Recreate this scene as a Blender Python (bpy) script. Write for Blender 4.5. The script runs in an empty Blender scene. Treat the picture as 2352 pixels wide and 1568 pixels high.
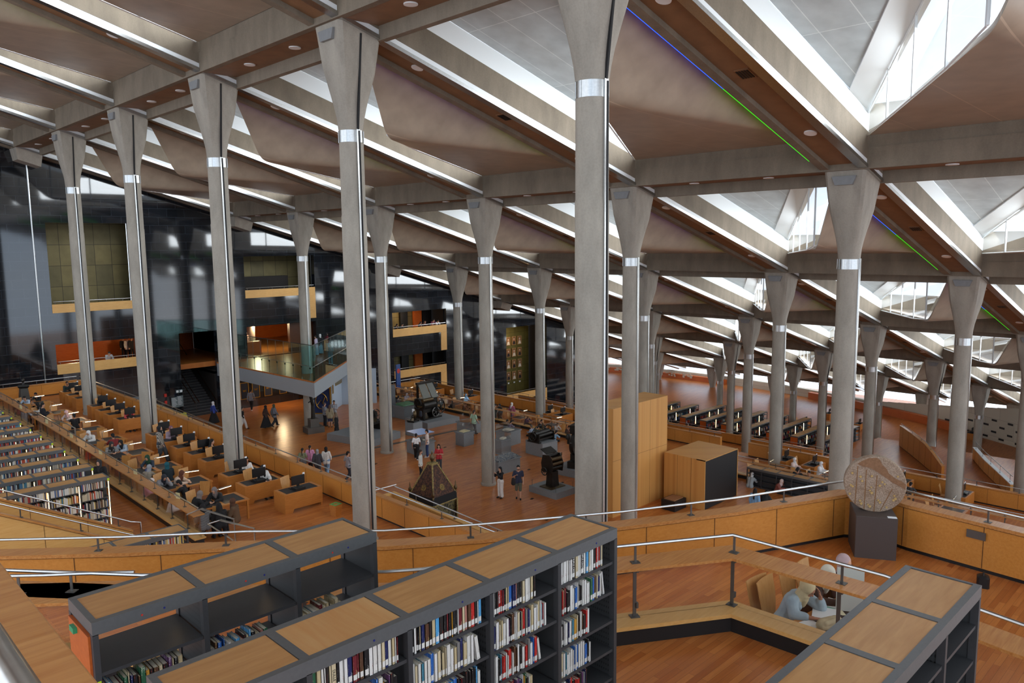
import bpy, bmesh, math, random
from mathutils import Vector, Matrix
random.seed(7)
WORLD, DAY, EXPO = 2.4, 520.0, -0.12
SC = bpy.context.scene
COL = SC.collection
PI = math.pi
# ---------------------------------------------------------------- camera
CF = 1763.75
CC = Vector((-13.5873, -49.5922, 13.1415))
RR = Vector((0.71159974, -0.70250549, -0.01057602))
RD = Vector((-0.09492336, -0.08121542, -0.99216612))
RF = Vector((0.69614321, 0.70702906, -0.12447705))
cd = bpy.data.cameras.new('camera'); cam = bpy.data.objects.new('camera', cd); COL.objects.link(cam)
M = Matrix((RR, -RD, -RF)).transposed().to_4x4(); M.translation = CC
cam.matrix_world = M
cd.sensor_width = 36.0; cd.lens = CF / 2352 * 36.0; cd.clip_start = 0.05; cd.clip_end = 400
SC.camera = cam

def ray(x, y):
    return RR * ((x - 1176) / CF) + RD * ((y - 784) / CF) + RF
def at(x, y, z):            # where a line of sight meets the level z
    d = ray(x, y); return CC + d * ((z - CC.z) / d.z)
def atY(x, y, Y):
    d = ray(x, y); return CC + d * ((Y - CC.y) / d.y)
def atX(x, y, X):
    d = ray(x, y); return CC + d * ((X - CC.x) / d.x)
def atV(x, y, X0, Y0):      # height of a line of sight over a known place
    d = ray(x, y); t = ((X0 - CC.x) * d.x + (Y0 - CC.y) * d.y) / (d.x ** 2 + d.y ** 2); return CC + d * t

# ---------------------------------------------------------------- mesh builder
class MB:
    def __init__(s): s.v = []; s.f = []; s.m = []
    def face(s, pts, mi=0):
        b = len(s.v); s.v += [tuple(p) for p in pts]; s.f.append(tuple(range(b, b + len(pts)))); s.m.append(mi)
    def raw(s, vs, fs, mi=0):
        b = len(s.v); s.v += [tuple(p) for p in vs]
        for f in fs: s.f.append(tuple(i + b for i in f)); s.m.append(mi)
    def box(s, x0, x1, y0, y1, z0, z1, mi=0):
        v = [(x, y, z) for x in (x0, x1) for y in (y0, y1) for z in (z0, z1)]
        s.raw(v, [(0, 1, 3, 2), (4, 6, 7, 5), (0, 4, 5, 1), (2, 3, 7, 6), (0, 2, 6, 4), (1, 5, 7, 3)], mi)
    def obox(s, c, sz, rz=0, mi=0, mat=None):
        m = mat if mat is not None else Matrix.Rotation(rz, 3, 'Z')
        v = [Vector(c) + m @ Vector((x * sz[0] / 2, y * sz[1] / 2, z * sz[2] / 2)) for x in (-1, 1) for y in (-1, 1) for z in (-1, 1)]
        s.raw(v, [(0, 1, 3, 2), (4, 6, 7, 5), (0, 4, 5, 1), (2, 3, 7, 6), (0, 2, 6, 4), (1, 5, 7, 3)], mi)
    def bbox(s, x0, x1, y0, y1, z0, z1, b=.01, mi=0):   # box with chamfered vertical and top edges
        a = [(x0 + b, y0), (x1 - b, y0), (x1, y0 + b), (x1, y1 - b), (x1 - b, y1), (x0 + b, y1), (x0, y1 - b), (x0, y0 + b)]
        c = [(x0 + 2 * b, y0 + b), (x1 - 2 * b, y0 + b), (x1 - b, y0 + 2 * b), (x1 - b, y1 - 2 * b), (x1 - 2 * b, y1 - b), (x0 + 2 * b, y1 - b), (x0 + b, y1 - 2 * b), (x0 + b, y0 + 2 * b)]
        v = [(p[0], p[1], z0) for p in a] + [(p[0], p[1], z1 - b) for p in a] + [(p[0], p[1], z1) for p in c]
        f = [tuple(range(7, -1, -1)), tuple(range(16, 24))]
        for k in range(8):
            n = (k + 1) % 8
            f += [(k, n, 8 + n, 8 + k), (8 + k, 8 + n, 16 + n, 16 + k)]
        s.raw(v, f, mi)
    def prism(s, poly, z0, z1, mi=0):
        n = len(poly)
        z0 = z0 if isinstance(z0, (list, tuple)) else [z0] * n
        z1 = z1 if isinstance(z1, (list, tuple)) else [z1] * n
        v = [(p[0], p[1], z0[i]) for i, p in enumerate(poly)] + [(p[0], p[1], z1[i]) for i, p in enumerate(poly)]
        f = [tuple(range(n - 1, -1, -1)), tuple(range(n, 2 * n))] + [(k, (k + 1) % n, n + (k + 1) % n, n + k) for k in range(n)]
        s.raw(v, f, mi)
    def tube(s, pts, r, n=8, mi=0, cap=True):
        pts = [Vector(p) for p in pts]; rs = r if isinstance(r, (list, tuple)) else [r] * len(pts)
        b = len(s.v); up = None; rings = []
        for i, p in enumerate(pts):
            d = (pts[min(i + 1, len(pts) - 1)] - pts[max(i - 1, 0)])
            if d.length < 1e-9: d = Vector((0, 0, 1))
            d.normalize()
            if up is None: up = Vector((0, 0, 1)) if abs(d.z) < .9 else Vector((1, 0, 0))
            a = d.cross(up); 
            if a.length < 1e-6: a = d.cross(Vector((1, 0, 0)))
            a.normalize(); c = a.cross(d)
            k = 1.0
            if 0 < i < len(pts) - 1:
                d1 = (pts[i] - pts[i - 1]).normalized(); cs = max(.3, d1.dot(d)); k = 1 / cs
            s.v += [tuple(p + (a * math.cos(t) * k + c * math.sin(t)) * rs[i]) for t in [2 * PI * q / n for q in range(n)]]
        for i in range(len(pts) - 1):
            for q in range(n):
                s.f.append((b + i * n + q, b + i * n + (q + 1) % n, b + (i + 1) * n + (q + 1) % n, b + (i + 1) * n + q)); s.m.append(mi)
        if cap:
            s.f.append(tuple(b + q for q in range(n - 1, -1, -1))); s.m.append(mi)
            s.f.append(tuple(b + (len(pts) - 1) * n + q for q in range(n))); s.m.append(mi)
    def lathe(s, prof, c=(0, 0, 0), n=24, mi=0, ax=None):
        m = Matrix.Identity(3) if ax is None else Vector((0, 0, 1)).rotation_difference(Vector(ax)).to_matrix()
        b = len(s.v); c = Vector(c)
        for r, z in prof:
            s.v += [tuple(c + m @ Vector((r * math.cos(2 * PI * q / n), r * math.sin(2 * PI * q / n), z))) for q in range(n)]
        for i in range(len(prof) - 1):
            for q in range(n):
                s.f.append((b + i * n + q, b + i * n + (q + 1) % n, b + (i + 1) * n + (q + 1) % n, b + (i + 1) * n + q)); s.m.append(mi)
        s.f.append(tuple(b + q for q in range(n - 1, -1, -1))); s.m.append(mi)
        s.f.append(tuple(b + (len(prof) - 1) * n + q for q in range(n))); s.m.append(mi)
    def ball(s, c, r, n=10, mi=0):
        rx, ry, rz = r if isinstance(r, (list, tuple)) else (r, r, r); k = max(4, n // 2); b = len(s.v)
        for i in range(k + 1):
            t = PI * i / k
            for q in range(n):
                p = 2 * PI * q / n; s.v.append((c[0] + rx * math.sin(t) * math.cos(p), c[1] + ry * math.sin(t) * math.sin(p), c[2] - rz * math.cos(t)))
        for i in range(k):
            for q in range(n):
                s.f.append((b + i * n + q, b + i * n + (q + 1) % n, b + (i + 1) * n + (q + 1) % n, b + (i + 1) * n + q)); s.m.append(mi)
    def sweep(s, path, prof, mi=0, closed=False):   # profile (u sideways, w up) swept along a level or sloped polyline, mitred
        path = [Vector(p) for p in path]; n = len(path); b = len(s.v); k = len(prof)
        for i, p in enumerate(path):
            d0 = (p - path[i - 1]) if i > 0 else (path[1] - p); d1 = (path[i + 1] - p) if i < n - 1 else (p - path[i - 1])
            d0 = Vector((d0.x, d0.y)).normalized(); d1 = Vector((d1.x, d1.y)).normalized()
            n0 = Vector((-d0.y, d0.x)); n1 = Vector((-d1.y, d1.x)); nn = (n0 + n1)
            nn = nn.normalized() if nn.length > 1e-6 else n0
            kk = 1 / max(.35, nn.dot(n0))
            for u, w in prof: s.v.append((p.x + nn.x * u * kk, p.y + nn.y * u * kk, p.z + w))
        for i in range(n - 1):
            for q in range(k):
                s.f.append((b + i * k + q, b + i * k + (q + 1) % k, b + (i + 1) * k + (q + 1) % k, b + (i + 1) * k + q)); s.m.append(mi)
        s.f.append(tuple(b + q for q in range(k - 1, -1, -1))); s.m.append(mi)
        s.f.append(tuple(b + (n - 1) * k + q for q in range(k))); s.m.append(mi)
    def mesh(s, name, mats, smooth=False):
        me = bpy.data.meshes.new(name); me.from_pydata(s.v, [], s.f)
        for m in (mats if isinstance(mats, (list, tuple)) else [mats]): me.materials.append(m)
        me.polygons.foreach_set('material_index', s.m)
        bm = bmesh.new(); bm.from_mesh(me); bmesh.ops.remove_doubles(bm, verts=bm.verts, dist=1e-5); bmesh.ops.recalc_face_normals(bm, faces=bm.faces); bm.to_mesh(me); bm.free()
        if smooth:
            me.polygons.foreach_set('use_smooth', [True] * len(me.polygons))
            try: me.set_sharp_from_angle(angle=math.radians(40))
            except Exception: pass
        me.update(); return me
    def build(s, name, mats, parent=None, smooth=False, loc=None, rz=0):
        o = bpy.data.objects.new(name, s.mesh(name, mats, smooth)); COL.objects.link(o)
        if parent is not None: o.parent = parent
        if loc is not None: o.location = loc
        if rz: o.rotation_euler = (0, 0, rz)
        return o

def tag(o, label, cat, group=None, kind=None):
    o['label'] = label; o['category'] = cat
    if group: o['group'] = group
    if kind: o['kind'] = kind
    return o
def struct(o, label=None):
    o['kind'] = 'structure'
    if label: o['label'] = label
    return o
def empty(name, loc, rz=0, label=None, cat=None, group=None):
    o = bpy.data.objects.new(name, None); COL.objects.link(o); o.location = loc; o.rotation_euler = (0, 0, rz); o.empty_display_size = .1
    if label: tag(o, label, cat, group)
    return o
def dup(o, loc=None, rz=None, label=None, group=None, scale=None):
    def cp(a, par):
        c = a.copy(); COL.objects.link(c); c.parent = par
        for ch in a.children: cp(ch, c)
        return c
    c = cp(o, None)
    if loc is not None: c.location = loc
    if rz is not None: c.rotation_euler = (0, 0, rz)
    if scale is not None: c.scale = scale if isinstance(scale, (list, tuple)) else (scale,) * 3
    if label: c['label'] = label
    if group: c['group'] = group
    return c
ORD = ['first', 'second', 'third', 'fourth', 'fifth', 'sixth', 'seventh', 'eighth', 'ninth', 'tenth', 'eleventh', 'twelfth', 'thirteenth', 'fourteenth', 'fifteenth', 'sixteenth', 'seventeenth', 'eighteenth', 'nineteenth', 'twentieth', 'twenty-first', 'twenty-second', 'twenty-third', 'twenty-fourth', 'twenty-fifth', 'twenty-sixth', 'twenty-seventh', 'twenty-eighth']

# ---------------------------------------------------------------- materials
def lin(c):
    return tuple((x / 12.92 if x <= .04045 else ((x + .055) / 1.055) ** 2.4) for x in [v / 255 for v in c]) + (1,)
def newmat(name):
    m = bpy.data.materials.new(name); m.use_nodes = True
    nt = m.node_tree; nt.nodes.clear()
    out = nt.nodes.new('ShaderNodeOutputMaterial'); b = nt.nodes.new('ShaderNodeBsdfPrincipled')
    nt.links.new(b.outputs[0], out.inputs[0]); return m, nt, b, out
def N(nt, t, **kw):
    n = nt.nodes.new('ShaderNode' + t)
    for k, v in kw.items():
        if k in n.inputs: n.inputs[k].default_value = v
        else: setattr(n, k, v)
    return n
def coords(nt, sc=(1, 1, 1), rot=(0, 0, 0), kind='Object'):
    tc = N(nt, 'TexCoord'); mp = N(nt, 'Mapping'); mp.inputs['Scale'].default_value = sc; mp.inputs['Rotation'].default_value = rot
    nt.links.new(tc.outputs[kind], mp.inputs[0]); return mp.outputs[0]
def mixc(nt, fac, a, b, mode='MIX'):
    n = N(nt, 'Mix', data_type='RGBA', blend_type=mode)
    for s, v in ((0, fac), (6, a), (7, b)):
        if isinstance(v, (int, float)): n.inputs[s].default_value = v
        elif isinstance(v, tuple): n.inputs[s].default_value = v
        else: nt.links.new(v, n.inputs[s])
    return n.outputs[2]
def ramp(nt, fac, stops):
    r = N(nt, 'ValToRGB'); e = r.color_ramp.elements
    while len(e) < len(stops): e.new(.5)
    for i, (p, c) in enumerate(stops): e[i].position = p; e[i].color = c
    nt.links.new(fac, r.inputs[0]); return r.outputs[0]
def plain(name, c, rough=.6, metal=0., noise=.0, nsc=6, spec=.5):
    m, nt, b, o = newmat(name); col = lin(c)
    b.inputs['Roughness'].default_value = rough; b.inputs['Metallic'].default_value = metal; b.inputs['Specular IOR Level'].default_value = spec
    if noise:
        v = coords(nt); n = N(nt, 'TexNoise', Scale=nsc, Detail=4.0); nt.links.new(v, n.inputs['Vector'])
        d = tuple(x * (1 - noise) for x in col[:3]) + (1,); u = tuple(min(1, x * (1 + noise)) for x in col[:3]) + (1,)
        nt.links.new(ramp(nt, n.outputs[0], [(.3, d), (.7, u)]), b.inputs['Base Color'])
    else:
        n = N(nt, 'RGB'); n.outputs[0].default_value = col; nt.links.new(n.outputs[0], b.inputs['Base Color'])
    return m
def emit(name, c, st):
    m = bpy.data.materials.new(name); m.use_nodes = True; nt = m.node_tree; nt.nodes.clear()
    o = nt.nodes.new('ShaderNodeOutputMaterial'); e = N(nt, 'Emission', Strength=st); e.inputs[0].default_value = lin(c); nt.links.new(e.outputs[0], o.inputs[0])
    try: m.cycles.emission_sampling = 'NONE'
    except Exception: pass
    return m
def wood(name, c1, c2, rough=.35, sc=(1.5, 12, 12), joint=None, spec=.4):
    m, nt, b, o = newmat(name)
    v = coords(nt, sc); n = N(nt, 'TexNoise', Scale=2.0, Detail=6.0, Distortion=.6); nt.links.new(v, n.inputs['Vector'])
    c = ramp(nt, n.outputs[0], [(.3, lin(c1)), (.7, lin(c2))])
    v2 = coords(nt, (.35, .35, .35)); n2 = N(nt, 'TexNoise', Scale=2.2, Detail=2.0); nt.links.new(v2, n2.inputs['Vector'])
    c = mixc(nt, .25, c, ramp(nt, n2.outputs[0], [(.3, (.45, .45, .45, 1)), (.7, (1, 1, 1, 1))]), 'MULTIPLY')
    nt.links.new(c, b.inputs['Base Color']); b.inputs['Roughness'].default_value = rough; b.inputs['Specular IOR Level'].default_value = spec
    return m
def planks(name, c1, c2, c3, rough=.3, sc=1.0, bw=1.0, bh=.09, rot=0):
    m, nt, b, o = newmat(name)
    v = coords(nt, (sc, sc, sc), (0, 0, rot))
    br = N(nt, 'TexBrick', Scale=1.0); br.offset = .37; br.inputs['Mortar Size'].default_value = .0015; br.inputs['Brick Width'].default_value = bw; br.inputs['Row Height'].default_value = bh; br.inputs['Bias'].default_value = 0
    br.inputs['Color1'].default_value = lin(c1); br.inputs['Color2'].default_value = lin(c2); br.inputs['Mortar'].default_value = lin(c3); nt.links.new(v, br.inputs['Vector'])
    n = N(nt, 'TexNoise', Scale=1.0, Detail=5.0); v2 = coords(nt, (2 * sc, 30 * sc, 1), (0, 0, rot)); nt.links.new(v2, n.inputs['Vector'])
    c = mixc(nt, .45, br.outputs[0], ramp(nt, n.outputs[0], [(.25, (.5, .45, .4, 1)), (.75, (1, 1, 1, 1))]), 'MULTIPLY')
    nt.links.new(c, b.inputs['Base Color']); b.inputs['Roughness'].default_value = rough; b.inputs['Specular IOR Level'].default_value = .4
    return m
def tiles(name, c1, c2, c3, w, h, rough, ax='XZ', spec=.5, mortar=.01, metal=0, off=.5):
    m, nt, b, o = newmat(name)
    rot = {'XZ': (PI / 2, 0, 0), 'XY': (0, 0, 0), 'YZ': (PI / 2, 0, PI / 2)}[ax]
    tc = N(nt, 'TexCoord'); sp = N(nt, 'SeparateXYZ'); cb = N(nt, 'CombineXYZ'); nt.links.new(tc.outputs['Object'], sp.inputs[0])
    a, bb = {'XZ': (0, 2), 'XY': (0, 1), 'YZ': (1, 2)}[ax]
    nt.links.new(sp.outputs[a], cb.inputs[0]); nt.links.new(sp.outputs[bb], cb.inputs[1])
    br = N(nt, 'TexBrick', Scale=1.0); br.offset = off; br.inputs['Mortar Size'].default_value = mortar; br.inputs['Brick Width'].default_value = w; br.inputs['Row Height'].default_value = h
    br.inputs['Color1'].default_value = lin(c1); br.inputs['Color2'].default_value = lin(c2); br.inputs['Mortar'].default_value = lin(c3); br.inputs['Mortar Smooth'].default_value = .3
    nt.links.new(cb.outputs[0], br.inputs['Vector'])
    n = N(nt, 'TexNoise', Scale=1.5, Detail=6.0); nt.links.new(tc.outputs['Object'], n.inputs['Vector'])
    c = mixc(nt, .5, br.outputs[0], ramp(nt, n.outputs[0], [(.3, (.55, .55, .55, 1)), (.7, (1, 1, 1, 1))]), 'MULTIPLY')
    nt.links.new(c, b.inputs['Base Color']); b.inputs['Roughness'].default_value = rough; b.inputs['Specular IOR Level'].default_value = spec; b.inputs['Metallic'].default_value = metal
    return m
def glass(name, tint=(1, 1, 1, 1), refl=.08):
    m = bpy.data.materials.new(name); m.use_nodes = True; nt = m.node_tree; nt.nodes.clear()
    o = nt.nodes.new('ShaderNodeOutputMaterial'); t = N(nt, 'BsdfTransparent'); t.inputs[0].default_value = tint; g = N(nt, 'BsdfGlossy', Roughness=.02)
    fr = N(nt, 'LayerWeight', Blend=.25); mx = N(nt, 'MixShader'); mt = N(nt, 'Math', operation='MULTIPLY_ADD'); mt.inputs[1].default_value = .5; mt.inputs[2].default_value = refl * .4
    nt.links.new(fr.outputs['Fresnel'], mt.inputs[0]); nt.links.new(mt.outputs[0], mx.inputs[0]); nt.links.new(t.outputs[0], mx.inputs[1]); nt.links.new(g.outputs[0], mx.inputs[2]); nt.links.new(mx.outputs[0], o.inputs[0])
    return m
def concrete(name, c, var=.22, rough=.75):
    m, nt, b, o = newmat(name); col = lin(c)
    v = coords(nt, (1, 1, .35)); n = N(nt, 'TexNoise', Scale=1.6, Detail=8.0, Roughness=.62); nt.links.new(v, n.inputs['Vector'])
    d = tuple(x * (1 - var) for x in col[:3]) + (1,); u = tuple(x * (1 + var) for x in col[:3]) + (1,)
    c1 = ramp(nt, n.outputs[0], [(.28, d), (.72, u)])
    n2 = N(nt, 'TexNoise', Scale=22.0, Detail=3.0); nt.links.new(coords(nt), n2.inputs['Vector'])
    c2 = mixc(nt, .3, c1, ramp(nt, n2.outputs[0], [(.3, (.7, .7, .7, 1)), (.6, (1, 1, 1, 1))]), 'MULTIPLY')
    nt.links.new(c2, b.inputs['Base Color']); b.inputs['Roughness'].default_value = rough; b.inputs['Specular IOR Level'].default_value = .3
    return m

m_conc = concrete('column_concrete', (158, 151, 139))
m_beam = concrete('beam_concrete', (124, 113, 98))
m_steel = plain('brushed_steel', (190, 190, 188), .28, 1.0, .08, 20)
m_steeld = plain('dark_steel', (110, 108, 105), .4, .9)
m_chrome = plain('polished_steel', (225, 225, 225), .12, 1.0)
m_black = plain('black_paint', (18, 18, 19), .5)
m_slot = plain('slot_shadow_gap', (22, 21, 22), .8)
m_soffit = plain('brown_soffit', (128, 96, 68), .55, 0, .15, 2)
m_white = plain('white_paint', (235, 240, 242), .5)
m_tan = tiles('tan_ceiling_metal', (178, 163, 144), (171, 156, 138), (204, 186, 164), 40, 2.35, .33, 'XY', .6, .02)
m_raised = tiles('pale_ceiling_metal', (196, 204, 206), (188, 196, 199), (226, 232, 232), 4.2, 1.3, .35, 'XY', .5, .018, 0, 0)
m_glass = glass('clear_glass')
m_glassg = glass('green_glass', (.78, .93, .92, 1), .16)
m_granite = tiles('black_granite', (30, 33, 38), (22, 25, 29), (52, 57, 64), 1.3, .62, .06, 'XZ', 1.0, .012)
m_floor = planks('oak_strip_floor', (206, 130, 66), (176, 98, 44), (116, 64, 28), .28, 1.0, .9, .085)
m_floord = planks('oak_strip_floor_far', (200, 122, 60), (176, 98, 44), (126, 70, 32), .32, 1.0, .9, .085)
m_maple = wood('maple_panel', (196, 128, 56), (208, 142, 68), .3)
m_maplel = wood('pale_maple_panel', (214, 162, 92), (224, 176, 108), .35)
m_oak = wood('oak_board', (176, 112, 56), (204, 146, 84), .3, (1.2, 18, 18))
m_desk = wood('desk_veneer', (178, 110, 48), (196, 128, 62), .35)
m_joint = plain('panel_joint', (70, 42, 18), .8)
m_grey = plain('grey_plinth', (128, 130, 131), .55, 0, .06, 8)
m_bronze = tiles('bronze_panel', (126, 114, 74), (104, 96, 66), (62, 56, 40), 1.15, 1.5, .5, 'XZ', .4, .02, .35, 0)
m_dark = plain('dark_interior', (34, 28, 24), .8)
m_orange = wood('orange_wood', (190, 92, 34), (206, 108, 46), .4)

# ---------------------------------------------------------------- roof
BX, BY = 14.4, 9.6
SL = .2888
zb = lambda X: 19.55 - SL * X
XA, XB = -26.0, 93.0
def slab_x(mb, y0, y1, o0, o1, xa, xb, mi=0):     # member running down the slope, offsets from the beam underside
    v = []
    for x in (xa, xb):
        for y in (y0, y1):
            for o in (o0, o1): v.append((x, y, zb(x) + o))
    mb.raw(v, [(0, 1, 3, 2), (4, 6, 7, 5), (0, 4, 5, 1), (2, 3, 7, 6), (0, 2, 6, 4), (1, 5, 7, 3)], mi)
JL = list(range(-4, 7))
for j in JL:
    y = -BY * j; xa = XA if j >= -1 else 52
    mb = MB()
    slab_x(mb, y + .5, y + .8, 0, .95, xa, XB, 0)          # far rib
    slab_x(mb, y - .8, y - .45, .27, 1.15, xa, XB, 0)      # near rib
    slab_x(mb, y - .5, y + .55, .16, .3, xa, XB, 1)        # soffit between
    slab_x(mb, y - .83, y - .5, -.02, .1, xa, XB, 2)       # steel channel along the near lip
    slab_x(mb, y - .79, y - .5, .1, .27, xa, XB, 3)        # white band: the flashing's skylight reflection put into the paint
    o = struct(mb.build('roof_beam', [m_beam, m_soffit, m_steel, m_white]))
for r in range(-2, 7):
    x = BX * r
    mb = MB()
    y1 = 9.6 if r < 4 else 38
    for dx in (-.72, .72):
        z = zb(x) ; mb.box(x + dx - .12, x + dx + .12, -60, y1, z - dx * SL - .02, z + .9)
    mb.box(x - .62, x + .62, -60, y1, zb(x) + .2, zb(x) + .32, 1)
    mb.box(x - .8, x + .8, -60, y1, zb(x) + .85, zb(x) + 2.3)
    struct(mb.build('cross_beam', [m_beam, m_soffit]))

def bay(r, j, protos={}):
    """one roof bay between beam j (far side) and j+1 (near side), from row r down to row r+1; local origin at the grid point (r, j)"""
    if not protos:
        S = lambda x, y, o: (x, y, -SL * x + o)           # offset from local beam underside plane
        zr = -SL * BX                                      # beam underside at next row
        # raised pale panel (triangle along the far beam), with thickness above
        C0 = (13.62, -.82); D0 = (.8, -BY + .85)
        mb = MB(); up = 1.85
        a, b, c = S(.78, -.8, up), S(13.62, -.8, up), S(.78, D0[1], up)
        mb.prism([a[:2], c[:2], b[:2]], [a[2], c[2], b[2]], [a[2] + .15, c[2] + .15, b[2] + .15])
        protos['raised'] = mb.mesh('ceiling_pale', [m_raised])
        mb = MB()                                          # white fascia above the far beam and at the upper end
        mb.raw([S(.78, -.79, 1.1), S(13.62, -.79, 1.1), S(13.62, -.79, up), S(.78, -.79, up), S(.78, -.72, 1.1), S(13.62, -.72, 1.1), S(13.62, -.72, up), S(.78, -.72, up)],
               [(0, 1, 2, 3), (4, 7, 6, 5), (0, 4, 5, 1), (3, 2, 6, 7), (0, 3, 7, 4), (1, 5, 6, 2)])
        # white soffit band along the glazing
        d = Vector((C0[0] - D0[0], C0[1] - D0[1])).normalized(); n = Vector((-d.y, d.x))
        q = [Vector(C0) + n * .02, Vector(D0) + n * .02, Vector(D0) + n * .95 + d * .75, Vector(C0) + n * .95 - d * 1.2]
        mb.prism([(p.x, p.y) for p in q], [-SL * p.x + up - .05 for p in q], [-SL * p.x + up for p in q])
        protos['fascia'] = mb.mesh('ceiling_trim', [m_white])
        # tan panel: level soffit, rounded fold, steep face up to the near beam
        zt = lambda x: zr + 1.28 + .035 * (13.5 - x)
        Cc = Vector((13.55, -.82, zt(13.55))); Bb = Vector((13.55, -BY + .8, zr + 1.28)); F = Vector((3.2, -7.0, zt(3.2)))
        A = Vector((.85, -BY + .8, -SL * .85 + .9)); B2 = Vector((13.55, -BY + .8, -SL * 13.55 + .9))
        Bf = Vector((12.6, -BY + .82, zt(12.6)))
        mb = MB(); rows = []
        ns, nr = 14, 9
        for i in range(ns + 1):
            t = i / ns
            f = F.lerp(Bf, t); top = A.lerp(B2, t); low = Cc.lerp(Bb, t)
            u = (low - f); w = (top - f)
            rad = .55 * (1 - t) ** .7 + .03
            lu, lw = u.length, w.length
            rr = min(rad, lu * .45, lw * .45)
            p0 = f + u.normalized() * rr; p1 = f + w.normalized() * rr if lw > 1e-6 else f
            row = [low] + [low.lerp(p0, k / 4) for k in range(1, 4)]
            for k in range(nr + 1):
                s = k / nr; row.append(p0 * (1 - s) ** 2 + f * 2 * s * (1 - s) + p1 * s * s)
            row += [p1.lerp(top, k / 3) for k in range(1, 3)] + [top]
            rows.append(row)
        k = len(rows[0]); th = Vector((0, 0, .14)); b = 0
        vs = [p for row in rows for p in row] + [p + th for row in rows for p in row]; fs = []; H = len(rows) * k
        for i in range(ns):
            for q in range(k - 1):
                a0 = i * k + q; fs.append((a0, a0 + 1, a0 + k + 1, a0 + k)); fs.append((H + a0, H + a0 + k, H + a0 + k + 1, H + a0 + 1))
        for q in range(k - 1): fs.append((q, H + q, H + q + 1, q + 1))
        for i in range(ns):
            fs.append((i * k, (i + 1) * k, H + (i + 1) * k, H + i * k)); e = k - 1; fs.append((i * k + e, H + i * k + e, H + (i + 1) * k + e, (i + 1) * k + e))
        mb.raw(vs, fs)
        protos['tan'] = mb.mesh('ceiling_tan', [m_tan], True)
        # glazing along the fold, with mullions
        edge = [Cc] + [Cc.lerp(F, k / 4) for k in (1, 2, 3)] + [F + Vector((.25, .18, .12))]
        gl = MB(); mu = MB(); off = Vector((n.x, n.y, 0)) * .06
        for k in range(4):
            p, q = edge[k] + off, edge[k + 1] + off
            gl.face([p, q, (q.x, q.y, -SL * q.x + up), (p.x, p.y, -SL * p.x + up)])
        pe = A + off
        q = edge[4] + off; gl.face([q, pe, (pe.x, pe.y, -SL * pe.x + up), (q.x, q.y, -SL * q.x + up)])
        for e in edge[1:]:
            p = e + off; mu.obox((p.x, p.y, (p.z + (-SL * p.x + up)) / 2), (.09, .06, (-SL * p.x + up) - p.z), math.atan2(d.y, d.x))
        for k in range(4):
            p, q = edge[k] + off, edge[k + 1] + off; mu.tube([p, q], .03, 4); mu.tube([(p.x, p.y, -SL * p.x + up - .1), (q.x, q.y, -SL * q.x + up - .1)], .03, 4)
        protos['glass'] = gl.mesh('window_glazing', [m_glass]); protos['mull'] = mu.mesh('window_mullions', [m_white])
        protos['edge'] = edge; protos['n'] = n
    return protos
LIGHTS = []
PR = None
for j in range(-4, 6):
    for r in range(-2, 6):
        if j < -1 and r < 4: continue
        PR = bay(0, 0)
        base = Vector((BX * r, -BY * j, zb(BX * r)))
        for key, nm in (('raised', 'ceiling_panel'), ('fascia', 'trim_fascia'), ('tan', 'ceiling_soffit')):
            o = bpy.data.objects.new(nm, PR[key]); COL.objects.link(o); o.location = base; struct(o)
        w = bpy.data.objects.new('window_skylight', PR['glass']); COL.objects.link(w); w.location = base; struct(w)
        f = bpy.data.objects.new('window_frame', PR['mull']); COL.objects.link(f); f.parent = w
        LIGHTS.append((r, j, base))
# ---------------------------------------------------------------- daylight
w = bpy.data.worlds.new('sky'); SC.world = w; w.use_nodes = True
wn = w.node_tree; wn.nodes.clear(); wo = wn.nodes.new('ShaderNodeOutputWorld'); wb = N(wn, 'Background', Strength=WORLD)
tc = N(wn, 'TexCoord'); nz = N(wn, 'TexNoise', Scale=3.0, Detail=4.0); wn.links.new(tc.outputs['Generated'], nz.inputs['Vector'])
wn.links.new(ramp(wn, nz.outputs[0], [(.35, lin((205, 226, 250))), (.65, lin((246, 250, 255)))]), wb.inputs[0]); wn.links.new(wb.outputs[0], wo.inputs[0])
ld = bpy.data.lights.new('daylight', 'AREA'); ld.shape = 'RECTANGLE'; ld.size = 11.0; ld.size_y = 1.3; ld.energy = DAY; ld.color = (.88, .95, 1.0)
n = PR['n']; e = PR['edge']
for r, j, base in LIGHTS:
    o = bpy.data.objects.new('daylight', ld); COL.objects.link(o)
    c = base + (e[0] + e[3]) / 2 - Vector((n.x, n.y, 0)) * .25 + Vector((-.3, -.2, 1.15))
    ax = (e[3] - e[0]).normalized(); zdir = Vector((-n.x, -n.y, .55)).normalized()   # light shines along -Z
    zdir = (zdir - ax * zdir.dot(ax)).normalized(); ay = zdir.cross(ax)
    mm = Matrix((ax, ay, zdir)).transposed().to_4x4(); mm.translation = c; o.matrix_world = mm

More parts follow.
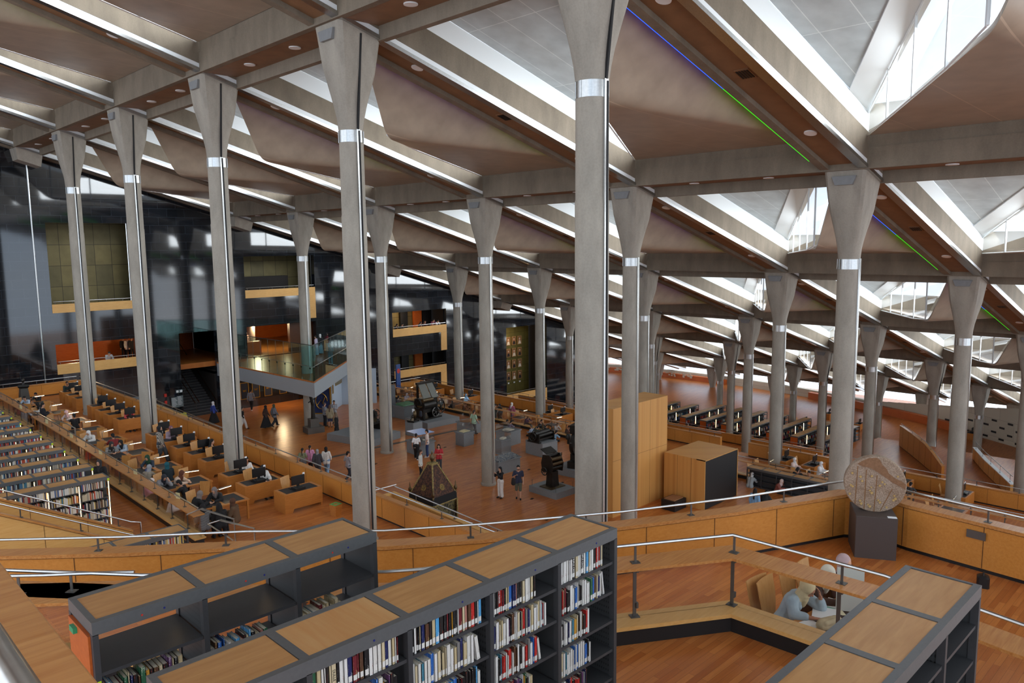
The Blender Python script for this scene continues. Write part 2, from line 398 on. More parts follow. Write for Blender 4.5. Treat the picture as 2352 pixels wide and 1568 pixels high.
# ---------------------------------------------------------------- columns
def column_parts(slot, hsh):
    d = {}
    zr = 0.0                                            # local origin: centre of the steel collar
    R0 = .385
    mb = MB(); n = 40
    prof = [(R0 + .04, -hsh), (R0 + .04, -hsh + .12), (R0, -hsh + .14), (R0, -2.4), (R0 - .012, -2.38), (R0 - .012, -.17)]
    mb.lathe(prof, n=n); d['shaft'] = mb.mesh('shaft', [m_conc], True)
    mb = MB(); mb.lathe([(R0 - .005, -.18), (R0 - .005, .18)], n=n)
    for k in range(10): 
        a = 2 * PI * k / 10; mb.obox((math.cos(a) * R0, math.sin(a) * R0, 0), (.012, .02, .36), a)
    d['collar'] = mb.mesh('collar', [m_steel], True)
    mb = MB(); H0, h = .18, .725                        # capital: square top cut to the roof slope, melting into the round shaft
    nn = 40; rings = []
    for i in range(9):
        t = i / 8; ring = []
        for q in range(nn):
            a = 2 * PI * (q + .5) / nn - PI / 4; c, s = math.cos(a), math.sin(a)
            k = h / max(abs(c), abs(s)); sq = Vector((c * k, s * k)); ci = Vector((c, s)) * (R0 - .012)
            f = t ** .92; p = ci * (1 - f) + sq * f
            # flat faces fan out early: blend towards the scaled square
            s2 = (R0 + (h - R0) * t); k2 = s2 / max(abs(c), abs(s)); p2 = Vector((c, s)) * min(k2, 1e9); ro = min(1.0, t * 1.6)
            p = ci * (1 - t) * (1 - ro) + p * (1 - ro) * t + p2 * ro if t > 0 else ci
            z = H0 + t * (zb(0) - 16.5 - SL * p.x - H0) 
            ring.append((p.x, p.y, z))
        rings += ring
    fs = [tuple(range(nn - 1, -1, -1)), tuple(range(8 * nn, 9 * nn))]
    for i in range(8):
        for q in range(nn): fs.append((i * nn + q, i * nn + (q + 1) % nn, (i + 1) * nn + (q + 1) % nn, (i + 1) * nn + q))
    mb.raw(rings, fs); d['capital'] = mb.mesh('capital', [m_conc], True)
    mb = MB(); mb.box(-.06, .06, -R0 - .025, -R0 + .02, -hsh + .15, .2); d['conduit'] = mb.mesh('conduit', [m_steel])
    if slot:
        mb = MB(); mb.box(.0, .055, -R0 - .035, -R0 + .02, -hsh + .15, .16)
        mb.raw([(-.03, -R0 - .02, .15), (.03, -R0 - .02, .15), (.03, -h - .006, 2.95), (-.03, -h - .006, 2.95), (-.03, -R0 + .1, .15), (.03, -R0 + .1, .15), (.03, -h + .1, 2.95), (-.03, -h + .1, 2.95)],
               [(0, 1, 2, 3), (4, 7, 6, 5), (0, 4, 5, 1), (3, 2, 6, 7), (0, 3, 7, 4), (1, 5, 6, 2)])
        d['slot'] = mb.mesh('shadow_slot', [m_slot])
    mb = MB(); mb.raw([(-.78, -.42, 3.05), (-.78, .42, 3.05), (-.78, .3, 2.75), (-.78, -.3, 2.75), (-.55, -.42, 3.05), (-.55, .42, 3.05), (-.55, .3, 2.75), (-.55, -.3, 2.75)], [(0, 1, 2, 3), (4, 7, 6, 5), (0, 4, 5, 1), (3, 2, 6, 7), (0, 3, 7, 4), (1, 5, 6, 2)])
    d['pad'] = mb.mesh('bearing_pad', [m_grey])
    return d
FLOORZ = {0: 3.45, 1: 0, 2: -.45, 3: -4.1, 4: -8.1, 5: -8.1, 6: -9.7}
ROWN = ['nearest row', 'second row from the camera', 'third row from the camera', 'fourth row from the camera', 'fifth row from the camera', 'sixth row from the camera', 'farthest row']
vis = {0: range(0, 5), 1: range(0, 5), 2: range(0, 5), 3: range(0, 5), 4: range(-1, 4), 5: range(-2, 4), 6: range(-2, 4)}
for r in range(7):
    fz = FLOORZ[r]
    js = list(vis[r])
    for j in js:
        X, Y = BX * r, -BY * j
        ff = fz
        if r in (5, 6) and Y > 0: ff = -9.7
        cp = column_parts(r in (0, 4), 16.5 - SL * X - ff) if j == js[0] or ff != fz or j == 1 else cp
        o = empty('column', (X, Y, 16.5 - SL * X), 0, 'round concrete column with flared square head, %s from the left in the %s' % (ORD[js.index(j)], ROWN[r]), 'column', 'concrete roof columns')
        for k, nm in (('shaft', 'shaft'), ('collar', 'steel_collar'), ('capital', 'capital'), ('conduit', 'conduit'), ('slot', 'shadow_slot'), ('pad', 'bearing_pad')):
            if k in cp and not (k == 'pad' and r > 4):
                c = bpy.data.objects.new(nm, cp[k]); COL.objects.link(c); c.parent = o
# wall brackets that take the beam by the black wall
for r in range(4):
    X = BX * r; zz = zb(X)
    mb = MB(); mb.raw([(X - .75, 8.75, zz + .2), (X + .75, 8.75, zz - .23), (X + .75, 10.42, zz - .23), (X - .75, 10.42, zz + .2), (X - .62, 9.1, zz - .55), (X + .7, 9.1, zz - .95), (X + .7, 10.42, zz - .95), (X - .62, 10.42, zz - .55)],
        [(0, 1, 2, 3), (4, 7, 6, 5), (0, 4, 5, 1), (2, 6, 7, 3), (0, 3, 7, 4), (1, 5, 6, 2)])
    o = tag(mb.build('wall_bracket', [m_conc]), 'concrete bracket under the roof beam on the black wall, %s from the left' % ORD[r], 'bracket', 'brackets on the black wall')

# ---------------------------------------------------------------- black wall with its openings
WY = 10.4
OPEN = [(.95, 6.35, 8.8, 15.0), (.95, 6.25, 4.5, 6.6), (9.4, 12.35, 0, 6.65), (19.3, 21.3, 0, 3.0), (14.95, 21.35, 9.05, 12.45), (14.9, 21.3, 4.1, 6.7), (29.5, 36.15, 4.5, 6.85), (29.55, 36.05, .45, 2.6), (44.6, 51.1, -4.1, 4.15)]
xs = sorted({-26.0, 60.0} | {a for o in OPEN for a in o[:2]})
mb = MB(); BOT = -10.5
for a, b in zip(xs[:-1], xs[1:]):
    m = (a + b) / 2; z = BOT
    for o in sorted([o for o in OPEN if o[0] <= m <= o[1]], key=lambda q: q[2]):
        mb.box(a, b, WY, WY + .5, z, o[2]) if o[2] > z else None
        z = o[3]
    v0, v1 = zb(a) + .6, zb(b) + .6
    mb.raw([(a, WY, z), (b, WY, z), (b, WY + .5, z), (a, WY + .5, z), (a, WY, v0), (b, WY, v1), (b, WY + .5, v1), (a, WY + .5, v0)], [(0, 3, 2, 1), (4, 5, 6, 7), (0, 1, 5, 4), (2, 3, 7, 6), (0, 4, 7, 3), (1, 2, 6, 5)])
struct(mb.build('wall_black', [m_granite]), 'polished black granite wall')
mb = MB(); mb.tube([(.15, WY - .02, 3.5), (.15, WY - .02, zb(0) - .6)], .05, 8); struct(mb.build('trim_steel_strip', [m_steel]))
# rooms behind the openings
def room(x0, x1, z0, z1, dep, back, fl, ce, name, side=None):
    mb = MB(); y0, y1 = WY + .5, WY + .5 + dep
    mb.box(x0, x1, y1, y1 + .2, z0 - .2, z1 + .3, 0)
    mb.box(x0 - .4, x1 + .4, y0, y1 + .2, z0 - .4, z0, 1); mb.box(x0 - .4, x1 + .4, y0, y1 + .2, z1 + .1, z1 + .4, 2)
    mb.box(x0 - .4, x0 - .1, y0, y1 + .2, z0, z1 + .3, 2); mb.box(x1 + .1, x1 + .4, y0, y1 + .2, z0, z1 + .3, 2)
    return struct(mb.build('wall_' + name, [back, fl, ce]))
room(12.6, 22.0, 0, 3.0, 5.0, m_orange, m_floord, m_dark, 'under_gallery')
room(.6, 6.9, 8.3, 15.3, 1.9, m_bronze, m_floord, m_dark, 'bronze_alcove')
room(-4.5, 14.3, 4.15, 6.9, 9.0, m_orange, m_floord, m_dark, 'orange_hall')
room(14.3, 23.0, 8.5, 12.7, 3.0, m_bronze, m_floord, m_dark, 'bronze_balcony')
room(14.8, 26.0, 4.1, 6.9, 12.0, m_orange, m_floord, m_dark, 'gallery_hall')
room(28.9, 36.9, 4.15, 7.1, 3.0, m_bronze, m_floord, m_dark, 'upper_landing')
room(28.9, 36.9, .05, 2.9, 3.0, m_bronze, m_floord, m_dark, 'lower_landing')
m_olive = tiles('olive_bronze_panel', (112, 104, 52), (104, 96, 48), (70, 64, 32), 1.6, 1.0, .5, 'XZ', .4, .02, .2, 0)
room(43.9, 51.9, -4.3, 4.4, 3.2, m_olive, m_floord, m_dark, 'portrait_alcove')

# ---------------------------------------------------------------- floors
def floor(name, poly, z, th, mat):
    mb = MB(); mb.prism(poly, z - th, z); return struct(mb.build(name, [mat]))
floor('floor_exhibits', [(-30, -70), (25.0, -70), (25.0, 10.4), (-30, 10.4)], 0, .3, m_floor)
floor('floor_lower_reading', [(25.0, -70), (31.4, -70), (31.4, 10.4), (25.0, 10.4)], -.45, .3, m_floor)
floor('floor_desk_terrace', [(-4.1, -36), (1.75, -36), (1.75, 10.4), (-4.1, 10.4)], 3.45, .35, m_floor)
floor('floor_left_stacks', [(-30, -42), (-4.05, -42), (-4.05, 10.4), (-30, 10.4)], 3.85, .3, m_floor)
floor('floor_lower_terrace', [(31.4, -80), (56, -80), (56, -25), (46, -25), (46, 10.4), (31.4, 10.4)], -4.1, .3, m_floord)
floor('floor_far_terrace', [(46, -80), (95, -80), (95, 45), (46, 45)], -8.1, .3, m_floord)
mb = MB(); mb.box(31.15, 31.4, -70, 10.4, -4.1, -.46); struct(mb.build('wall_lower_terrace_front', [m_maple]))
mb = MB(); mb.box(1.6, 1.75, -36, 10.4, 0, 3.44); struct(mb.build('wall_desk_terrace_front', [m_maplel]))
mb = MB(); mb.box(45.8, 46, -25, 10.4, -8.1, -4.11); struct(mb.build('wall_far_terrace_front', [m_maple]))
# far curved wall with slots
CX, CY, CR = 10.0, 12.0, 80.0
m_far = None
def farwall():
    m, nt, b, o = newmat('pale_stone_with_slots')
    tc = N(nt, 'TexCoord'); sp = N(nt, 'SeparateXYZ'); nt.links.new(tc.outputs['Object'], sp.inputs[0])
    at2 = N(nt, 'Math', operation='ARCTAN2'); nt.links.new(sp.outputs[1], at2.inputs[0]); nt.links.new(sp.outputs[0], at2.inputs[1])
    ml = N(nt, 'Math', operation='MULTIPLY'); ml.inputs[1].default_value = CR; nt.links.new(at2.outputs[0], ml.inputs[0])
    cb = N(nt, 'CombineXYZ'); nt.links.new(ml.outputs[0], cb.inputs[0]); nt.links.new(sp.outputs[2], cb.inputs[1])
    br = N(nt, 'TexBrick', Scale=1.0); br.inputs['Brick Width'].default_value = 3.6; br.inputs['Row Height'].default_value = 1.9; br.inputs['Mortar Size'].default_value = .012
    br.inputs['Color1'].default_value = lin((206, 200, 182)); br.inputs['Color2'].default_value = lin((196, 190, 172)); br.inputs['Mortar'].default_value = lin((150, 144, 130))
    nt.links.new(cb.outputs[0], br.inputs['Vector']); nt.links.new(br.outputs[0], b.inputs['Base Color']); b.inputs['Roughness'].default_value = .8
    return m
mfw = farwall()
a0, a1 = math.radians(-62), math.radians(32); NS = 90
mb = MB()
for i in range(NS):
    a, b = a0 + (a1 - a0) * i / NS, a0 + (a1 - a0) * (i + 1) / NS
    q = [(CR * math.cos(t), CR * math.sin(t)) for t in (a, b)] + [((CR + .6) * math.cos(t), (CR + .6) * math.sin(t)) for t in (b, a)]
    tops = [max(-7.0, zb(CX + p[0]) - .95 - 1.3 * max(0, 1 - abs(math.degrees((a + b) / 2)) / 40)) for p in q]
    mb.prism(q, -10.4, tops)
o = struct(mb.build('wall_curved', [mfw])); o.location = (CX, CY, 0)
# the dark slots cut into it, in staggered rows
mb = MB(); 
for k in range(9):
    z = -9.6 + k * .62
    na = int((a1 - a0) * CR / 2.0)
    for i in range(na):
        t = a0 + (i + .5 * (k % 2)) * 2.0 / CR
        xw = CX + CR * math.cos(t)
        if z > zb(xw) - 2.6 or z < -9.7: continue
        mb.obox(((CR - .01) * math.cos(t), (CR - .01) * math.sin(t), z), (.06, .62, .2), t)
o = struct(mb.build('trim_wall_slots', [m_black])); o.location = (CX, CY, 0)
# ---------------------------------------------------------------- balustrades and partitions
def along(path, step, start=.4):
    """points every step metres along a level polyline, with heading"""
    out = []; acc = start; run = 0
    P = [Vector(p) for p in path]
    for a, b in zip(P[:-1], P[1:]):
        L = (b - a).length
        while acc <= run + L:
            t = (acc - run) / L; out.append((a.lerp(b, t), math.atan2((b - a).y, (b - a).x))); acc += step
        run += L
    return out
def offset(path, u):
    mb = MB(); mb.sweep([Vector(p) for p in path], [(u, 0), (u, 1), (u + .001, 0)]); return [Vector(mb.v[i * 3]) for i in range(len(path))]
def handrail(root, path, u, h, r=.022, step=1.6, start=.5, m=None, base=0):
    m = m or m_steel
    ro = offset(path, u); pts = [p + Vector((0, 0, h)) for p in ro]
    mb = MB(); mb.tube(pts, r, 8); mb.build('handrail', [m], root, True)
    for p, a in along(ro, step, start):
        mb = MB(); mb.obox((p.x, p.y, p.z + base + (h - base) / 2), (.03, .012, h - base), a); mb.obox((p.x, p.y, p.z + base + .004), (.11, .09, .008), a); mb.build('rail_post', [m_steeld], root)
def parapet(name, path, zb_, label, cat='parapet', th=.26, cap=.06, rail=.23, panel=1.35, m=None, side=1, step=2.2, group=None, joints=True, mc=None, start=.5):
    """timber panelled parapet: path runs along the inner top edge (its z is the top); side=+1 puts the thickness to the left"""
    m = m or m_maple; mc = mc or m_oak
    P = [Vector(p) for p in path]
    root = empty(name, (0, 0, 0), 0, label, cat, group)
    s = side
    mb = MB()
    pr = [(s * .02, -cap), (s * (th - .02), -cap), (s * (th - .02), 0), (s * .02, 0)]
    n = len(P); k = 4
    mb.sweep(P, [(s * .03, -cap), (s * (th - .03), -cap), (s * (th - .03), -1), (s * .03, -1)])
    # drop the lower ring to the floor level
    b = len(mb.v) - n * 4
    for i in range(n):
        for q in (2, 3):
            v = mb.v[b + i * 4 + q]; z0 = zb_ if not isinstance(zb_, (list, tuple)) else zb_[i]; mb.v[b + i * 4 + q] = (v[0], v[1], z0 + .07)
    mb.build('panel', [m], root)
    mb = MB(); mb.sweep(P, [(s * 0, -cap), (s * th, -cap), (s * th, 0), (s * 0, 0)]); mb.build('cap', [mc], root)
    mb = MB(); mb.sweep(P, [(s * .06, -cap), (s * (th - .06), -cap), (s * (th - .06), -1), (s * .06, -1)])
    for i in range(n):
        z0 = zb_ if not isinstance(zb_, (list, tuple)) else zb_[i]
        for q, zz in ((0, z0 + .08), (1, z0 + .08), (2, z0 - .02), (3, z0 - .02)):
            v = mb.v[i * 4 + q]; mb.v[i * 4 + q] = (v[0], v[1], zz)
    mb.build('plinth', [m_black], root)
    if joints:
        mb = MB()
        for p, a in along(P, panel, panel * .6):
            z0 = zb_ if not isinstance(zb_, (list, tuple)) else zb_[0]
            nx, ny = -math.sin(a) * s, math.cos(a) * s
            for uu in (.027, th - .027):
                mb.obox((p.x + nx * uu, p.y + ny * uu, (p.z - cap + z0 + .08) / 2), (.008, .008, max(.05, p.z - cap - z0 - .08)), a)
        for uu in (.02, th - .02):
            o_ = offset(P, s * uu); mb.tube([q + Vector((0, 0, -cap - .006)) for q in o_], .008, 4)
        mb.build('panel_joints', [m_joint], root)
    if rail: handrail(root, P, s * .13, rail, step=step, start=start)
    return root
def partition(name, path, zc, zf, zs, label, curb=True, group=None, w=.34, glassm=None, step=1.35, cards=False, start=.5):
    """reading counter with handrail, glass screen, timber kerb and black riser; path = near edge of the counter"""
    root = empty(name, (0, 0, 0), 0, label, 'partition', group)
    P = [Vector((p[0], p[1], zc)) for p in path]
    mb = MB(); mb.sweep(P, [(0, -.035), (w, -.035), (w, 0), (0, 0)]); mb.build('counter', [m_oak], root)
    handrail(root, P, w * .45, .23, step=step, start=start)
    G = [Vector((p.x, p.y, zf + .1)) for p in offset(P, w * .6)]
    mb = MB(); mb.sweep(G, [(0, 0), (.012, 0), (.012, zc - .05 - zf - .1), (0, zc - .05 - zf - .1)]); mb.build('glass_screen', [m_glass], root)
    for p, a in along(G, step, start):
        mb = MB(); mb.obox((p.x, p.y, (zf + .1 + zc) / 2 - .02), (.045, .014, zc - zf - .12), a); mb.obox((p.x, p.y, zf + .105), (.12, .1, .01), a)
        for hz in (.25, .72): mb.obox((p.x + .03 * math.cos(a), p.y + .03 * math.sin(a), zf + hz), (.03, .05, .07), a)
        mb.build('screen_post', [m_steeld], root)
    if curb:
        K = [Vector((p.x, p.y, zf + .1)) for p in P]
        mb = MB(); mb.sweep(K, [(.0, -.05), (.36, -.05), (.36, 0), (.0, 0)]); mb.build('kerb', [m_maplel], root)
        mb = MB(); mb.sweep(K, [(.05, zs - zf - .1), (.3, zs - zf - .1), (.3, -.05), (.05, -.05)]); mb.build('riser', [m_black], root)
    return root
# ---------------------------------------------------------------- foreground terrace
FS, FR = 8.2, 7.45           # floor by the bookcases, floor of the reading area
par = [at(x, y, 8.33) for x, y in [(-150, 1279), (0, 1277), (280, 1270), (560, 1257), (882, 1255), (1100, 1240), (1435, 1209), (1700, 1175), (1945, 1135), (2010, 1138), (2085, 1160), (2352, 1225)]]
par.append(par[-1] + (par[-1] - par[-2]) * 1.5)
parapet('terrace_parapet', par, FR, 'long honey maple parapet with steel handrail around the nearest reading area', rail=.22, th=.3, step=2.0)
cnt = [Vector(p) for p in [(-12.6, -38.6, 0), (-11.98, -39.35, 0), (-10.86, -40.72, 0), (-8.84, -42.68, 0), (-8.5, -42.93, 0), (-6.36, -44.17, 0), (-5.14, -44.93, 0), (-5.07, -46.65, 0), (-5.3, -48.0, 0), (-5.5, -52, 0)]]
partition('counter_partition', cnt, 9.2, 8.36, FR, 'oak counter on glass screen with steel rail, between the nearest bookcases and the women reading', w=.4)
cn2 = [at(x, y, 9.2) for x, y in [(-90, 1391), (80, 1387), (165, 1383), (290, 1379)]]
partition('counter_partition', cn2, 9.2, 8.36, FR, 'short oak counter with steel rail at far left behind the bookcase with green tag', w=.55)
fp = [tuple(p[:2]) for p in par]
floor('floor_reading', [(p[0] + .1, p[1] + .1) for p in fp] + [(1, -60), (-20, -60), (-20, -36.2)], FR, .25, m_floor)
floor('floor_stacks', [(p.x + .25, p.y + .15) for p in cnt] + [(-20, -52), (-20, -36)], FS, .22, m_floor)
mb = MB(); mb.sweep([Vector((p.x, p.y, 7.45)) for p in par], [(.05, -4.4), (.2, -4.4), (.2, -.01), (.05, -.01)]); struct(mb.build('wall_terrace_front', [m_maple]))

m_case = plain('bookcase_grey_metal', (66, 67, 69), .45, .25, .05, 30)
m_caset = plain('bookcase_edge_metal', (98, 100, 101), .42, .3, .05, 30)
m_perf = None
def perf():
    m, nt, b, o = newmat('perforated_metal')
    v = coords(nt, (36, 36, 18)); vo = N(nt, 'TexVoronoi', Scale=1.0); vo.inputs['Randomness'].default_value = 0; nt.links.new(v, vo.inputs['Vector'])
    nt.links.new(ramp(nt, vo.outputs[0], [(.2, lin((12, 12, 12))), (.28, lin((52, 53, 54)))]), b.inputs['Base Color']); b.inputs['Roughness'].default_value = .5
    return m
m_perf = perf()
m_topw = wood('bookcase_top_veneer', (196, 148, 92), (178, 128, 74), .4, (1.2, 10, 4))
m_topw2 = wood('bookcase_top_veneer_banded', (198, 142, 82), (206, 160, 104), .4, (9, .8, 4))
m_tube = emit('warm_shelf_tube', (255, 214, 150), 9.0)
def bookcase(name, x0, nun, unit, y1, y0, zt, zf, label, shelves, endl=True, tops=None, lite=False, group=None, first=None, lights=(), back=False, endr=False):
    """double-sided library bookcase along X; y1 back edge, y0 front edge"""
    root = empty(name, (x0, (y0 + y1) / 2, zf), 0, label, 'bookcase', group)
    L = nun * unit; d = (y1 - y0) / 2; H = zt - zf
    mb = MB(); b = .055
    mb.box(0, L, -d, -d + b, H - .105, H); mb.box(0, L, d - b, d, H - .105, H)
    for k in range(nun + 1):
        w = .07 if 0 < k < nun else .055
        x = k * unit; mb.box(max(0, x - w / 2), min(L, x + w / 2 + (.02 if k == 0 else 0)), -d + b, d - b, H - .1, H - .001)
    mb.build('top_frame', [m_caset], root)
    for k in range(nun):
        mb = MB(); mb.box(k * unit + .04, (k + 1) * unit - .04, -d + b, d - b, H - .03, H - .006)
        mb.build('top_panel', [(tops or [m_topw])[k % len(tops or [1])]], root)
    for k in range(nun + 1):
        x = min(max(k * unit, .02), L - .02)
        mb = MB()
        for s in (-1, 1): mb.box(x - .022, x + .022, s * d - .03 * (s + 1), s * d - .03 * (s - 1), 0, H - .1)
        mb.build('upright', [m_case], root)
        if not lite:
            mb = MB(); mb.box(x - .012, x + .012, -d + .06, d - .06, .05, H - .1); mb.build('side_sheet', [m_perf], root)
    for k in range(nun):
        for si, so in enumerate(shelves):
            so2 = so[k] if isinstance(so, (list, tuple)) else so
            if so2 is None: continue
            mb = MB(); mb.box(k * unit + .025, (k + 1) * unit - .025, -d + .015, d - .015, H - so2 - .028, H - so2); mb.build('shelf', [m_case], root)
    mb = MB(); mb.box(.02, L - .02, -d + .04, d - .04, 0, .07); mb.build('base', [m_case], root)
    if back:
        mb = MB(); mb.box(.02, L - .02, -.006, .006, .05, H - .1); mb.build('centre_sheet', [m_case], root)
    if endl or endr:
        for on, xx in ((endl, 0), (endr, L)):
            if not on: continue
            mb = MB(); mb.box(xx - .02, xx + .02, -d + .05, d - .05, .02, H - .12); mb.build('end_panel', [m_orange], root)
    for k, zz, ln in lights:
        mb = MB(); mb.box(k * unit - .055, k * unit - .045, d - .06, d - .045, H - zz - ln, H - zz); mb.build('light_tube', [m_tube], root)
    return root
ZT = 10.37
SH = [.33, .635, .94, 1.245, 1.55, 1.86]
c_left = bookcase('bookcase', -12.03, 3, .85, -42.9, -43.5, ZT, FS, 'grey metal bookcase with three wooden tops, farther of the two in the centre foreground', [.42, .80, 1.1, 1.45, 1.86], lights=((1, .12, .11), (2, .12, .11)))
c_mid = bookcase('bookcase', -12.0, 5, .846, -44.53, -45.13, ZT, FS, 'grey metal bookcase with five wooden tops and full shelves, centre foreground', [SH[0], SH[1], SH[2], SH[3], SH[4], SH[5]], tops=[m_topw, m_topw2, m_topw, m_topw, m_topw])
c_right = bookcase('bookcase', -10.2, 4, .865, -47.45, -48.03, ZT, FS, 'grey metal bookcase with empty shelves at the right of the foreground', SH, endr=False)
# tags and plates on them
mb = MB(); mb.box(-.032, -.024, -.13, .13, 1.2, 1.62); mb.build('sign_plate', [plain('olive_card', (112, 112, 84), .6)], c_left)
mb = MB(); mb.box(-.05, -.02, .02, .12, 1.985, 2.03); mb.build('green_tag', [plain('green_plastic', (40, 150, 104), .4)], c_left)
mb = MB(); mb.box(.01, .035, -.304, -.299, 1.68, 1.70); mb.build('yellow_sticker', [plain('lime_sticker', (190, 214, 40), .6)], c_left)
m_bd = plain('blue_dot', (20, 30, 110), .6); m_rd = plain('red_dot', (190, 44, 30), .6)
for root, n_, u_, red in ((c_left, 3, .85, True), (c_mid, 5, .846, False)):
    for k in range(n_):
        mb = MB(); mb.lathe([(.008, 0), (.008, .004)], (k * u_ + u_ * .62, -.3, 2.11), 10, 0, (0, -1, 0)); mb.build('blue_dot', [m_bd], root)
        if red: mb = MB(); mb.lathe([(.008, 0), (.008, .004)], (k * u_ + u_ * .42, -.3, 2.11), 10, 0, (0, -1, 0)); mb.build('red_dot', [m_rd], root)

# ---------------------------------------------------------------- books
def spine_mat(name, c, txt=(30, 30, 30), amt=.5):
    m, nt, b, o = newmat(name)
    n1 = N(nt, 'TexNoise', Scale=1.0, Detail=3.0); nt.links.new(coords(nt, (60, 60, 9)), n1.inputs['Vector'])
    n2 = N(nt, 'TexNoise', Scale=1.0, Detail=2.0); nt.links.new(coords(nt, (240, 240, 120)), n2.inputs['Vector'])
    a = ramp(nt, n1.outputs[0], [(.56, (0, 0, 0, 1)), (.6, (1, 1, 1, 1))]); d = ramp(nt, n2.outputs[0], [(.5, (0, 0, 0, 1)), (.54, (1, 1, 1, 1))])
    f = mixc(nt, 1.0, a, d, 'MULTIPLY'); f = mixc(nt, amt, (0, 0, 0, 1), f)
    nt.links.new(mixc(nt, f, lin(c), lin(txt)), b.inputs['Base Color']); b.inputs['Roughness'].default_value = .45
    return m
m_page = plain('book_pages', (206, 198, 178), .8, 0, .08, 60)
m_stick = plain('call_number_label', (212, 212, 206), .6)
PAL = [('white', (206, 205, 198), (60, 60, 70)), ('white', (214, 214, 210), (150, 40, 40)), ('cream', (196, 182, 148), (60, 50, 40)), ('cream', (184, 168, 130), (90, 60, 30)), ('black', (24, 24, 26), (190, 190, 185)), ('black', (32, 30, 30), (190, 60, 40)), ('dark blue', (28, 36, 84), (200, 200, 190)), ('blue', (40, 96, 170), (230, 230, 230)),
       ('red', (178, 36, 32), (230, 220, 200)), ('maroon', (104, 30, 38), (210, 190, 140)), ('brown', (84, 56, 40), (200, 180, 120)), ('pink', (176, 120, 108), (60, 40, 40)), ('green', (44, 96, 66), (220, 220, 200)), ('teal', (60, 120, 140), (240, 240, 240)), ('ochre', (190, 138, 50), (40, 30, 20)), ('grey', (120, 118, 116), (40, 40, 40)), ('light blue', (74, 150, 200), (255, 255, 255)), ('purple', (86, 52, 92), (220, 210, 220))]
BM = [spine_mat('spine_%s' % p[0].replace(' ', '_'), p[1], p[2], .85) for p in PAL]
BW = [10, 9, 8, 6, 9, 5, 4, 4, 4, 3, 3, 2, 2, 2, 2, 3, 3, 2]
def book_mesh(th, h, dp, mi, sticker=True, round_=False):
    mb = MB(); c = .003
    mb.box(0, c, 0, dp, 0, h); mb.box(th - c, th, 0, dp, 0, h)      # boards
    mb.box(0, th, 0, c, 0, h)                                        # spine
    mb.box(c, th - c, c, dp - .004, .003, h - .004, 1)               # pages
    if sticker: mb.box(th * .12, th * .88, -.0008, 0, .018, .018 + min(.045, h * .2), 2)
    return mb.mesh('book', [BM[mi], m_page, m_stick])
BMESH = {}
def get_book(i, th, h, dp):
    key = (i, round(th, 3), round(h, 2))
    if key not in BMESH: BMESH[key] = book_mesh(key[1], key[2], dp, i)
    return BMESH[key]
SHN = ['top', 'second', 'third', 'fourth', 'fifth', 'lowest']
TITLES = []
def fill(root, bay, si, so, unit, x0, d, zf, H, where, full=1.0, mix=None, lean=False, group=None, cap=26, hgt=(.2, .25), x_from=0):
    """books standing along one shelf of one bay of a bookcase, spines to the front"""
    rnd = random.Random(bay * 31 + si * 7 + int(abs(x0) * 10)); x = x0 + bay * unit + .03 + x_from; xe = x0 + bay * unit + .03 + (unit - .075) * full; k = 0; z = zf + H - so + .0005; y = d
    out = []
    while x < xe and k < cap:
        th = rnd.choice([.014, .018, .022, .026, .03, .034, .04]); h = rnd.choice([.20, .21, .22, .23, .24]) if hgt is None else rnd.choice([hgt[0] + (hgt[1] - hgt[0]) * q / 4 for q in range(5)])
        i = rnd.choices(range(len(PAL)), weights=mix or BW)[0]
        h = round(h, 2)
        o = bpy.data.objects.new('book', get_book(i, th, h, .165)); COL.objects.link(o)
        o.location = (x, y + rnd.uniform(.0, .012), z)
        tag(o, '%s book, %s from left, %s shelf, %s' % (PAL[i][0], ORD[k], SHN[si], where), 'book', 'books on the ' + where)
        out.append((o, i, th, h)); x += th + .0012; k += 1
    if lean and out:
        o, i, th, h = out[-1]; o.location.x += .03; o.rotation_euler = (0, -.14, 0); o.location.z += .0005
    return out
BAYN = ['leftmost bay', 'second bay', 'middle bay', 'fourth bay', 'rightmost bay']
dark_mix = [3, 2, 3, 2, 12, 8, 4, 3, 3, 4, 4, 1, 1, 1, 1, 1, 3, 2]
white_mix = [16, 12, 8, 4, 4, 1, 2, 3, 2, 1, 1, 1, 1, 1, 1, 3, 2, 1]
dm = -45.11
B = {}
for bay, rows in ((4, [(0, .8, white_mix, 0), (1, .82, None, 1), (2, .52, white_mix, 0), (3, .56, white_mix, 0), (4, .5, None, 0)]), (3, [(0, .66, None, 0), (1, .93, white_mix, 0), (2, .72, white_mix, 1), (3, .6, None, 0)]), (2, [(0, .92, dark_mix, 0), (1, .86, white_mix, 1), (2, .9, dark_mix, 0)]), (1, [(0, .93, None, 0), (1, .9, dark_mix, 0)]), (0, [(0, .85, dark_mix, 0)])):
    for si, full, mix, lean in rows:
        B[(bay, si)] = fill(c_mid, bay, si, SH[si], .846, -12.0, dm, FS, ZT - FS, '%s of the centre bookcase' % BAYN[bay], full, mix, lean)
B[('l', 0)] = fill(c_left, 0, 1, .80, .85, -12.03, -43.48, FS, ZT - FS, 'left bay of the farther bookcase', .95, dark_mix, 0, None, 22, (.24, .3))
B[('l', 1)] = fill(c_left, 1, 1, .80, .85, -12.03, -43.48, FS, ZT - FS, 'middle bay of the farther bookcase', .62, None, 0, None, 18, (.22, .28))
B[('l', 2)] = fill(c_left, 2, 1, .80, .85, -12.03, -43.48, FS, ZT - FS, 'right bay of the farther bookcase', .5, [1, 1, 12, 10] + [1] * 14, 0, None, 16, (.22, .27))
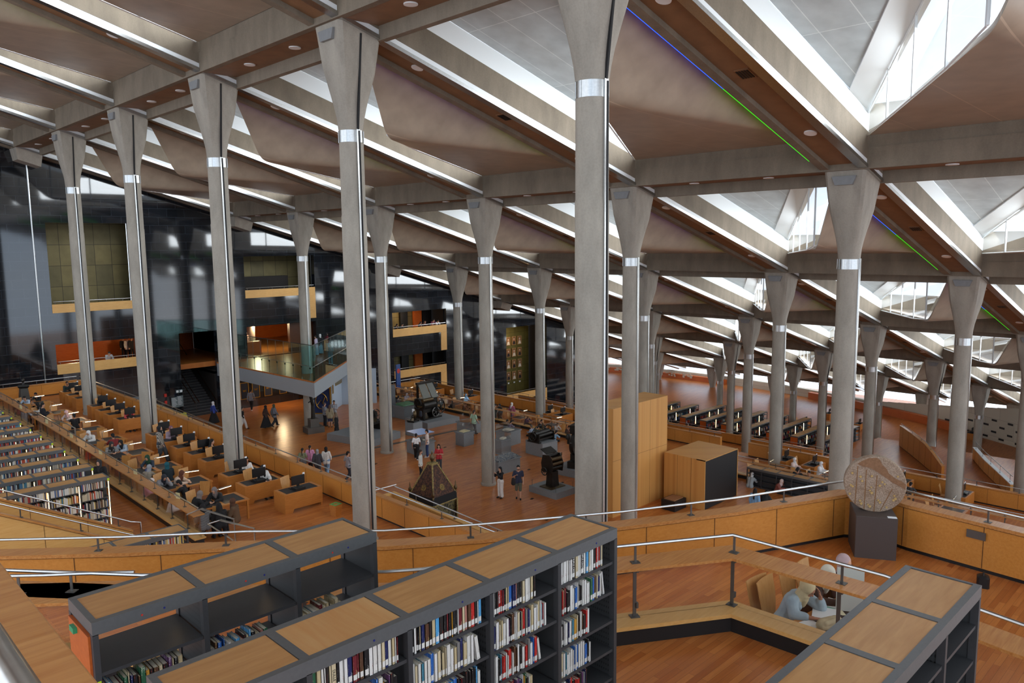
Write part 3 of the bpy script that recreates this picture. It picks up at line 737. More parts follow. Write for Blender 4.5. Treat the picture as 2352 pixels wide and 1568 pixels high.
def title(bk, txt, col, sz=.6):
    o, i, th, h = bk
    c = bpy.data.curves.new('spine_text', 'FONT'); c.body = txt; c.size = min(th * .95, .03) ; c.extrude = .0004; c.align_x = 'CENTER'; c.align_y = 'CENTER'
    t = bpy.data.objects.new('spine_title', c); COL.objects.link(t); t.parent = o; c.materials.append(col)
    t.rotation_euler = Matrix(((0, 1, 0), (0, 0, -1), (-1, 0, 0))).to_euler() if False else Matrix(((0., 1., 0.), (0., 0., -1.), (-1., 0., 0.))).to_euler()
    t.location = (th / 2, -.0014, h * .6)
    dg = bpy.context.evaluated_depsgraph_get(); me = bpy.data.meshes.new_from_object(t.evaluated_get(dg)); q = bpy.data.objects.new('spine_title', me); COL.objects.link(q); q.parent = o
    q.rotation_euler = t.rotation_euler; q.location = t.location; bpy.data.objects.remove(t); return q
m_ink = plain('black_ink', (24, 22, 22), .6); m_inkw = plain('white_ink', (225, 225, 220), .6)
def retitle(bk, i, txt, col, th=None):
    o, i0, th0, h = bk
    me = book_mesh(th0, h, .165, i); o.data = me
    nm = PAL[i][0]; lab = o['label']; o['label'] = nm + lab[len(PAL[i0][0]):]
    title((o, i, th0, h), txt, col)
def widest(lst, a, b): return max(lst[a:b], key=lambda q: q[2])
retitle(widest(B[(1, 0)], 4, 9), 2, 'DULLE', m_ink)
retitle(widest(B[(4, 0)], 5, 8), 4, 'TRIPLE CROSS', m_inkw); retitle(widest(B[(4, 0)], 8, 11), 4, 'TRIPLE CROSS', m_inkw)
retitle(widest(B[(3, 0)], 3, 6), 8, 'AT TURNER', m_inkw)
# ---------------------------------------------------------------- the photographer's own balcony rail
root = empty('balcony_rail', (-13.3, -47.5, 12.2), 0, 'oak balcony board with thick steel handrail blurred in the bottom left corner', 'railing')
mb = MB(); mb.bbox(-.2, .17, -4.5, 6, -.05, 0, .006); mb.build('board', [m_oak], root)
mb = MB(); mb.tube([(-.03, -4.5, .2), (-.03, 6, .2)], .03, 12); mb.build('handrail', [m_steel], root, True)
for yy in (-1.6, 2.2, 4.6):
    mb = MB(); mb.obox((-.03, yy, .1), (.03, .012, .2)); mb.build('rail_post', [m_steeld], root)
mb = MB(); mb.box(-.17, .12, -4.5, 6, -1.0, -.05); mb.build('panel', [m_maple], root)
# ---------------------------------------------------------------- stone disc on its pedestal
p0, p1, p2 = at(1962, 1279, FR), at(2058, 1288, FR), at(1955, 1235, FR)
ex = (p1 - p0); ang = math.atan2(ex.y, ex.x); wx = ex.length; nrm = Vector((-math.sin(ang), math.cos(ang), 0)); wy = max(.6, (p2 - p0).dot(nrm)); wy = min(wy, .8)
pc = (p0 + p1) / 2 + nrm * wy / 2
root = empty('pedestal', pc, ang, 'dark brown square pedestal in the parapet corner carrying the stone disc', 'pedestal')
mb = MB(); mb.bbox(-wx / 2, wx / 2, -wy / 2, wy / 2, 0, .78, .008); mb.build('block', [plain('brown_plinth_paint', (74, 64, 60), .55)], root)
mb = MB(); mb.obox((wx / 2 - .09, -wy / 2 + .05, .784), (.15, .08, .008)); mb.build('caption_card', [m_white], root)
def discmat():
    m, nt, b, o = newmat('carved_stone')
    v = coords(nt, (1, 1, 1)); vo = N(nt, 'TexVoronoi', Scale=46.0); nt.links.new(v, vo.inputs['Vector'])
    n = N(nt, 'TexNoise', Scale=5.0, Detail=6.0); nt.links.new(v, n.inputs['Vector'])
    c = mixc(nt, .5, ramp(nt, vo.outputs[0], [(.1, lin((186, 166, 146))), (.6, lin((112, 92, 76)))]), ramp(nt, n.outputs[0], [(.3, lin((150, 122, 96))), (.7, lin((190, 170, 150)))]))
    nt.links.new(c, b.inputs['Base Color']); b.inputs['Roughness'].default_value = .85
    bp = N(nt, 'Bump', Strength=.8, Distance=.012); nt.links.new(vo.outputs[0], bp.inputs['Height']); nt.links.new(bp.outputs[0], b.inputs['Normal'])
    return m
RD_ = .52
droot = empty('stone_disc', pc + Vector((0, 0, .78 + RD_ - .01)), math.atan2(CC.y - pc.y, CC.x - pc.x) + .12, 'round carved stone disc with a brown ribbon, balanced on the brown pedestal', 'sculpture')
mb = MB(); mb.lathe([(RD_ - .015, -.09), (RD_, -.075), (RD_, .075), (RD_ - .015, .09)], (0, 0, 0), 72, 0, (1, 0, 0)); mb.build('disc', [discmat()], droot, True)
m_rib = wood('brown_ribbon_stone', (128, 92, 64), (146, 108, 78), .7)
def ondisc(pts, name, mat, th=.008):      # flat relief on the face towards the camera: (side, up)
    mb = MB(); n = len(pts)
    v = [(.088, -a * RD_, b * RD_) for a, b in pts] + [(.088 + th, -a * RD_, b * RD_) for a, b in pts]
    mb.raw(v, [tuple(range(n, 2 * n))] + [(k, (k + 1) % n, n + (k + 1) % n, n + k) for k in range(n)]); return mb.build(name, [mat], droot)
ondisc([(-.97, .1), (-.96, -.1), (-.8, .0), (-.55, .12), (-.3, .3), (-.05, .46), (.2, .6), (.42, .62), (.6, .7), (.45, .82), (.25, .93), (0, .97), (-.12, .9), (-.2, .72), (-.32, .62), (-.42, .44), (-.62, .28), (-.82, .2)], 'ribbon', m_rib)
rnd = random.Random(3)
m_tess = plain('ochre_tessera', (188, 156, 96), .7); m_vein = plain('brown_groove', (126, 88, 52), .8)
for a0, b0, a1, b1 in ((-.55, -.1, -.2, -.93), (-.05, .34, .0, -.98), (.3, .5, .32, -.92), (.58, .62, .62, -.75)):
    w_ = .014; ondisc([(a0 - w_, b0), (a1 - w_, b1), (a1 + w_, b1), (a0 + w_, b0)], 'groove', m_vein, .004)
for a, b in [(-.3, .05), (-.22, .12), (-.15, -.02), (.12, -.1), (.16, -.22), (.1, -.3), (.48, .25), (.42, .1), (.75, .36), (.78, -.08), (.72, -.12), (.8, -.4), (-.62, -.34), (-.66, -.44), (-.6, -.5), (-.18, -.62), (-.12, -.55), (-.4, -.78), (.14, -.8), (.2, -.74), (.42, -.72), (.46, -.62), (.12, .3), (-.7, .36)]:
    s_ = rnd.uniform(.03, .055); t_ = rnd.uniform(-.3, .5); c_, q_ = math.cos(t_) * s_, math.sin(t_) * s_
    ondisc([(a + c_, b + q_), (a - q_, b + c_), (a - c_, b - q_), (a + q_, b - c_)], 'tessera', m_tess, .02)
# floor socket box on the wall and the little black bag by the parapet
p = par[10].lerp(par[11], .62)
d_ = (par[11] - par[10]).normalized()
mb = MB(); mb.obox((p.x - .0 , p.y, 8.1), (.3, .012, .14), math.atan2(d_.y, d_.x)); o = tag(mb.build('socket_plate', [m_steeld]), 'small metal grille plate on the parapet right of the stone disc', 'plate')
o.location = Vector((d_.y, -d_.x, 0)) * -.0
q = at(2258, 1333, FR + .1); mb = MB(); mb.bbox(-.1, .1, -.09, .09, -.1, .1, .03); mb.tube([(-.06, 0, .1), (-.04, 0, .14), (.04, 0, .14), (.06, 0, .1)], .01, 6)
tag(mb.build('bag', [m_black], None, True, q, .3), 'small black bag standing on the floor below the right parapet', 'bag')

# ---------------------------------------------------------------- reading furniture prototypes
m_inset = plain('black_desk_inset', (34, 34, 36), .45)
m_scr = plain('monitor_plastic', (16, 16, 17), .35)
m_lampt = emit('reading_lamp_tube', (255, 226, 178), 14.0)
m_ply = wood('chair_plywood', (192, 136, 74), (206, 152, 90), .35, (14, 14, 1.5))
m_paper = plain('paper', (226, 226, 222), .7); m_card = plain('white_number_card', (232, 234, 236), .6)
def mk_desk():
    root = empty('desk', (0, 0, -50))
    L, D, H = 1.55, .82, .74
    mb = MB(); mb.box(0, .05, .03, D, 0, H - .04); mb.build('side_panel', [m_desk], root)
    mb = MB(); mb.box(L - .05, L, .03, D, 0, H - .04); mb.build('side_panel', [m_desk], root)
    mb = MB(); mb.raw([(0, 0, 0), (.3, 0, 0), (.36, 0, .13), (L, 0, .13), (L, 0, H - .04), (0, 0, H - .04), (0, .03, 0), (.3, .03, 0), (.36, .03, .13), (L, .03, .13), (L, .03, H - .04), (0, .03, H - .04)],
        [(0, 1, 2, 3, 4, 5), (11, 10, 9, 8, 7, 6), (0, 6, 7, 1), (1, 7, 8, 2), (2, 8, 9, 3), (3, 9, 10, 4), (4, 10, 11, 5), (5, 11, 6, 0)]); mb.build('modesty_panel', [m_desk], root)
    mb = MB()
    for a in ((0, L, 0, .07), (0, L, D - .07, D), (0, .12, .07, D - .07), (L - .12, L, .07, D - .07)): mb.box(a[0], a[1], a[2], a[3], H - .04, H)
    mb.build('top_rim', [m_desk], root)
    mb = MB(); mb.box(.12, L - .12, .07, D - .07, H - .04, H - .006); mb.build('inset', [m_inset], root)
    return root
def mk_monitor():
    root = empty('computer_monitor', (0, 0, -50))
    mb = MB(); mb.bbox(-.2, .2, -.2, .16, 0, .1, .008); mb.build('computer_case', [m_scr], root)
    mb = MB(); mb.box(-.05, .05, -.01, .03, .1, .2); mb.box(-.12, .12, -.08, .1, .1, .115); mb.build('stand', [m_scr], root)
    mb = MB(); mb.bbox(-.27, .27, -.03, .02, .2, .54, .01); mb.build('screen', [m_scr], root)
    mb = MB(); mb.box(.2, .29, .0, .006, .5, .6); mb.build('number_card', [m_card], root)
    mb = MB(); mb.box(-.22, .22, .2, .33, -.0, .025); mb.build('keyboard', [m_scr], root)
    return root
def mk_chair():
    root = empty('chair', (0, 0, -50))
    mb = MB(); mb.bbox(-.21, .21, -.2, .22, .43, .45, .008); mb.build('seat', [m_ply], root)
    mb = MB(); rows = []
    for i in range(9):
        t = i / 8; z = .40 + .58 * t; w_ = .13 + .055 * min(1, t * 1.6); x = -.2 - .1 * t ** 1.6
        for s in range(5):
            u = -1 + s / 2; rows.append((x - .025 * (1 - u * u) + (.0), u * w_, z + (.03 * (u) if i == 8 else 0)))
    vs = rows + [(a - .014, b, c) for a, b, c in rows]; fs = []; K = len(rows)
    for i in range(8):
        for s in range(4):
            a = i * 5 + s; fs += [(a, a + 1, a + 6, a + 5), (K + a, K + a + 5, K + a + 6, K + a + 1)]
    for i in range(8): fs += [(i * 5, (i + 1) * 5, K + (i + 1) * 5, K + i * 5), (i * 5 + 4, K + i * 5 + 4, K + (i + 1) * 5 + 4, (i + 1) * 5 + 4)]
    for s in range(4): fs += [(s, K + s, K + s + 1, s + 1), (40 + s, 41 + s, K + 41 + s, K + 40 + s)]
    mb.raw(vs, fs); mb.build('backrest', [m_ply], root, True)
    for x, y in ((.17, .18), (.17, -.18), (-.19, .18), (-.19, -.18)):
        mb = MB(); mb.tube([(x * .9, y * .9, .43), (x * 1.1, y * 1.1, 0)], .011, 8); mb.build('leg', [m_steel], root)
    return root
def mk_table():
    root = empty('reading_table', (0, 0, -50))
    L, D, H = 1.9, 1.15, .74
    mb = MB()
    for a in ((-L / 2, L / 2, -D / 2, -D / 2 + .1), (-L / 2, L / 2, D / 2 - .1, D / 2), (-L / 2, -L / 2 + .12, -D / 2 + .1, D / 2 - .1), (L / 2 - .12, L / 2, -D / 2 + .1, D / 2 - .1), (-.08, .08, -D / 2 + .1, D / 2 - .1)): mb.box(a[0], a[1], a[2], a[3], H - .045, H)
    mb.build('top_rim', [m_desk], root)
    mb = MB(); mb.box(-L / 2 + .12, -.08, -D / 2 + .1, D / 2 - .1, H - .04, H - .005); mb.build('inset', [m_inset], root)
    mb = MB(); mb.box(.08, L / 2 - .12, -D / 2 + .1, D / 2 - .1, H - .04, H - .005); mb.build('inset', [m_inset], root)
    for x, y in ((1, 1), (1, -1), (-1, 1), (-1, -1)):
        mb = MB(); mb.box(x * (L / 2 - .06) - .035, x * (L / 2 - .06) + .035, y * (D / 2 - .06) - .035, y * (D / 2 - .06) + .035, 0, H - .045); mb.build('leg', [m_desk], root)
    return root
def mk_lamp():
    root = empty('reading_lamp', (0, 0, -50))
    mb = MB(); mb.lathe([(.06, 0), (.06, .012), (.012, .02)], n=14); mb.tube([(0, 0, .015), (0, 0, .36), (.03, 0, .385), (.12, 0, .39)], .011, 8); mb.build('stem', [m_steel], root)
    mb = MB(); mb.bbox(.1, .62, -.03, .03, .385, .41, .006); mb.build('hood', [m_steel], root)
    mb = MB(); mb.tube([(.12, 0, .376), (.6, 0, .376)], .013, 8); mb.build('lamp_tube', [m_lampt], root)
    return root
def mk_bin():
    root = empty('waste_bin', (0, 0, -50))
    mb = MB(); mb.raw([(-.13, -.13, 0), (.13, -.13, 0), (.13, .13, 0), (-.13, .13, 0), (-.16, -.16, .42), (.16, -.16, .42), (.16, .16, .42), (-.16, .16, .42)], [(3, 2, 1, 0), (0, 1, 5, 4), (1, 2, 6, 5), (2, 3, 7, 6), (3, 0, 4, 7), (4, 5, 6, 7)]); mb.build('box', [m_desk], root)
    mb = MB()
    for a in ((-.16, .16, -.16, -.09), (-.16, .16, .09, .16), (-.16, -.09, -.09, .09), (.09, .16, -.09, .09)): mb.box(a[0], a[1], a[2], a[3], .42, .435)
    mb.build('green_rim', [plain('green_lid', (96, 150, 76), .5)], root)
    return root
P_DESK, P_MON, P_CHAIR, P_TABLE, P_LAMP, P_BIN = mk_desk(), mk_monitor(), mk_chair(), mk_table(), mk_lamp(), mk_bin()
PROTOS = [P_DESK, P_MON, P_CHAIR, P_TABLE, P_LAMP, P_BIN]
def put(proto, loc, rz, label, cat, group=None):
    o = dup(proto, Vector(loc), rz); tag(o, label, cat, group); return o
def desk_set(x, y, z, who, grp, chair=True, ry=0, mon=True, wide=1.0):
    d = put(P_DESK, (x, y, z), ry, 'maple computer desk, ' + who, 'desk', 'computer desks ' + grp)
    c, s = math.cos(ry), math.sin(ry); R_ = lambda a, b: (x + a * c - b * s, y + a * s + b * c)
    if mon:
        px, py = R_(.72, .3); put(P_MON, (px, py, z + .735), ry, 'black monitor on the computer desk ' + who, 'monitor', 'monitors ' + grp)
    if chair:
        px, py = R_(.75, 1.12); put(P_CHAIR, (px, py, z), ry - PI / 2 + random.uniform(-.2, .2), 'plywood chair behind computer desk ' + who, 'chair', 'desk chairs ' + grp)

# ---------------------------------------------------------------- left terrace (desks, tables, stacks)
ZL = 3.45
dy = [(650, 1184), (565, 1162), (523, 1138), (474, 1101), (440, 1084), (407, 1068), (378, 1052), (350, 1036), (273, 997), (250, 985), (230, 975), (212, 964), (176, 944), (159, 936), (146, 928)]
for k, (px, py) in enumerate(dy):
    p = at(px, py, ZL)
    desk_set(p.x if k else p.x + .1, p.y, ZL, '%s from near end, left terrace' % ORD[k], 'on the left terrace', True)
put(P_BIN, at(772, 1183, ZL), .2, 'wooden waste bin with green rim in the terrace corner near the leftmost bookcase', 'bin')
put(P_BIN, at(319, 986, ZL), .2, 'wooden waste bin with green rim beside the second tall column', 'bin')
tY = [-23.3, -20.2, -17.3, -14.1, -10.7, -7.7, -4.9, -1.9, 1.9]
CH = []
for k, ty in enumerate(tY):
    w_ = '%s from near end, left terrace' % ORD[k]
    put(P_TABLE, (-2.55, ty, ZL), 0, 'long maple reading table, ' + w_, 'table', 'reading tables on the left terrace')
    put(P_LAMP, (-2.5, ty + .1, ZL + .738), [.2, -.3, .1, .0, .4, -.2, .1, .2, 0][k], 'lit tube lamp on the reading table ' + w_, 'lamp', 'reading lamps on the left terrace')
    for sx, sy in ((-.5, 1), (.5, 1), (-.5, -1), (.5, -1)):
        if random.random() < .9:
            put(P_CHAIR, (-2.55 + sx * .9, ty + sy * .86, ZL), -sy * PI / 2 + random.uniform(-.25, .25), 'plywood chair, %s side of reading table %s' % ('far' if sy > 0 else 'near', w_), 'chair', 'chairs around reading tables on the left terrace, %s table, %s side' % (ORD[k], 'far' if sy > 0 else 'near'))
pl = [(at(-120, 880, 4.85).x - .2, 6.5), (-4.25, 1.0), (-3.75, -5.0)]
pl = [(-4.05, 6.3, 0), (-4.05, -2.0, 0)]
partition('counter_partition', [Vector((-4.3, 7.6, 0)), Vector((-4.25, -4.2, 0))], 4.85, 4.0, ZL, 'oak counter partition of the left terrace, far piece by the black wall', w=.36)
partition('counter_partition', [Vector((-4.25, -5.6, 0)), Vector((-4.5, -26.1, 0))], 4.85, 4.0, ZL, 'long oak counter partition with steel rail between left stacks and reading tables', w=.36)
for pp, lab in (([(75, 948), (118, 962), (154, 973), (172, 983), (172, 1010)], 'bent steel handrail by the gap in the left counter partition'), ([(428, 1182), (462, 1168), (538, 1192), (538, 1240)], 'bent steel handrail at the near end of the left counter partition'), ([(535, 1240), (478, 1203), (506, 1194), (584, 1213), (584, 1236)], 'lower bent steel handrail beside the seated readers near the left terrace end')):
    mb = MB(); pts = []
    zz = 4.95
    P_ = [at(x, y, zz) for x, y in pp[:-1]]; e_ = P_[-1].copy(); e_.z = ZL; P_.append(e_)
    mb.tube(P_, .022, 8); tag(mb.build('handrail', [m_steel], None, True), lab, 'handrail')
# number cards standing on the counter
for k, yy in enumerate((2.5, -3, -8, -12, -16, -20, -24)):
    mb = MB(); mb.obox((-4.15, yy, 4.95), (.012, .2, .2), .3); tag(mb.build('counter_card', [plain('cream_card', (206, 196, 150), .6) if k == 0 else bpy.data.materials['cream_card']]), 'cream card sign on the left counter, %s from the black wall' % ORD[k], 'sign', 'cream cards on the left counter')
# parapets of the left terrace
pp = [Vector((1.55, -35, 4.3)), Vector((1.6, -26.5, 4.3)), Vector((1.75, -14, 4.3)), Vector((1.75, -2, 4.3)), Vector((1.6, 8.3, 4.3))]
parapet('terrace_parapet', pp, ZL, 'long maple parapet with steel rail along the computer desks of the left terrace', side=-1, th=.24, step=1.9)
parapet('terrace_parapet', [Vector((1.6, 8.35, 4.3)), Vector((-3.9, 8.35, 4.3))], ZL, 'short maple parapet with rail below the black wall at far left', side=-1, th=.24, step=1.9)
# stair wells beyond the parapet
for (ya, yb, lab) in ((-16.3, -1.5, 'pale maple stair parapet with steel rail below the second tall column'), (-34.5, -26.0, 'pale maple stair parapet with steel rails in front of the embroidered tent')):
    r_ = parapet('stair_parapet', [Vector((3.3, ya, 3.45)), Vector((3.3, yb, 3.75))], 0, lab, side=1, th=.2, m=m_maplel, mc=m_maplel, rail=.28, step=2.2)
    mb = MB(); mb.sweep([Vector((1.75, yb, 3.75)), Vector((3.3, yb, 3.75))], [(0, -3.7), (.15, -3.7), (.15, 0), (0, 0)]); mb.build('end_panel', [m_maplel], r_)
    mb = MB(); mb.tube([(1.75, yb, 4.05), (3.3, yb, 4.05)], .022, 8); mb.build('end_rail', [m_steel], r_, True)
    mb = MB()
    for k in range(14): mb.box(1.8, 3.12, ya + (yb - ya) * k / 14, ya + (yb - ya) * (k + 1) / 14, 0, 3.3 * (14 - k) / 14 if ya < -20 else 3.3 * (k + 1) / 14)
    mb.build('steps', [m_floor], r_)
# stair coming down from the upper terrace at left
for yy, lab in ((-25.5, 'sloping maple stair parapet with steel rail, behind the nearer one at left'), (-26.9, 'sloping maple stair parapet with steel rail, nearer of the pair at left')):
    z1, z0, x1, x0 = 4.75, 8.2, -6.15, -12.4
    if yy < -26: z1, x1 = 4.52, -6.0
    sl = [Vector((x0, yy, z1 + (x1 - x0) * .548)), Vector((x1, yy, z1))]
    r_ = parapet('stair_parapet', sl, 3.8, lab, side=-1, th=.2, m=m_maplel, rail=.24, step=1.55, panel=1.6)
    mb = MB(); mb.tube([(x1, yy - .1, z1 + .24), (x1 + .25, yy - .1, z1 + .16), (x1 + .25, yy - .1, z1 - .4)], .022, 8); mb.build('rail_end', [m_steel], r_, True)
mb = MB()
for k in range(18): mb.box(-6.2 - .33 * (k + 1), -6.2 - .33 * k, -26.9, -25.7, 3.8, 3.85 + .18 * (k + 1))
struct(mb.build('floor_stair', [m_floor]))
# bookcases of the left stacks
ZS, ZST = 3.85, 5.95
stackrows = [-22.95 + 1.6 * k for k in range(19)]
ST = []
for k, y in enumerate(stackrows):
    w_ = '%s row from the stair' % ORD[k]
    nun = 6
    c = bookcase('bookcase', -6.08 - nun * .85, nun, .85, y + .0, y - .6, ZST, ZS, 'low grey bookcase with wooden top in the left stacks, ' + w_, [.33, .65, .97, 1.29, 1.61], endl=False, lite=True, group='bookcases in the left stacks', back=True)
    for q in range(nun):
        if k < 8:
            mb = MB(); mb.box((q + 1) * .85 - .045, (q + 1) * .85 - .03, -.315, -.3, .5, 1.96); mb.build('light_tube', [m_tube], c)
    mb = MB(); mb.box(nun * .85 - .06, nun * .85 + .002, -.304, -.29, 1.98, 2.05); mb.build('green_tag', [bpy.data.materials['lime_sticker']], c)
    ST.append((-6.08 - nun * .85, y - .6, nun))
c = bookcase('bookcase', -6.2 - 4 * .85, 4, .85, -29.5, -30.1, ZST, ZS, 'low grey bookcase with wooden top between stair and nearest left bookcase', [.33, .65, .97, 1.29, 1.61], endl=False, lite=True, back=True)
ST.append((-6.2 - 4 * .85, -30.1, 4))
mb = MB(); rnd = random.Random(11)
for x0, yf, nun in ST:
    for q in range(nun):
        for si, so in enumerate([.33, .65, .97, 1.29, 1.61]):
            x = x0 + q * .85 + .04; xe = x0 + (q + 1) * .85 - .08 - (rnd.random() * .25 if rnd.random() < .5 else 0); z = ZST - so + .001
            base_i = rnd.randrange(12)
            while x < xe:
                th = rnd.uniform(.018, .045); h = rnd.uniform(.19, .25)
                i = base_i if rnd.random() < .3 else rnd.choices(range(12), weights=[9, 8, 7, 5, 4, 4, 3, 3, 4, 3, 3, 2])[0]
                mb.box(x, x + th - .002, yf + .02, yf + .19, z, z + h, i)
                x += th
BKM = [plain('shelf_book_%d' % k, c, .6) for k, c in enumerate([(206, 204, 196), (190, 178, 150), (150, 142, 128), (40, 44, 70), (36, 34, 34), (120, 44, 38), (176, 70, 40), (60, 110, 130), (96, 70, 50), (150, 40, 36), (70, 96, 140), (200, 170, 90)])]
o = tag(mb.build('shelved_books', BKM), 'rows of small books packed on the bookcases of the left stacks', 'books', None, 'stuff')
# ---------------------------------------------------------------- people
def capsule(mb, a, b, ra, rb, n=12):
    a, b = Vector(a), Vector(b); d = b - a; L = max(d.length, 1e-4); d = d / L
    pts, rs = [], []
    for t in (-1, -.86, -.5): pts.append(a + d * ra * t); rs.append(ra * math.sqrt(max(0, 1 - t * t)) + 1e-4)
    for t in (0, .33, .66, 1): pts.append(a + d * L * t); rs.append(ra + (rb - ra) * t)
    for t in (.5, .86, 1): pts.append(b + d * rb * t); rs.append(rb * math.sqrt(max(0, 1 - t * t)) + 1e-4)
    up = Vector((0, 0, 1)) if abs(d.z) < .9 else Vector((1, 0, 0)); u = d.cross(up).normalized(); v = u.cross(d); bs = len(mb.v)
    for p, r in zip(pts, rs): mb.v += [tuple(p + (u * math.cos(2 * PI * q / n) + v * math.sin(2 * PI * q / n)) * r) for q in range(n)]
    for i in range(len(pts) - 1):
        for q in range(n): mb.f.append((bs + i * n + q, bs + i * n + (q + 1) % n, bs + (i + 1) * n + (q + 1) % n, bs + (i + 1) * n + q)); mb.m.append(0)
    mb.f.append(tuple(bs + q for q in range(n - 1, -1, -1))); mb.m.append(0); mb.f.append(tuple(bs + (len(pts) - 1) * n + q for q in range(n))); mb.m.append(0)
def fuse(mb, voxel, smooth=2):
    me = mb.mesh('tmp', [m_white]); o = bpy.data.objects.new('tmp', me); COL.objects.link(o)
    r = o.modifiers.new('r', 'REMESH'); r.mode = 'VOXEL'; r.voxel_size = voxel
    if smooth: s = o.modifiers.new('s', 'SMOOTH'); s.factor = .5; s.iterations = smooth
    dg = bpy.context.evaluated_depsgraph_get(); out = bpy.data.meshes.new_from_object(o.evaluated_get(dg))
    bpy.data.objects.remove(o); bpy.data.meshes.remove(me)
    out.polygons.foreach_set('use_smooth', [True] * len(out.polygons)); out.materials.clear(); out.materials.append(m_white); return out
def V3(*a): return Vector(a)
def pose(name):
    J = {}
    if name.startswith('sit'):
        J = dict(pel=V3(0, 0, .54), che=V3(.06, 0, .86), nec=V3(.1, 0, 1.03), hea=V3(.13, 0, 1.18))
        for s, k in ((1, 'L'), (-1, 'R')):
            J.update({'sh' + k: V3(.06, .165 * s, .97), 'el' + k: V3(.16, .22 * s, .76), 'wr' + k: V3(.40, .13 * s, .775), 'hi' + k: V3(.02, .085 * s, .52), 'kn' + k: V3(.43, .1 * s, .51), 'an' + k: V3(.38, .1 * s, .09), 'to' + k: V3(.52, .11 * s, .035)})
        if name == 'sit_write':
            J.update(che=V3(.13, 0, .83), nec=V3(.22, 0, .98), hea=V3(.29, 0, 1.11))
            for s, k in ((1, 'L'), (-1, 'R')): J.update({'sh' + k: V3(.17, .165 * s, .93), 'el' + k: V3(.30, .25 * s, .78), 'wr' + k: V3(.50, .1 * s, .785)})
        if name == 'sit_cheek':
            J.update(che=V3(.16, 0, .82), nec=V3(.25, 0, .975), hea=V3(.335, 0, 1.085), shL=V3(.2, .165, .92), shR=V3(.19, -.165, .92), elL=V3(.45, .2, .785), wrL=V3(.46, .13, .965), elR=V3(.27, -.25, .775), wrR=V3(.50, -.17, .785))
    else:
        J = dict(pel=V3(0, 0, .93), che=V3(0, 0, 1.25), nec=V3(0, 0, 1.42), hea=V3(.02, 0, 1.575))
        for s, k in ((1, 'L'), (-1, 'R')):
            J.update({'sh' + k: V3(-.01, .175 * s, 1.37), 'el' + k: V3(-.03, .225 * s, 1.1), 'wr' + k: V3(.05, .235 * s, .87), 'hi' + k: V3(0, .085 * s, .9), 'kn' + k: V3(.02, .095 * s, .49), 'an' + k: V3(-.01, .1 * s, .085), 'to' + k: V3(.14, .12 * s, .035)})
        if name == 'walk':
            J.update(knL=V3(.17, .09, .5), anL=V3(.26, .09, .1), toL=V3(.4, .1, .06), knR=V3(.02, -.09, .49), anR=V3(-.26, -.09, .14), toR=V3(-.13, -.1, .04), elR=V3(.05, -.23, 1.11), wrR=V3(.2, -.21, .91), elL=V3(-.1, .23, 1.11), wrL=V3(-.08, .24, .87))
        if name == 'photo':
            for s, k in ((1, 'L'), (-1, 'R')): J.update({'el' + k: V3(.2, .19 * s, 1.2), 'wr' + k: V3(.33, .06 * s, 1.39)})
        if name == 'hold':
            for s, k in ((1, 'L'), (-1, 'R')): J.update({'el' + k: V3(.02, .23 * s, 1.1), 'wr' + k: V3(.24, .08 * s, 1.16)})
        if name == 'lean':
            J.update(pel=V3(-.12, 0, .92), che=V3(.06, 0, 1.2), nec=V3(.16, 0, 1.34), hea=V3(.24, 0, 1.46))
            for s, k in ((1, 'L'), (-1, 'R')): J.update({'sh' + k: V3(.1, .175 * s, 1.29), 'el' + k: V3(.26, .25 * s, 1.06), 'wr' + k: V3(.44, .09 * s, 1.04), 'hi' + k: V3(-.12, .085 * s, .89)})
        if name == 'strap':
            J.update(elR=V3(.02, -.26, 1.12), wrR=V3(.17, -.13, 1.24), knL=V3(.14, .09, .5), anL=V3(.12, .09, .1), toL=V3(.26, .1, .06), anR=V3(-.14, -.09, .1), toR=V3(0, -.1, .04))
    return J
def hand(mb, w, d, side, fine, curl=.35, ref=None):
    """palm, four fingers and a thumb beyond wrist w along direction d"""
    d = Vector(d).normalized(); up = Vector((0, 0, 1)); lat = d.cross(up)
    lat = lat.normalized() if lat.length > .2 else Vector((1, 0, 0)); nrm = lat.cross(d).normalized(); dn = -nrm
    lat = lat * (1 if side > 0 else -1)          # towards the thumb
    pc = w + d * .045
    for q in (-.02, 0, .02): capsule(mb, w + lat * q * .7, w + d * .085 + lat * q, .014, .012, 8)
    for i, (o, L) in enumerate(((.03, .07), (.01, .08), (-.01, .074), (-.028, .058))):
        a = w + d * .085 + lat * o; b = a + (d * math.cos(curl) + dn * math.sin(curl)) * L * .5; c = b + (d * math.cos(curl * 2.4) + dn * math.sin(curl * 2.4)) * L * .5
        capsule(mb, a, b, .0092, .0085, 8); capsule(mb, b, c, .0085, .007, 8)
    a = w + d * .025 + lat * .026; b = a + (d * .75 + lat * .6 + dn * .25) * .04; c = b + (d * .95 + lat * .15 + dn * .3) * .032
    capsule(mb, a, b, .0115, .0095, 8); capsule(mb, b, c, .0095, .008, 8)
MC = {}
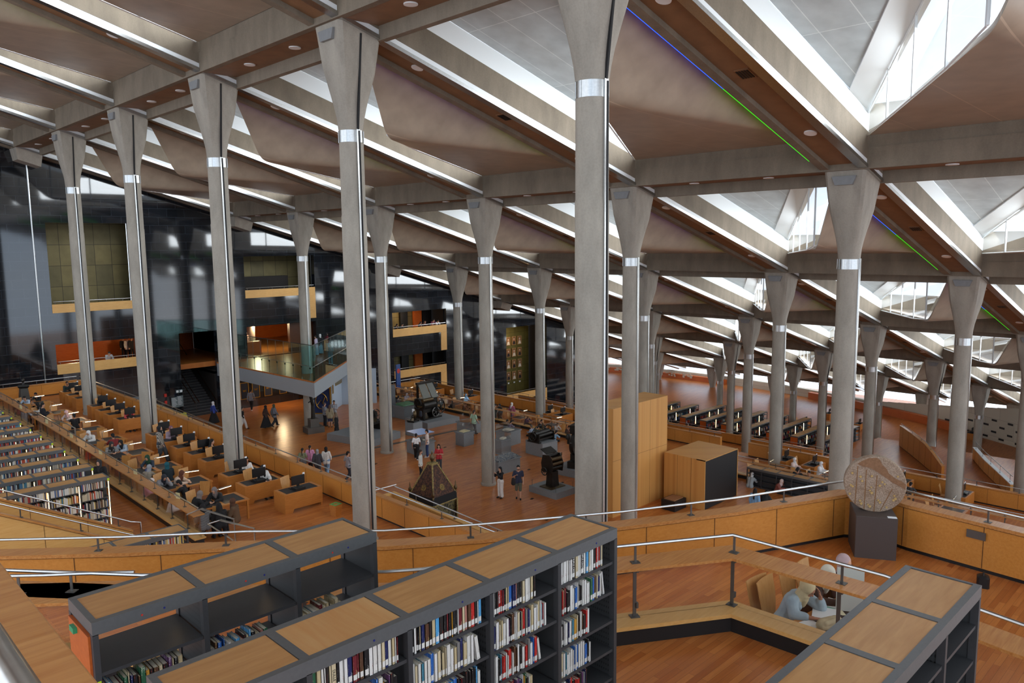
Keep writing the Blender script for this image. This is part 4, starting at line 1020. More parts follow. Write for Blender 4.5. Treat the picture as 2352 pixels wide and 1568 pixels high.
def pmesh(ps, part, fem=True):
    key = (ps, part, fem)
    if key in MC: return MC[key]
    J = pose(ps); mb = MB(); fine = ps == 'sit_cheek'; vx = .0065 if fine else .0115
    sw = .92 if fem else 1.06; sit = ps.startswith('sit')
    for k in ('shL', 'shR'): J[k] = Vector((J[k].x, J[k].y * sw, J[k].z))
    hx = J['hea']; fw = (J['hea'] - J['nec']).normalized(); tilt = Vector((0, 1, 0)).cross(fw).normalized()
    tilt = tilt if tilt.x > 0 else -tilt                                   # face direction
    wst = J['pel'].lerp(J['che'], .45)
    if part == 'body':
        mb.ball(hx + fw * .02, (.092, .076, .1), 16); mb.ball(hx + tilt * .03 - fw * .045, (.062, .056, .062), 14)     # skull, jaw
        capsule(mb, hx + tilt * .085 + fw * .012, hx + tilt * .103 - fw * .018, .010, .014, 8)                    # nose
        for s in (1, -1): mb.ball(hx + Vector((0, .076 * s, 0)) - fw * .005 - tilt * .01, (.018, .01, .028), 8)         # ears
        capsule(mb, J['nec'] - fw * .05, hx - fw * .04, .053, .05)
        capsule(mb, J['che'] + (J['nec'] - J['che']) * .25, J['nec'], .075, .055)
        for s, k in ((1, 'L'), (-1, 'R')):
            capsule(mb, J['nec'] - fw * .04, J['sh' + k], .05, .052); capsule(mb, J['sh' + k], J['el' + k], .046, .036); capsule(mb, J['el' + k], J['wr' + k], .037, .026)
            d = J['wr' + k] - J['el' + k]
            if sit and ps != 'sit_cheek': d = Vector((d.x, d.y, -.02))
            if fine and k == 'L': d = Vector((-.02, -.02, .1))
            if fine and k == 'R': d = Vector((d.x, d.y + .05, -.012))
            hand(mb, J['wr' + k], d, s if not (fine and k == 'L') else -1, fine, .3 if not fine else .22)
            capsule(mb, J['hi' + k], J['kn' + k], .078, .055); capsule(mb, J['kn' + k], J['kn' + k].lerp(J['an' + k], .4), .053, .052); capsule(mb, J['kn' + k].lerp(J['an' + k], .4), J['an' + k], .052, .036); capsule(mb, J['an' + k] - Vector((.03, 0, .03)), J['to' + k], .036, .03)
            capsule(mb, J['che'] + Vector((0, .06 * s, .06)), wst + Vector((0, .05 * s, 0)), .088, .08); capsule(mb, wst + Vector((0, .04 * s, 0)), J['hi' + k], .08, .095)
    elif part in ('top', 'tee', 'loose'):
        g = .016 if part != 'loose' else .036
        for s, k in ((1, 'L'), (-1, 'R')):
            capsule(mb, J['nec'] - fw * .075, J['sh' + k], .052 + g * .6, .054 + g)
            e = J['wr' + k] if part != 'tee' else J['el' + k]
            if part != 'tee': capsule(mb, J['sh' + k], J['el' + k], .05 + g, .04 + g); capsule(mb, J['el' + k], J['el' + k].lerp(J['wr' + k], .55 if fine else .92), .041 + g, .03 + g * .9)
            else: capsule(mb, J['sh' + k], J['sh' + k].lerp(J['el' + k], .72), .05 + g, .05 + g)
            capsule(mb, J['che'] + Vector((0, .06 * s, .06)), wst + Vector((0, .05 * s, 0)), .09 + g, .084 + g)
            capsule(mb, wst + Vector((0, .04 * s, 0)), J['hi' + k] + (Vector((0, 0, -.03 if part != 'loose' else -.12)) if not sit else Vector((0, 0, .02))), .084 + g, .1 + g)
            if fem: capsule(mb, J['che'] + Vector((.05, .055 * s, .02)), J['che'] + Vector((.075, .055 * s, .0)), .062, .056)
    elif part == 'trousers' or part == 'shorts' or part == 'wide':
        g = .014 if part != 'wide' else .034
        for s, k in ((1, 'L'), (-1, 'R')):
            capsule(mb, wst - Vector((0, 0, .06)) + Vector((0, .035 * s, 0)), J['hi' + k], .08 + g, .098 + g); capsule(mb, J['hi' + k], J['kn' + k], .082 + g, .06 + g)
            if part != 'shorts': capsule(mb, J['kn' + k], J['kn' + k].lerp(J['an' + k], .92), .057 + g, .046 + g * 1.3)
    elif part == 'skirt':
        if sit:
            for s, k in ((1, 'L'), (-1, 'R')): capsule(mb, J['hi' + k], J['kn' + k], .12, .1); capsule(mb, J['kn' + k], J['an' + k], .1, .12)
            capsule(mb, (J['knL'] + J['knR']) / 2, (J['anL'] + J['anR']) / 2, .12, .14)
        else:
            cx = (J['anL'].x + J['anR'].x) / 2; spread = abs(J['anL'].x - J['anR'].x) / 2
            n = 20; rings = []
            for i in range(10):
                t = i / 9; z = 1.0 - t * .93; rx = .11 + t * (.11 + spread * .9); ry = .15 + t * .1; x0 = J['pel'].x + (cx - J['pel'].x) * t
                rings += [(x0 + rx * (1 + .06 * t * math.sin(5 * a)) * math.cos(a), ry * (1 + .06 * t * math.sin(7 * a)) * math.sin(a), z) for a in [2 * PI * q / n for q in range(n)]]
            mb.raw(rings, [tuple(range(n)), tuple(range(9 * n + n - 1, 9 * n - 1, -1))] + [(i * n + q, (i + 1) * n + q, (i + 1) * n + (q + 1) % n, i * n + (q + 1) % n) for i in range(9) for q in range(n)])
            MC[key] = mb.mesh('skirt', [m_white], True); return MC[key]
    elif part == 'scarf':
        mb.ball(hx + fw * .028 - tilt * .026, (.108, .1, .118), 18); capsule(mb, hx - fw * .05 - tilt * .01, J['nec'] - fw * .03 + tilt * .01, .088, .09)
        mb.ball(hx - fw * .1 + tilt * .035, (.075, .075, .05), 12)
        for s in (1, -1): capsule(mb, J['nec'] - fw * .02, J['nec'].lerp(J['shL' if s > 0 else 'shR'], .72) - Vector((0, 0, .03)), .075, .06)
        capsule(mb, J['nec'] + tilt * .06, J['che'] + Vector((.1, .02, .02)), .06, .05)
    elif part == 'short':
        mb.ball(hx + fw * .045 - tilt * .016, (.097, .085, .093), 16); capsule(mb, hx - tilt * .045 + fw * .03, hx - tilt * .06 - fw * .05, .07, .055)
    elif part == 'long':
        mb.ball(hx + fw * .04 - tilt * .018, (.1, .09, .1), 16); capsule(mb, hx - tilt * .05, J['nec'] - tilt * .09 - Vector((0, 0, .2)), .075, .06)
        for s in (1, -1): capsule(mb, hx + Vector((0, .075 * s, 0)) - tilt * .03, J['nec'] + Vector((-.03, .09 * s, -.06)), .032, .035)
    elif part == 'tail':
        mb.ball(hx + fw * .045 - tilt * .016, (.097, .085, .093), 16); capsule(mb, hx - tilt * .09 + fw * .03, J['nec'] - tilt * .11 - Vector((0, 0, .16)), .035, .022)
    elif part == 'shoes':
        for s, k in ((1, 'L'), (-1, 'R')): capsule(mb, J['an' + k] - Vector((.035, 0, .035)), J['to' + k] + Vector((.01, 0, 0)), .043, .037)
    elif part == 'beard':
        mb.ball(hx + tilt * .042 - fw * .062, (.058, .054, .045), 12)
    MC[key] = fuse(mb, vx if part in ('body',) else (.0095 if fine else .014), 2 if part == 'body' else 4); return MC[key]
CM = {}
def cloth(c, stripe=None, name=None):
    key = (tuple(c), stripe)
    if key in CM: return CM[key]
    if stripe:
        m, nt, b, o = newmat('patterned_cloth')
        v = coords(nt); w1 = N(nt, 'TexWave', Scale=9.0); w1.bands_direction = 'Z'; nt.links.new(v, w1.inputs['Vector'])
        w2 = N(nt, 'TexWave', Scale=9.0); w2.bands_direction = 'Y'; nt.links.new(v, w2.inputs['Vector'])
        f = w1.outputs[0] if stripe[3] == 'h' else (mixc(nt, .5, w1.outputs[0], w2.outputs[0]))
        nt.links.new(ramp(nt, f, [(.45, lin(c)), (.6, lin(stripe[:3]))]), b.inputs['Base Color']); b.inputs['Roughness'].default_value = .85
    else: m = plain('cloth_%d_%d_%d' % tuple(c), c, .85, 0, .08, 12)
    CM[key] = m; return m
SKIN = [plain('skin_light', (196, 148, 120), .5), plain('skin_medium', (164, 112, 84), .5), plain('skin_dark', (110, 72, 54), .5)]
m_eye = plain('eye_dark', (28, 20, 18), .3); m_lip = plain('lips', (132, 66, 62), .5)
EYE = MB(); EYE.ball((0, 0, 0), (.006, .013, .008), 8); EYEM = EYE.mesh('eye', [m_eye])
LIP = MB(); LIP.ball((0, 0, 0), (.006, .02, .006), 8); LIPM = LIP.mesh('mouth', [m_lip])
def kid(me, name, par, mat):
    o = bpy.data.objects.new(name, me); COL.objects.link(o); o.parent = par
    if mat is not None: o.material_slots[0].link = 'OBJECT'; o.material_slots[0].material = mat
    return o
BLACK, DGREY, WHITE, JEAN = (24, 24, 26), (58, 58, 62), (214, 212, 208), (66, 88, 120)
def person(loc, rz, ps, label, top=('top', WHITE), low=('trousers', BLACK), head=('short', (26, 22, 20)), h=1.66, skin=0, shoes=(40, 38, 38), fem=None, group='people in the library', beard=None, stripe=None):
    fem = head[0] in ('scarf', 'long', 'tail') if fem is None else fem
    root = empty('person', loc, rz, label, 'person', group); s = h / 1.68; root.scale = (s, s, s)
    kid(pmesh(ps, 'body', fem), 'body', root, SKIN[skin])
    kid(pmesh(ps, top[0], fem), {'top': 'shirt', 'tee': 't_shirt', 'loose': 'loose_top'}[top[0]], root, cloth(top[1], stripe))
    kid(pmesh(ps, low[0], fem), {'trousers': 'trousers', 'shorts': 'shorts', 'wide': 'wide_trousers', 'skirt': 'long_skirt'}[low[0]], root, cloth(low[1]))
    kid(pmesh(ps, head[0], fem), {'scarf': 'headscarf', 'short': 'hair', 'long': 'hair', 'tail': 'hair'}[head[0]], root, cloth(head[1]))
    kid(pmesh(ps, 'shoes', fem), 'shoes', root, cloth(shoes))
    if beard: kid(pmesh(ps, 'beard', fem), 'beard', root, cloth(beard))
    J = pose(ps); hx = J['hea']; fw = (J['hea'] - J['nec']).normalized(); t = Vector((0, 1, 0)).cross(fw).normalized(); t = t if t.x > 0 else -t
    for q in (1, -1): kid(EYEM, 'eye', root, None).location = hx + t * .088 + fw * .022 + Vector((0, .032 * q, 0))
    kid(LIPM, 'mouth', root, None).location = hx + t * .09 - fw * .045
    return root
DIR = dict(E=0, NE=45, N=90, NW=135, W=180, SW=225, S=270, SE=315)
def who(px, py, zf, ps, face, label, feet=False, **k):
    """stand or seat a person so that the head (or the feet) lies on the given line of sight above the floor level zf"""
    s = k.get('h', 1.66) / 1.68; a = math.radians(DIR.get(face, face)); hd = pose(ps)['hea']
    if feet: p = at(px, py, zf)
    else:
        p = at(px, py, zf + hd.z * s); p -= Vector((math.cos(a), math.sin(a), 0)) * hd.x * s
    p.z = zf
    return person(p, a, ps, label, **k)
def sc(c): return ('scarf', c)
HB = ('short', (22, 20, 20))
SITTERS = []
# --- left terrace readers
Z_ = ZL
for args in [
 (56, 914, 'sit_write', 'SW', 'person in pale blue shirt seated at the farthest left table by the bust', dict(top=('top', (176, 192, 210)), head=HB, fem=False)),
 (82, 906, 'sit_write', 'SW', 'person in black shirt seated right of the pale blue shirt at far left', dict(top=('top', BLACK), head=HB, fem=False, skin=1)),
 (86, 930, 'sit_write', 'W', 'person in white top and black headscarf at a far left table', dict(top=('top', WHITE), head=sc(BLACK))),
 (42, 925, 'sit_write', 'N', 'person in red seated with back turned at the far left table end', dict(top=('top', (130, 36, 36)), head=HB, fem=False)),
 (60, 940, 'sit_write', 'NE', 'person in grey seated behind the glass of the far left counter', dict(top=('top', (150, 154, 160)), head=HB, fem=False)),
 (152, 948, 'sit_write', 'SW', 'person in pale pink headscarf under a lamp near the second column', dict(top=('top', (206, 190, 186)), head=sc((206, 170, 172)))),
 (170, 954, 'sit_type', 'N', 'person in black shirt and jeans seated with back to us beside a lamp', dict(top=('top', BLACK), low=('trousers', JEAN), head=HB, fem=False, skin=1)),
 (203, 995, 'sit_write', 'SW', 'person in white headscarf and white top writing at a left terrace table', dict(top=('loose', WHITE), head=sc((224, 222, 220)))),
 (259, 1001, 'sit_write', 'N', 'person in dark red shirt seated with back turned beside the white headscarf', dict(top=('top', (126, 40, 40)), head=HB, fem=False, skin=1)),
 (212, 1028, 'sit_write', 'E', 'person in bright red shirt leaning over a lamp lit table by the counter', dict(top=('tee', (196, 36, 28)), head=HB, fem=False, skin=2)),
 (256, 1021, 'sit_write', 'S', 'person with black and white top and dark headscarf left of the denim shirt', dict(top=('top', (190, 186, 180)), head=sc((50, 48, 48)), stripe=(30, 30, 30, 'h'))),
 (277, 1017, 'sit_write', 'SW', 'person in pale denim shirt and black headscarf at the left tables', dict(top=('loose', (160, 176, 192)), head=sc(BLACK))),
 (274, 1059, 'sit_type', 'SE', 'person in maroon shirt behind a dark laptop near the counter', dict(top=('top', (84, 38, 46)), head=HB, fem=False, skin=2)),
 (338, 1052, 'sit_write', 'SW', 'person in dark green headscarf seated behind a lit lamp', dict(top=('top', (44, 58, 74)), head=sc((26, 66, 46)))),
 (383, 1068, 'sit_type', 'N', 'person in teal headscarf seated with back to us', dict(top=('loose', (20, 34, 40)), head=sc((20, 84, 96)))),
 (343, 1074, 'sit_write', 'NE', 'person in grey headscarf with blue bag on the chair, back turned', dict(top=('top', (150, 140, 124)), head=sc((150, 152, 158)))),
 (349, 1106, 'sit_write', 'SE', 'person in white headscarf and pink top bent over papers by the counter', dict(top=('loose', (222, 150, 178)), head=sc((222, 208, 202)))),
 (377, 1097, 'sit_cheek', 'S', 'person in grey hoodie and dark headscarf resting head on hand', dict(top=('loose', (150, 150, 152)), head=sc((44, 46, 54)))),
 (418, 1088, 'sit_write', 'SE', 'person in brown headscarf and beige jacket by a tilted lamp', dict(top=('loose', (208, 182, 160)), head=sc((92, 50, 34)))),
 (411, 1109, 'sit_write', 'NW', 'person in black t-shirt with short hair and back to us', dict(top=('tee', BLACK), head=HB, fem=False, skin=1)),
 (405, 1144, 'sit_write', 'SE', 'person in white headscarf and white top behind the near counter end', dict(top=('loose', (226, 216, 212)), head=sc((220, 218, 216)))),
 (460, 1135, 'sit_write', 'E', 'person in grey headscarf and black top, profile, at the nearest left table', dict(top=('loose', BLACK), head=sc((128, 116, 110)))),
 (492, 1127, 'sit_write', 'SW', 'person in taupe headscarf and black top facing us at the nearest left table', dict(top=('loose', (22, 22, 24)), head=sc((122, 110, 106)))),
 (465, 1166, 'sit_type', 'N', 'person in striped jacket and black scarf with back to us at the nearest table', dict(top=('loose', (40, 40, 42)), head=sc(BLACK), stripe=(150, 150, 150, 'h'))),
 (502, 1162, 'sit_type', 'N', 'person all in black with dark hair and back to us at the nearest table', dict(top=('loose', BLACK), head=('long', (26, 22, 20)))),
 (533, 1152, 'sit_type', 'NW', 'person in brown headscarf with back to us at the right end of the nearest table', dict(top=('loose', (96, 72, 50)), head=sc((84, 54, 36)))),
 (154, 880, 'sit_type', 'S', 'person behind the farthest computer desk of the left terrace', dict(top=('top', (40, 52, 48)), head=HB, fem=False, skin=1)),
 (233, 912, 'sit_type', 'S', 'person in black behind the desk beside the first tall column', dict(top=('top', BLACK), head=HB, fem=False, skin=1)),
 (296, 940, 'sit_type', 'S', 'person in red and white behind the wide desk before the second column', dict(top=('top', (190, 70, 70)), head=HB, fem=False)),
 (371, 972, 'sit_type', 'S', 'person in beige headscarf and brown coat behind a computer desk', dict(top=('loose', (120, 70, 40)), head=sc((206, 180, 156)))),
 (393, 984, 'sit_type', 'S', 'person in mauve headscarf behind a computer desk right of the beige headscarf', dict(top=('loose', (150, 130, 140)), head=sc((120, 80, 92)))),
 (487, 1014, 'sit_type', 'SE', 'person with long black hair and black shirt at a computer desk', dict(top=('tee', BLACK), head=('long', (22, 18, 18)))),
 (566, 1056, 'sit_type', 'S', 'person in black cap and white shirt behind a computer desk', dict(top=('top', (216, 208, 200)), head=HB, fem=False, skin=1)),
 (605, 1075, 'sit_type', 'S', 'person in black headscarf and white top behind a computer desk', dict(top=('loose', WHITE), head=sc(BLACK))),
]: who(args[0], args[1], Z_, args[2], args[3], args[4], **args[5])
who(367, 984, Z_, 'walk', 'SE', 'person in black and white patterned coat walking between computer desks', top=('loose', (40, 38, 38)), low=('wide', (60, 66, 72)), head=sc(BLACK), stripe=(190, 180, 165, 'x'), h=1.7)
who(98, 930, Z_, 'hold', 'E', 'person in black standing by the gap in the left counter', top=('loose', (24, 26, 34)), low=('trousers', BLACK), head=HB, fem=False, h=1.76)
who(227, 1064, ZS, 'hold', 'SW', 'person in black hoodie and jeans with red strap beside the left bookcases', top=('loose', BLACK), low=('trousers', (60, 80, 110)), head=sc((44, 42, 42)), h=1.66)
who(60, 985, ZS, 'stand', 'N', 'person in white headscarf among the left bookcases', top=('loose', (206, 200, 196)), low=('skirt', (190, 180, 176)), head=sc((228, 226, 224)), h=1.6)
# --- exhibition floor
for args in [
 (492, 972, 'walk', 'E', 'person in blue top, white headscarf and long black skirt walking by the black stairs', dict(top=('top', (52, 76, 160)), low=('skirt', BLACK), head=sc((216, 216, 220)), shoes=(220, 218, 214))),
 (558, 986, 'walk', 'SE', 'person in black top and white trousers just right of the third column', dict(top=('top', BLACK), low=('wide', (210, 208, 204)), head=('long', (26, 22, 20)))),
 (553, 1002, 'stand', 'SE', 'person in beige headscarf, white shirt and pale jeans right of the third column', dict(top=('loose', WHITE), low=('trousers', (120, 150, 176)), head=sc((212, 186, 158)))),
 (578, 943, 'walk', 'NE', 'person in plaid shirt walking towards the gold framed pictures', dict(top=('top', (60, 60, 66)), low=('trousers', BLACK), head=HB, shoes=(220, 218, 214), stripe=(170, 170, 176, 'x'), fem=False, h=1.76)),
 (612, 982, 'walk', 'E', 'person in brown jacket and long black skirt walking left of the grey jacket', dict(top=('top', (66, 48, 42)), low=('skirt', BLACK), head=sc(BLACK))),
 (631, 979, 'walk', 'E', 'person in green headscarf and grey jacket walking under the gallery', dict(top=('loose', (120, 124, 132)), low=('wide', (44, 46, 50)), head=sc((70, 76, 56)))),
 (747, 978, 'stand', 'E', 'person in navy and white polo by the blue calligraphy panel', dict(top=('tee', (40, 52, 84)), low=('trousers', (40, 44, 52)), head=('short', (90, 78, 70)), fem=False, h=1.74, stripe=(210, 212, 216, 'x'))),
 (759, 981, 'stand', 'NE', 'person in tan jacket and short blue shorts by the calligraphy panel', dict(top=('loose', (150, 138, 112)), low=('shorts', (40, 46, 80)), head=('long', (84, 60, 44)), shoes=(40, 40, 42))),
 (769, 972, 'hold', 'SW', 'person in grey shirt and khaki trousers facing us by the calligraphy panel', dict(top=('top', (160, 162, 168)), low=('trousers', (140, 120, 88)), head=HB, fem=False, skin=1, h=1.74)),
 (774, 1003, 'stand', 'NW', 'person in long black dress and taupe headscarf near the grey plinth', dict(top=('loose', BLACK), low=('skirt', BLACK), head=sc((120, 104, 88)))),
 (697, 1094, 'walk', 'NE', 'person in olive t-shirt with ponytail, leftmost of the four walking away', dict(top=('tee', (128, 134, 104)), low=('wide', (98, 100, 104)), head=('tail', (24, 22, 22)), shoes=(180, 150, 130))),
 (714, 1087, 'walk', 'NE', 'person in pink shirt, second of the four walking away', dict(top=('loose', (220, 152, 190)), low=('trousers', BLACK), head=('tail', (30, 24, 22)), shoes=(190, 160, 140))),
 (731, 1097, 'walk', 'NE', 'person in grey headscarf and dark grey suit, third of the four walking away', dict(top=('loose', (66, 66, 72)), low=('wide', (60, 60, 66)), head=sc((140, 142, 146)))),
 (751, 1091, 'walk', 'NE', 'person in white shirt, black headscarf and jeans, rightmost of four walking away', dict(top=('loose', (222, 220, 214)), low=('wide', (124, 152, 180)), head=sc(BLACK))),
 (801, 1106, 'walk', 'E', 'person in striped shirt half hidden by the fourth column', dict(top=('tee', (90, 100, 120)), low=('trousers', (36, 40, 52)), head=HB, fem=False, h=1.74, stripe=(200, 200, 204, 'h'))),
 (957, 1056, 'walk', 'NE', 'person in white vest and black trousers at the glass case with blue top', dict(top=('tee', (228, 228, 228)), low=('wide', BLACK), head=('short', (24, 22, 22)), fem=True, shoes=(226, 224, 220), skin=1)),
 (982, 1050, 'stand', 'NW', 'person in pale t-shirt and blue jeans at the glass case with blue top', dict(top=('tee', (214, 200, 192)), low=('trousers', (36, 56, 96)), head=HB, fem=False, h=1.78, shoes=(210, 208, 204))),
 (967, 1103, 'stand', 'SE', 'person in white checked shirt behind the embroidered tent', dict(top=('top', (222, 222, 216)), low=('trousers', (22, 24, 30)), head=('short', (54, 42, 36)), fem=False, h=1.76, beard=(60, 46, 40), stripe=(196, 200, 190, 'x'))),
 (1009, 1084, 'hold', 'SW', 'person in red shirt just behind the tip of the embroidered tent', dict(top=('tee', (176, 46, 52)), low=('trousers', DGREY), head=('long', (36, 26, 24)))),
 (1150, 1143, 'photo', 'W', 'person in black top and white trousers taking a photo beside the fifth column', dict(top=('top', BLACK), low=('wide', (218, 214, 208)), head=('long', (24, 20, 20)), shoes=(28, 28, 28))),
 (1191, 1146, 'strap', 'SW', 'person in navy t-shirt and olive shorts with backpack and dark beard', dict(top=('tee', (46, 50, 70)), low=('shorts', (86, 88, 72)), head=HB, fem=False, h=1.8, beard=(24, 20, 20), shoes=(24, 24, 24))),
 (958, 968, 'stand', 'W', 'person with dark backpack beside the large printing machine', dict(top=('top', (70, 76, 86)), low=('trousers', (28, 30, 34)), head=HB, fem=False, skin=1)),
 (1089, 1000, 'walk', 'E', 'person in pale green t-shirt walking before the glass cases', dict(top=('tee', (160, 188, 160)), low=('trousers', (86, 82, 80)), head=('short', (60, 48, 40)), fem=False, h=1.78)),
 (854, 985, 'stand', 'S', 'person in blue cap behind a grey exhibit plinth', dict(top=('top', (170, 182, 200)), low=('trousers', DGREY), head=('short', (30, 40, 90)), fem=False)),
]: who(args[0], args[1], 0, args[2], args[3], args[4], feet=True, **args[5])
# --- gallery and openings in the black wall
ZG = 4.1
for args in [
 (577, 803, 'hold', 'SW', 'person in long white top standing on the glass edged gallery', dict(top=('loose', WHITE), low=('trousers', (40, 44, 60)), head=sc((216, 206, 196)), shoes=(220, 218, 214))),
 (567, 806, 'stand', 'S', 'person in pink and jeans at the left edge of the gallery', dict(top=('top', (206, 170, 160)), low=('trousers', JEAN), head=('long', (40, 30, 28)))),
 (711, 843, 'hold', 'S', 'person in black t-shirt with white print in the gallery corner', dict(top=('tee', BLACK), low=('trousers', (84, 78, 76)), head=HB, fem=False)),
 (722, 842, 'stand', 'SE', 'person in beige top at the gallery corner', dict(top=('loose', (176, 168, 156)), low=('shorts', (200, 190, 176)), head=sc((210, 196, 176)))),
 (760, 838, 'hold', 'SW', 'person in grey headscarf by the right gallery glass', dict(top=('top', (150, 160, 168)), low=('trousers', (150, 184, 204)), head=sc((150, 140, 130)))),
 (737, 812, 'stand', 'N', 'person in white headscarf and black coat on the gallery', dict(top=('loose', BLACK), low=('skirt', (130, 170, 190)), head=sc((222, 222, 222)))),
 (727, 816, 'stand', 'NW', 'person in lilac and white on the gallery', dict(top=('loose', (200, 186, 210)), low=('skirt', (160, 190, 206)), head=HB, fem=True)),
 (752, 808, 'stand', 'E', 'person in dark red top on the gallery', dict(top=('top', (120, 26, 40)), low=('trousers', (150, 190, 210)), head=('long', (30, 24, 24)))),
]: who(args[0], args[1], ZG, args[2], args[3], args[4], feet=True, **args[5])
for k, (px, lab, kw) in enumerate([(908, 'person in black with long hair leaning on the upper balcony rail, leftmost', dict(top=('top', BLACK), head=('long', (30, 24, 22)))), (921, 'person in black t-shirt leaning on the upper balcony rail, second from left', dict(top=('tee', BLACK), head=HB, fem=False)), (963, 'person in dark jacket with long hair on the upper balcony, third from left', dict(top=('top', (40, 38, 40)), head=('long', (34, 28, 26)))),
        (973, 'person in maroon jacket on the upper balcony, fourth from left', dict(top=('top', (74, 30, 40)), head=('long', (120, 80, 60)))), (993, 'person in purple t-shirt leaning on the upper balcony rail', dict(top=('tee', (92, 28, 56)), head=HB, fem=False, h=1.8)), (1003, 'person in white printed t-shirt on the upper balcony, rightmost', dict(top=('tee', (200, 204, 208)), head=HB, fem=False))]):
    p = atY(px, 742, 10.95); person((p.x, 10.95, 4.16), -PI / 2, 'lean', lab, low=('trousers', DGREY), **kw)
p = atY(249, 818, 11.0); person((p.x, 11.0, 4.16), -PI / 2, 'lean', 'person in grey shirt leaning on the orange lit balcony at left', top=('top', (170, 172, 176)), low=('trousers', DGREY), head=HB, fem=False)
for k, (px, c) in enumerate(((283, (30, 30, 32)), (290, (214, 214, 214)), (297, (36, 34, 36)))):
    p = atY(px, 790, 18.5); person((p.x, 18.5 - .3 * k, 4.16), -PI / 2, 'stand', 'person in %s at the back of the orange lit hall' % ('black, left one', 'white, middle one', 'dark grey, right one')[k], top=('loose', c), low=('trousers', BLACK), head=HB)
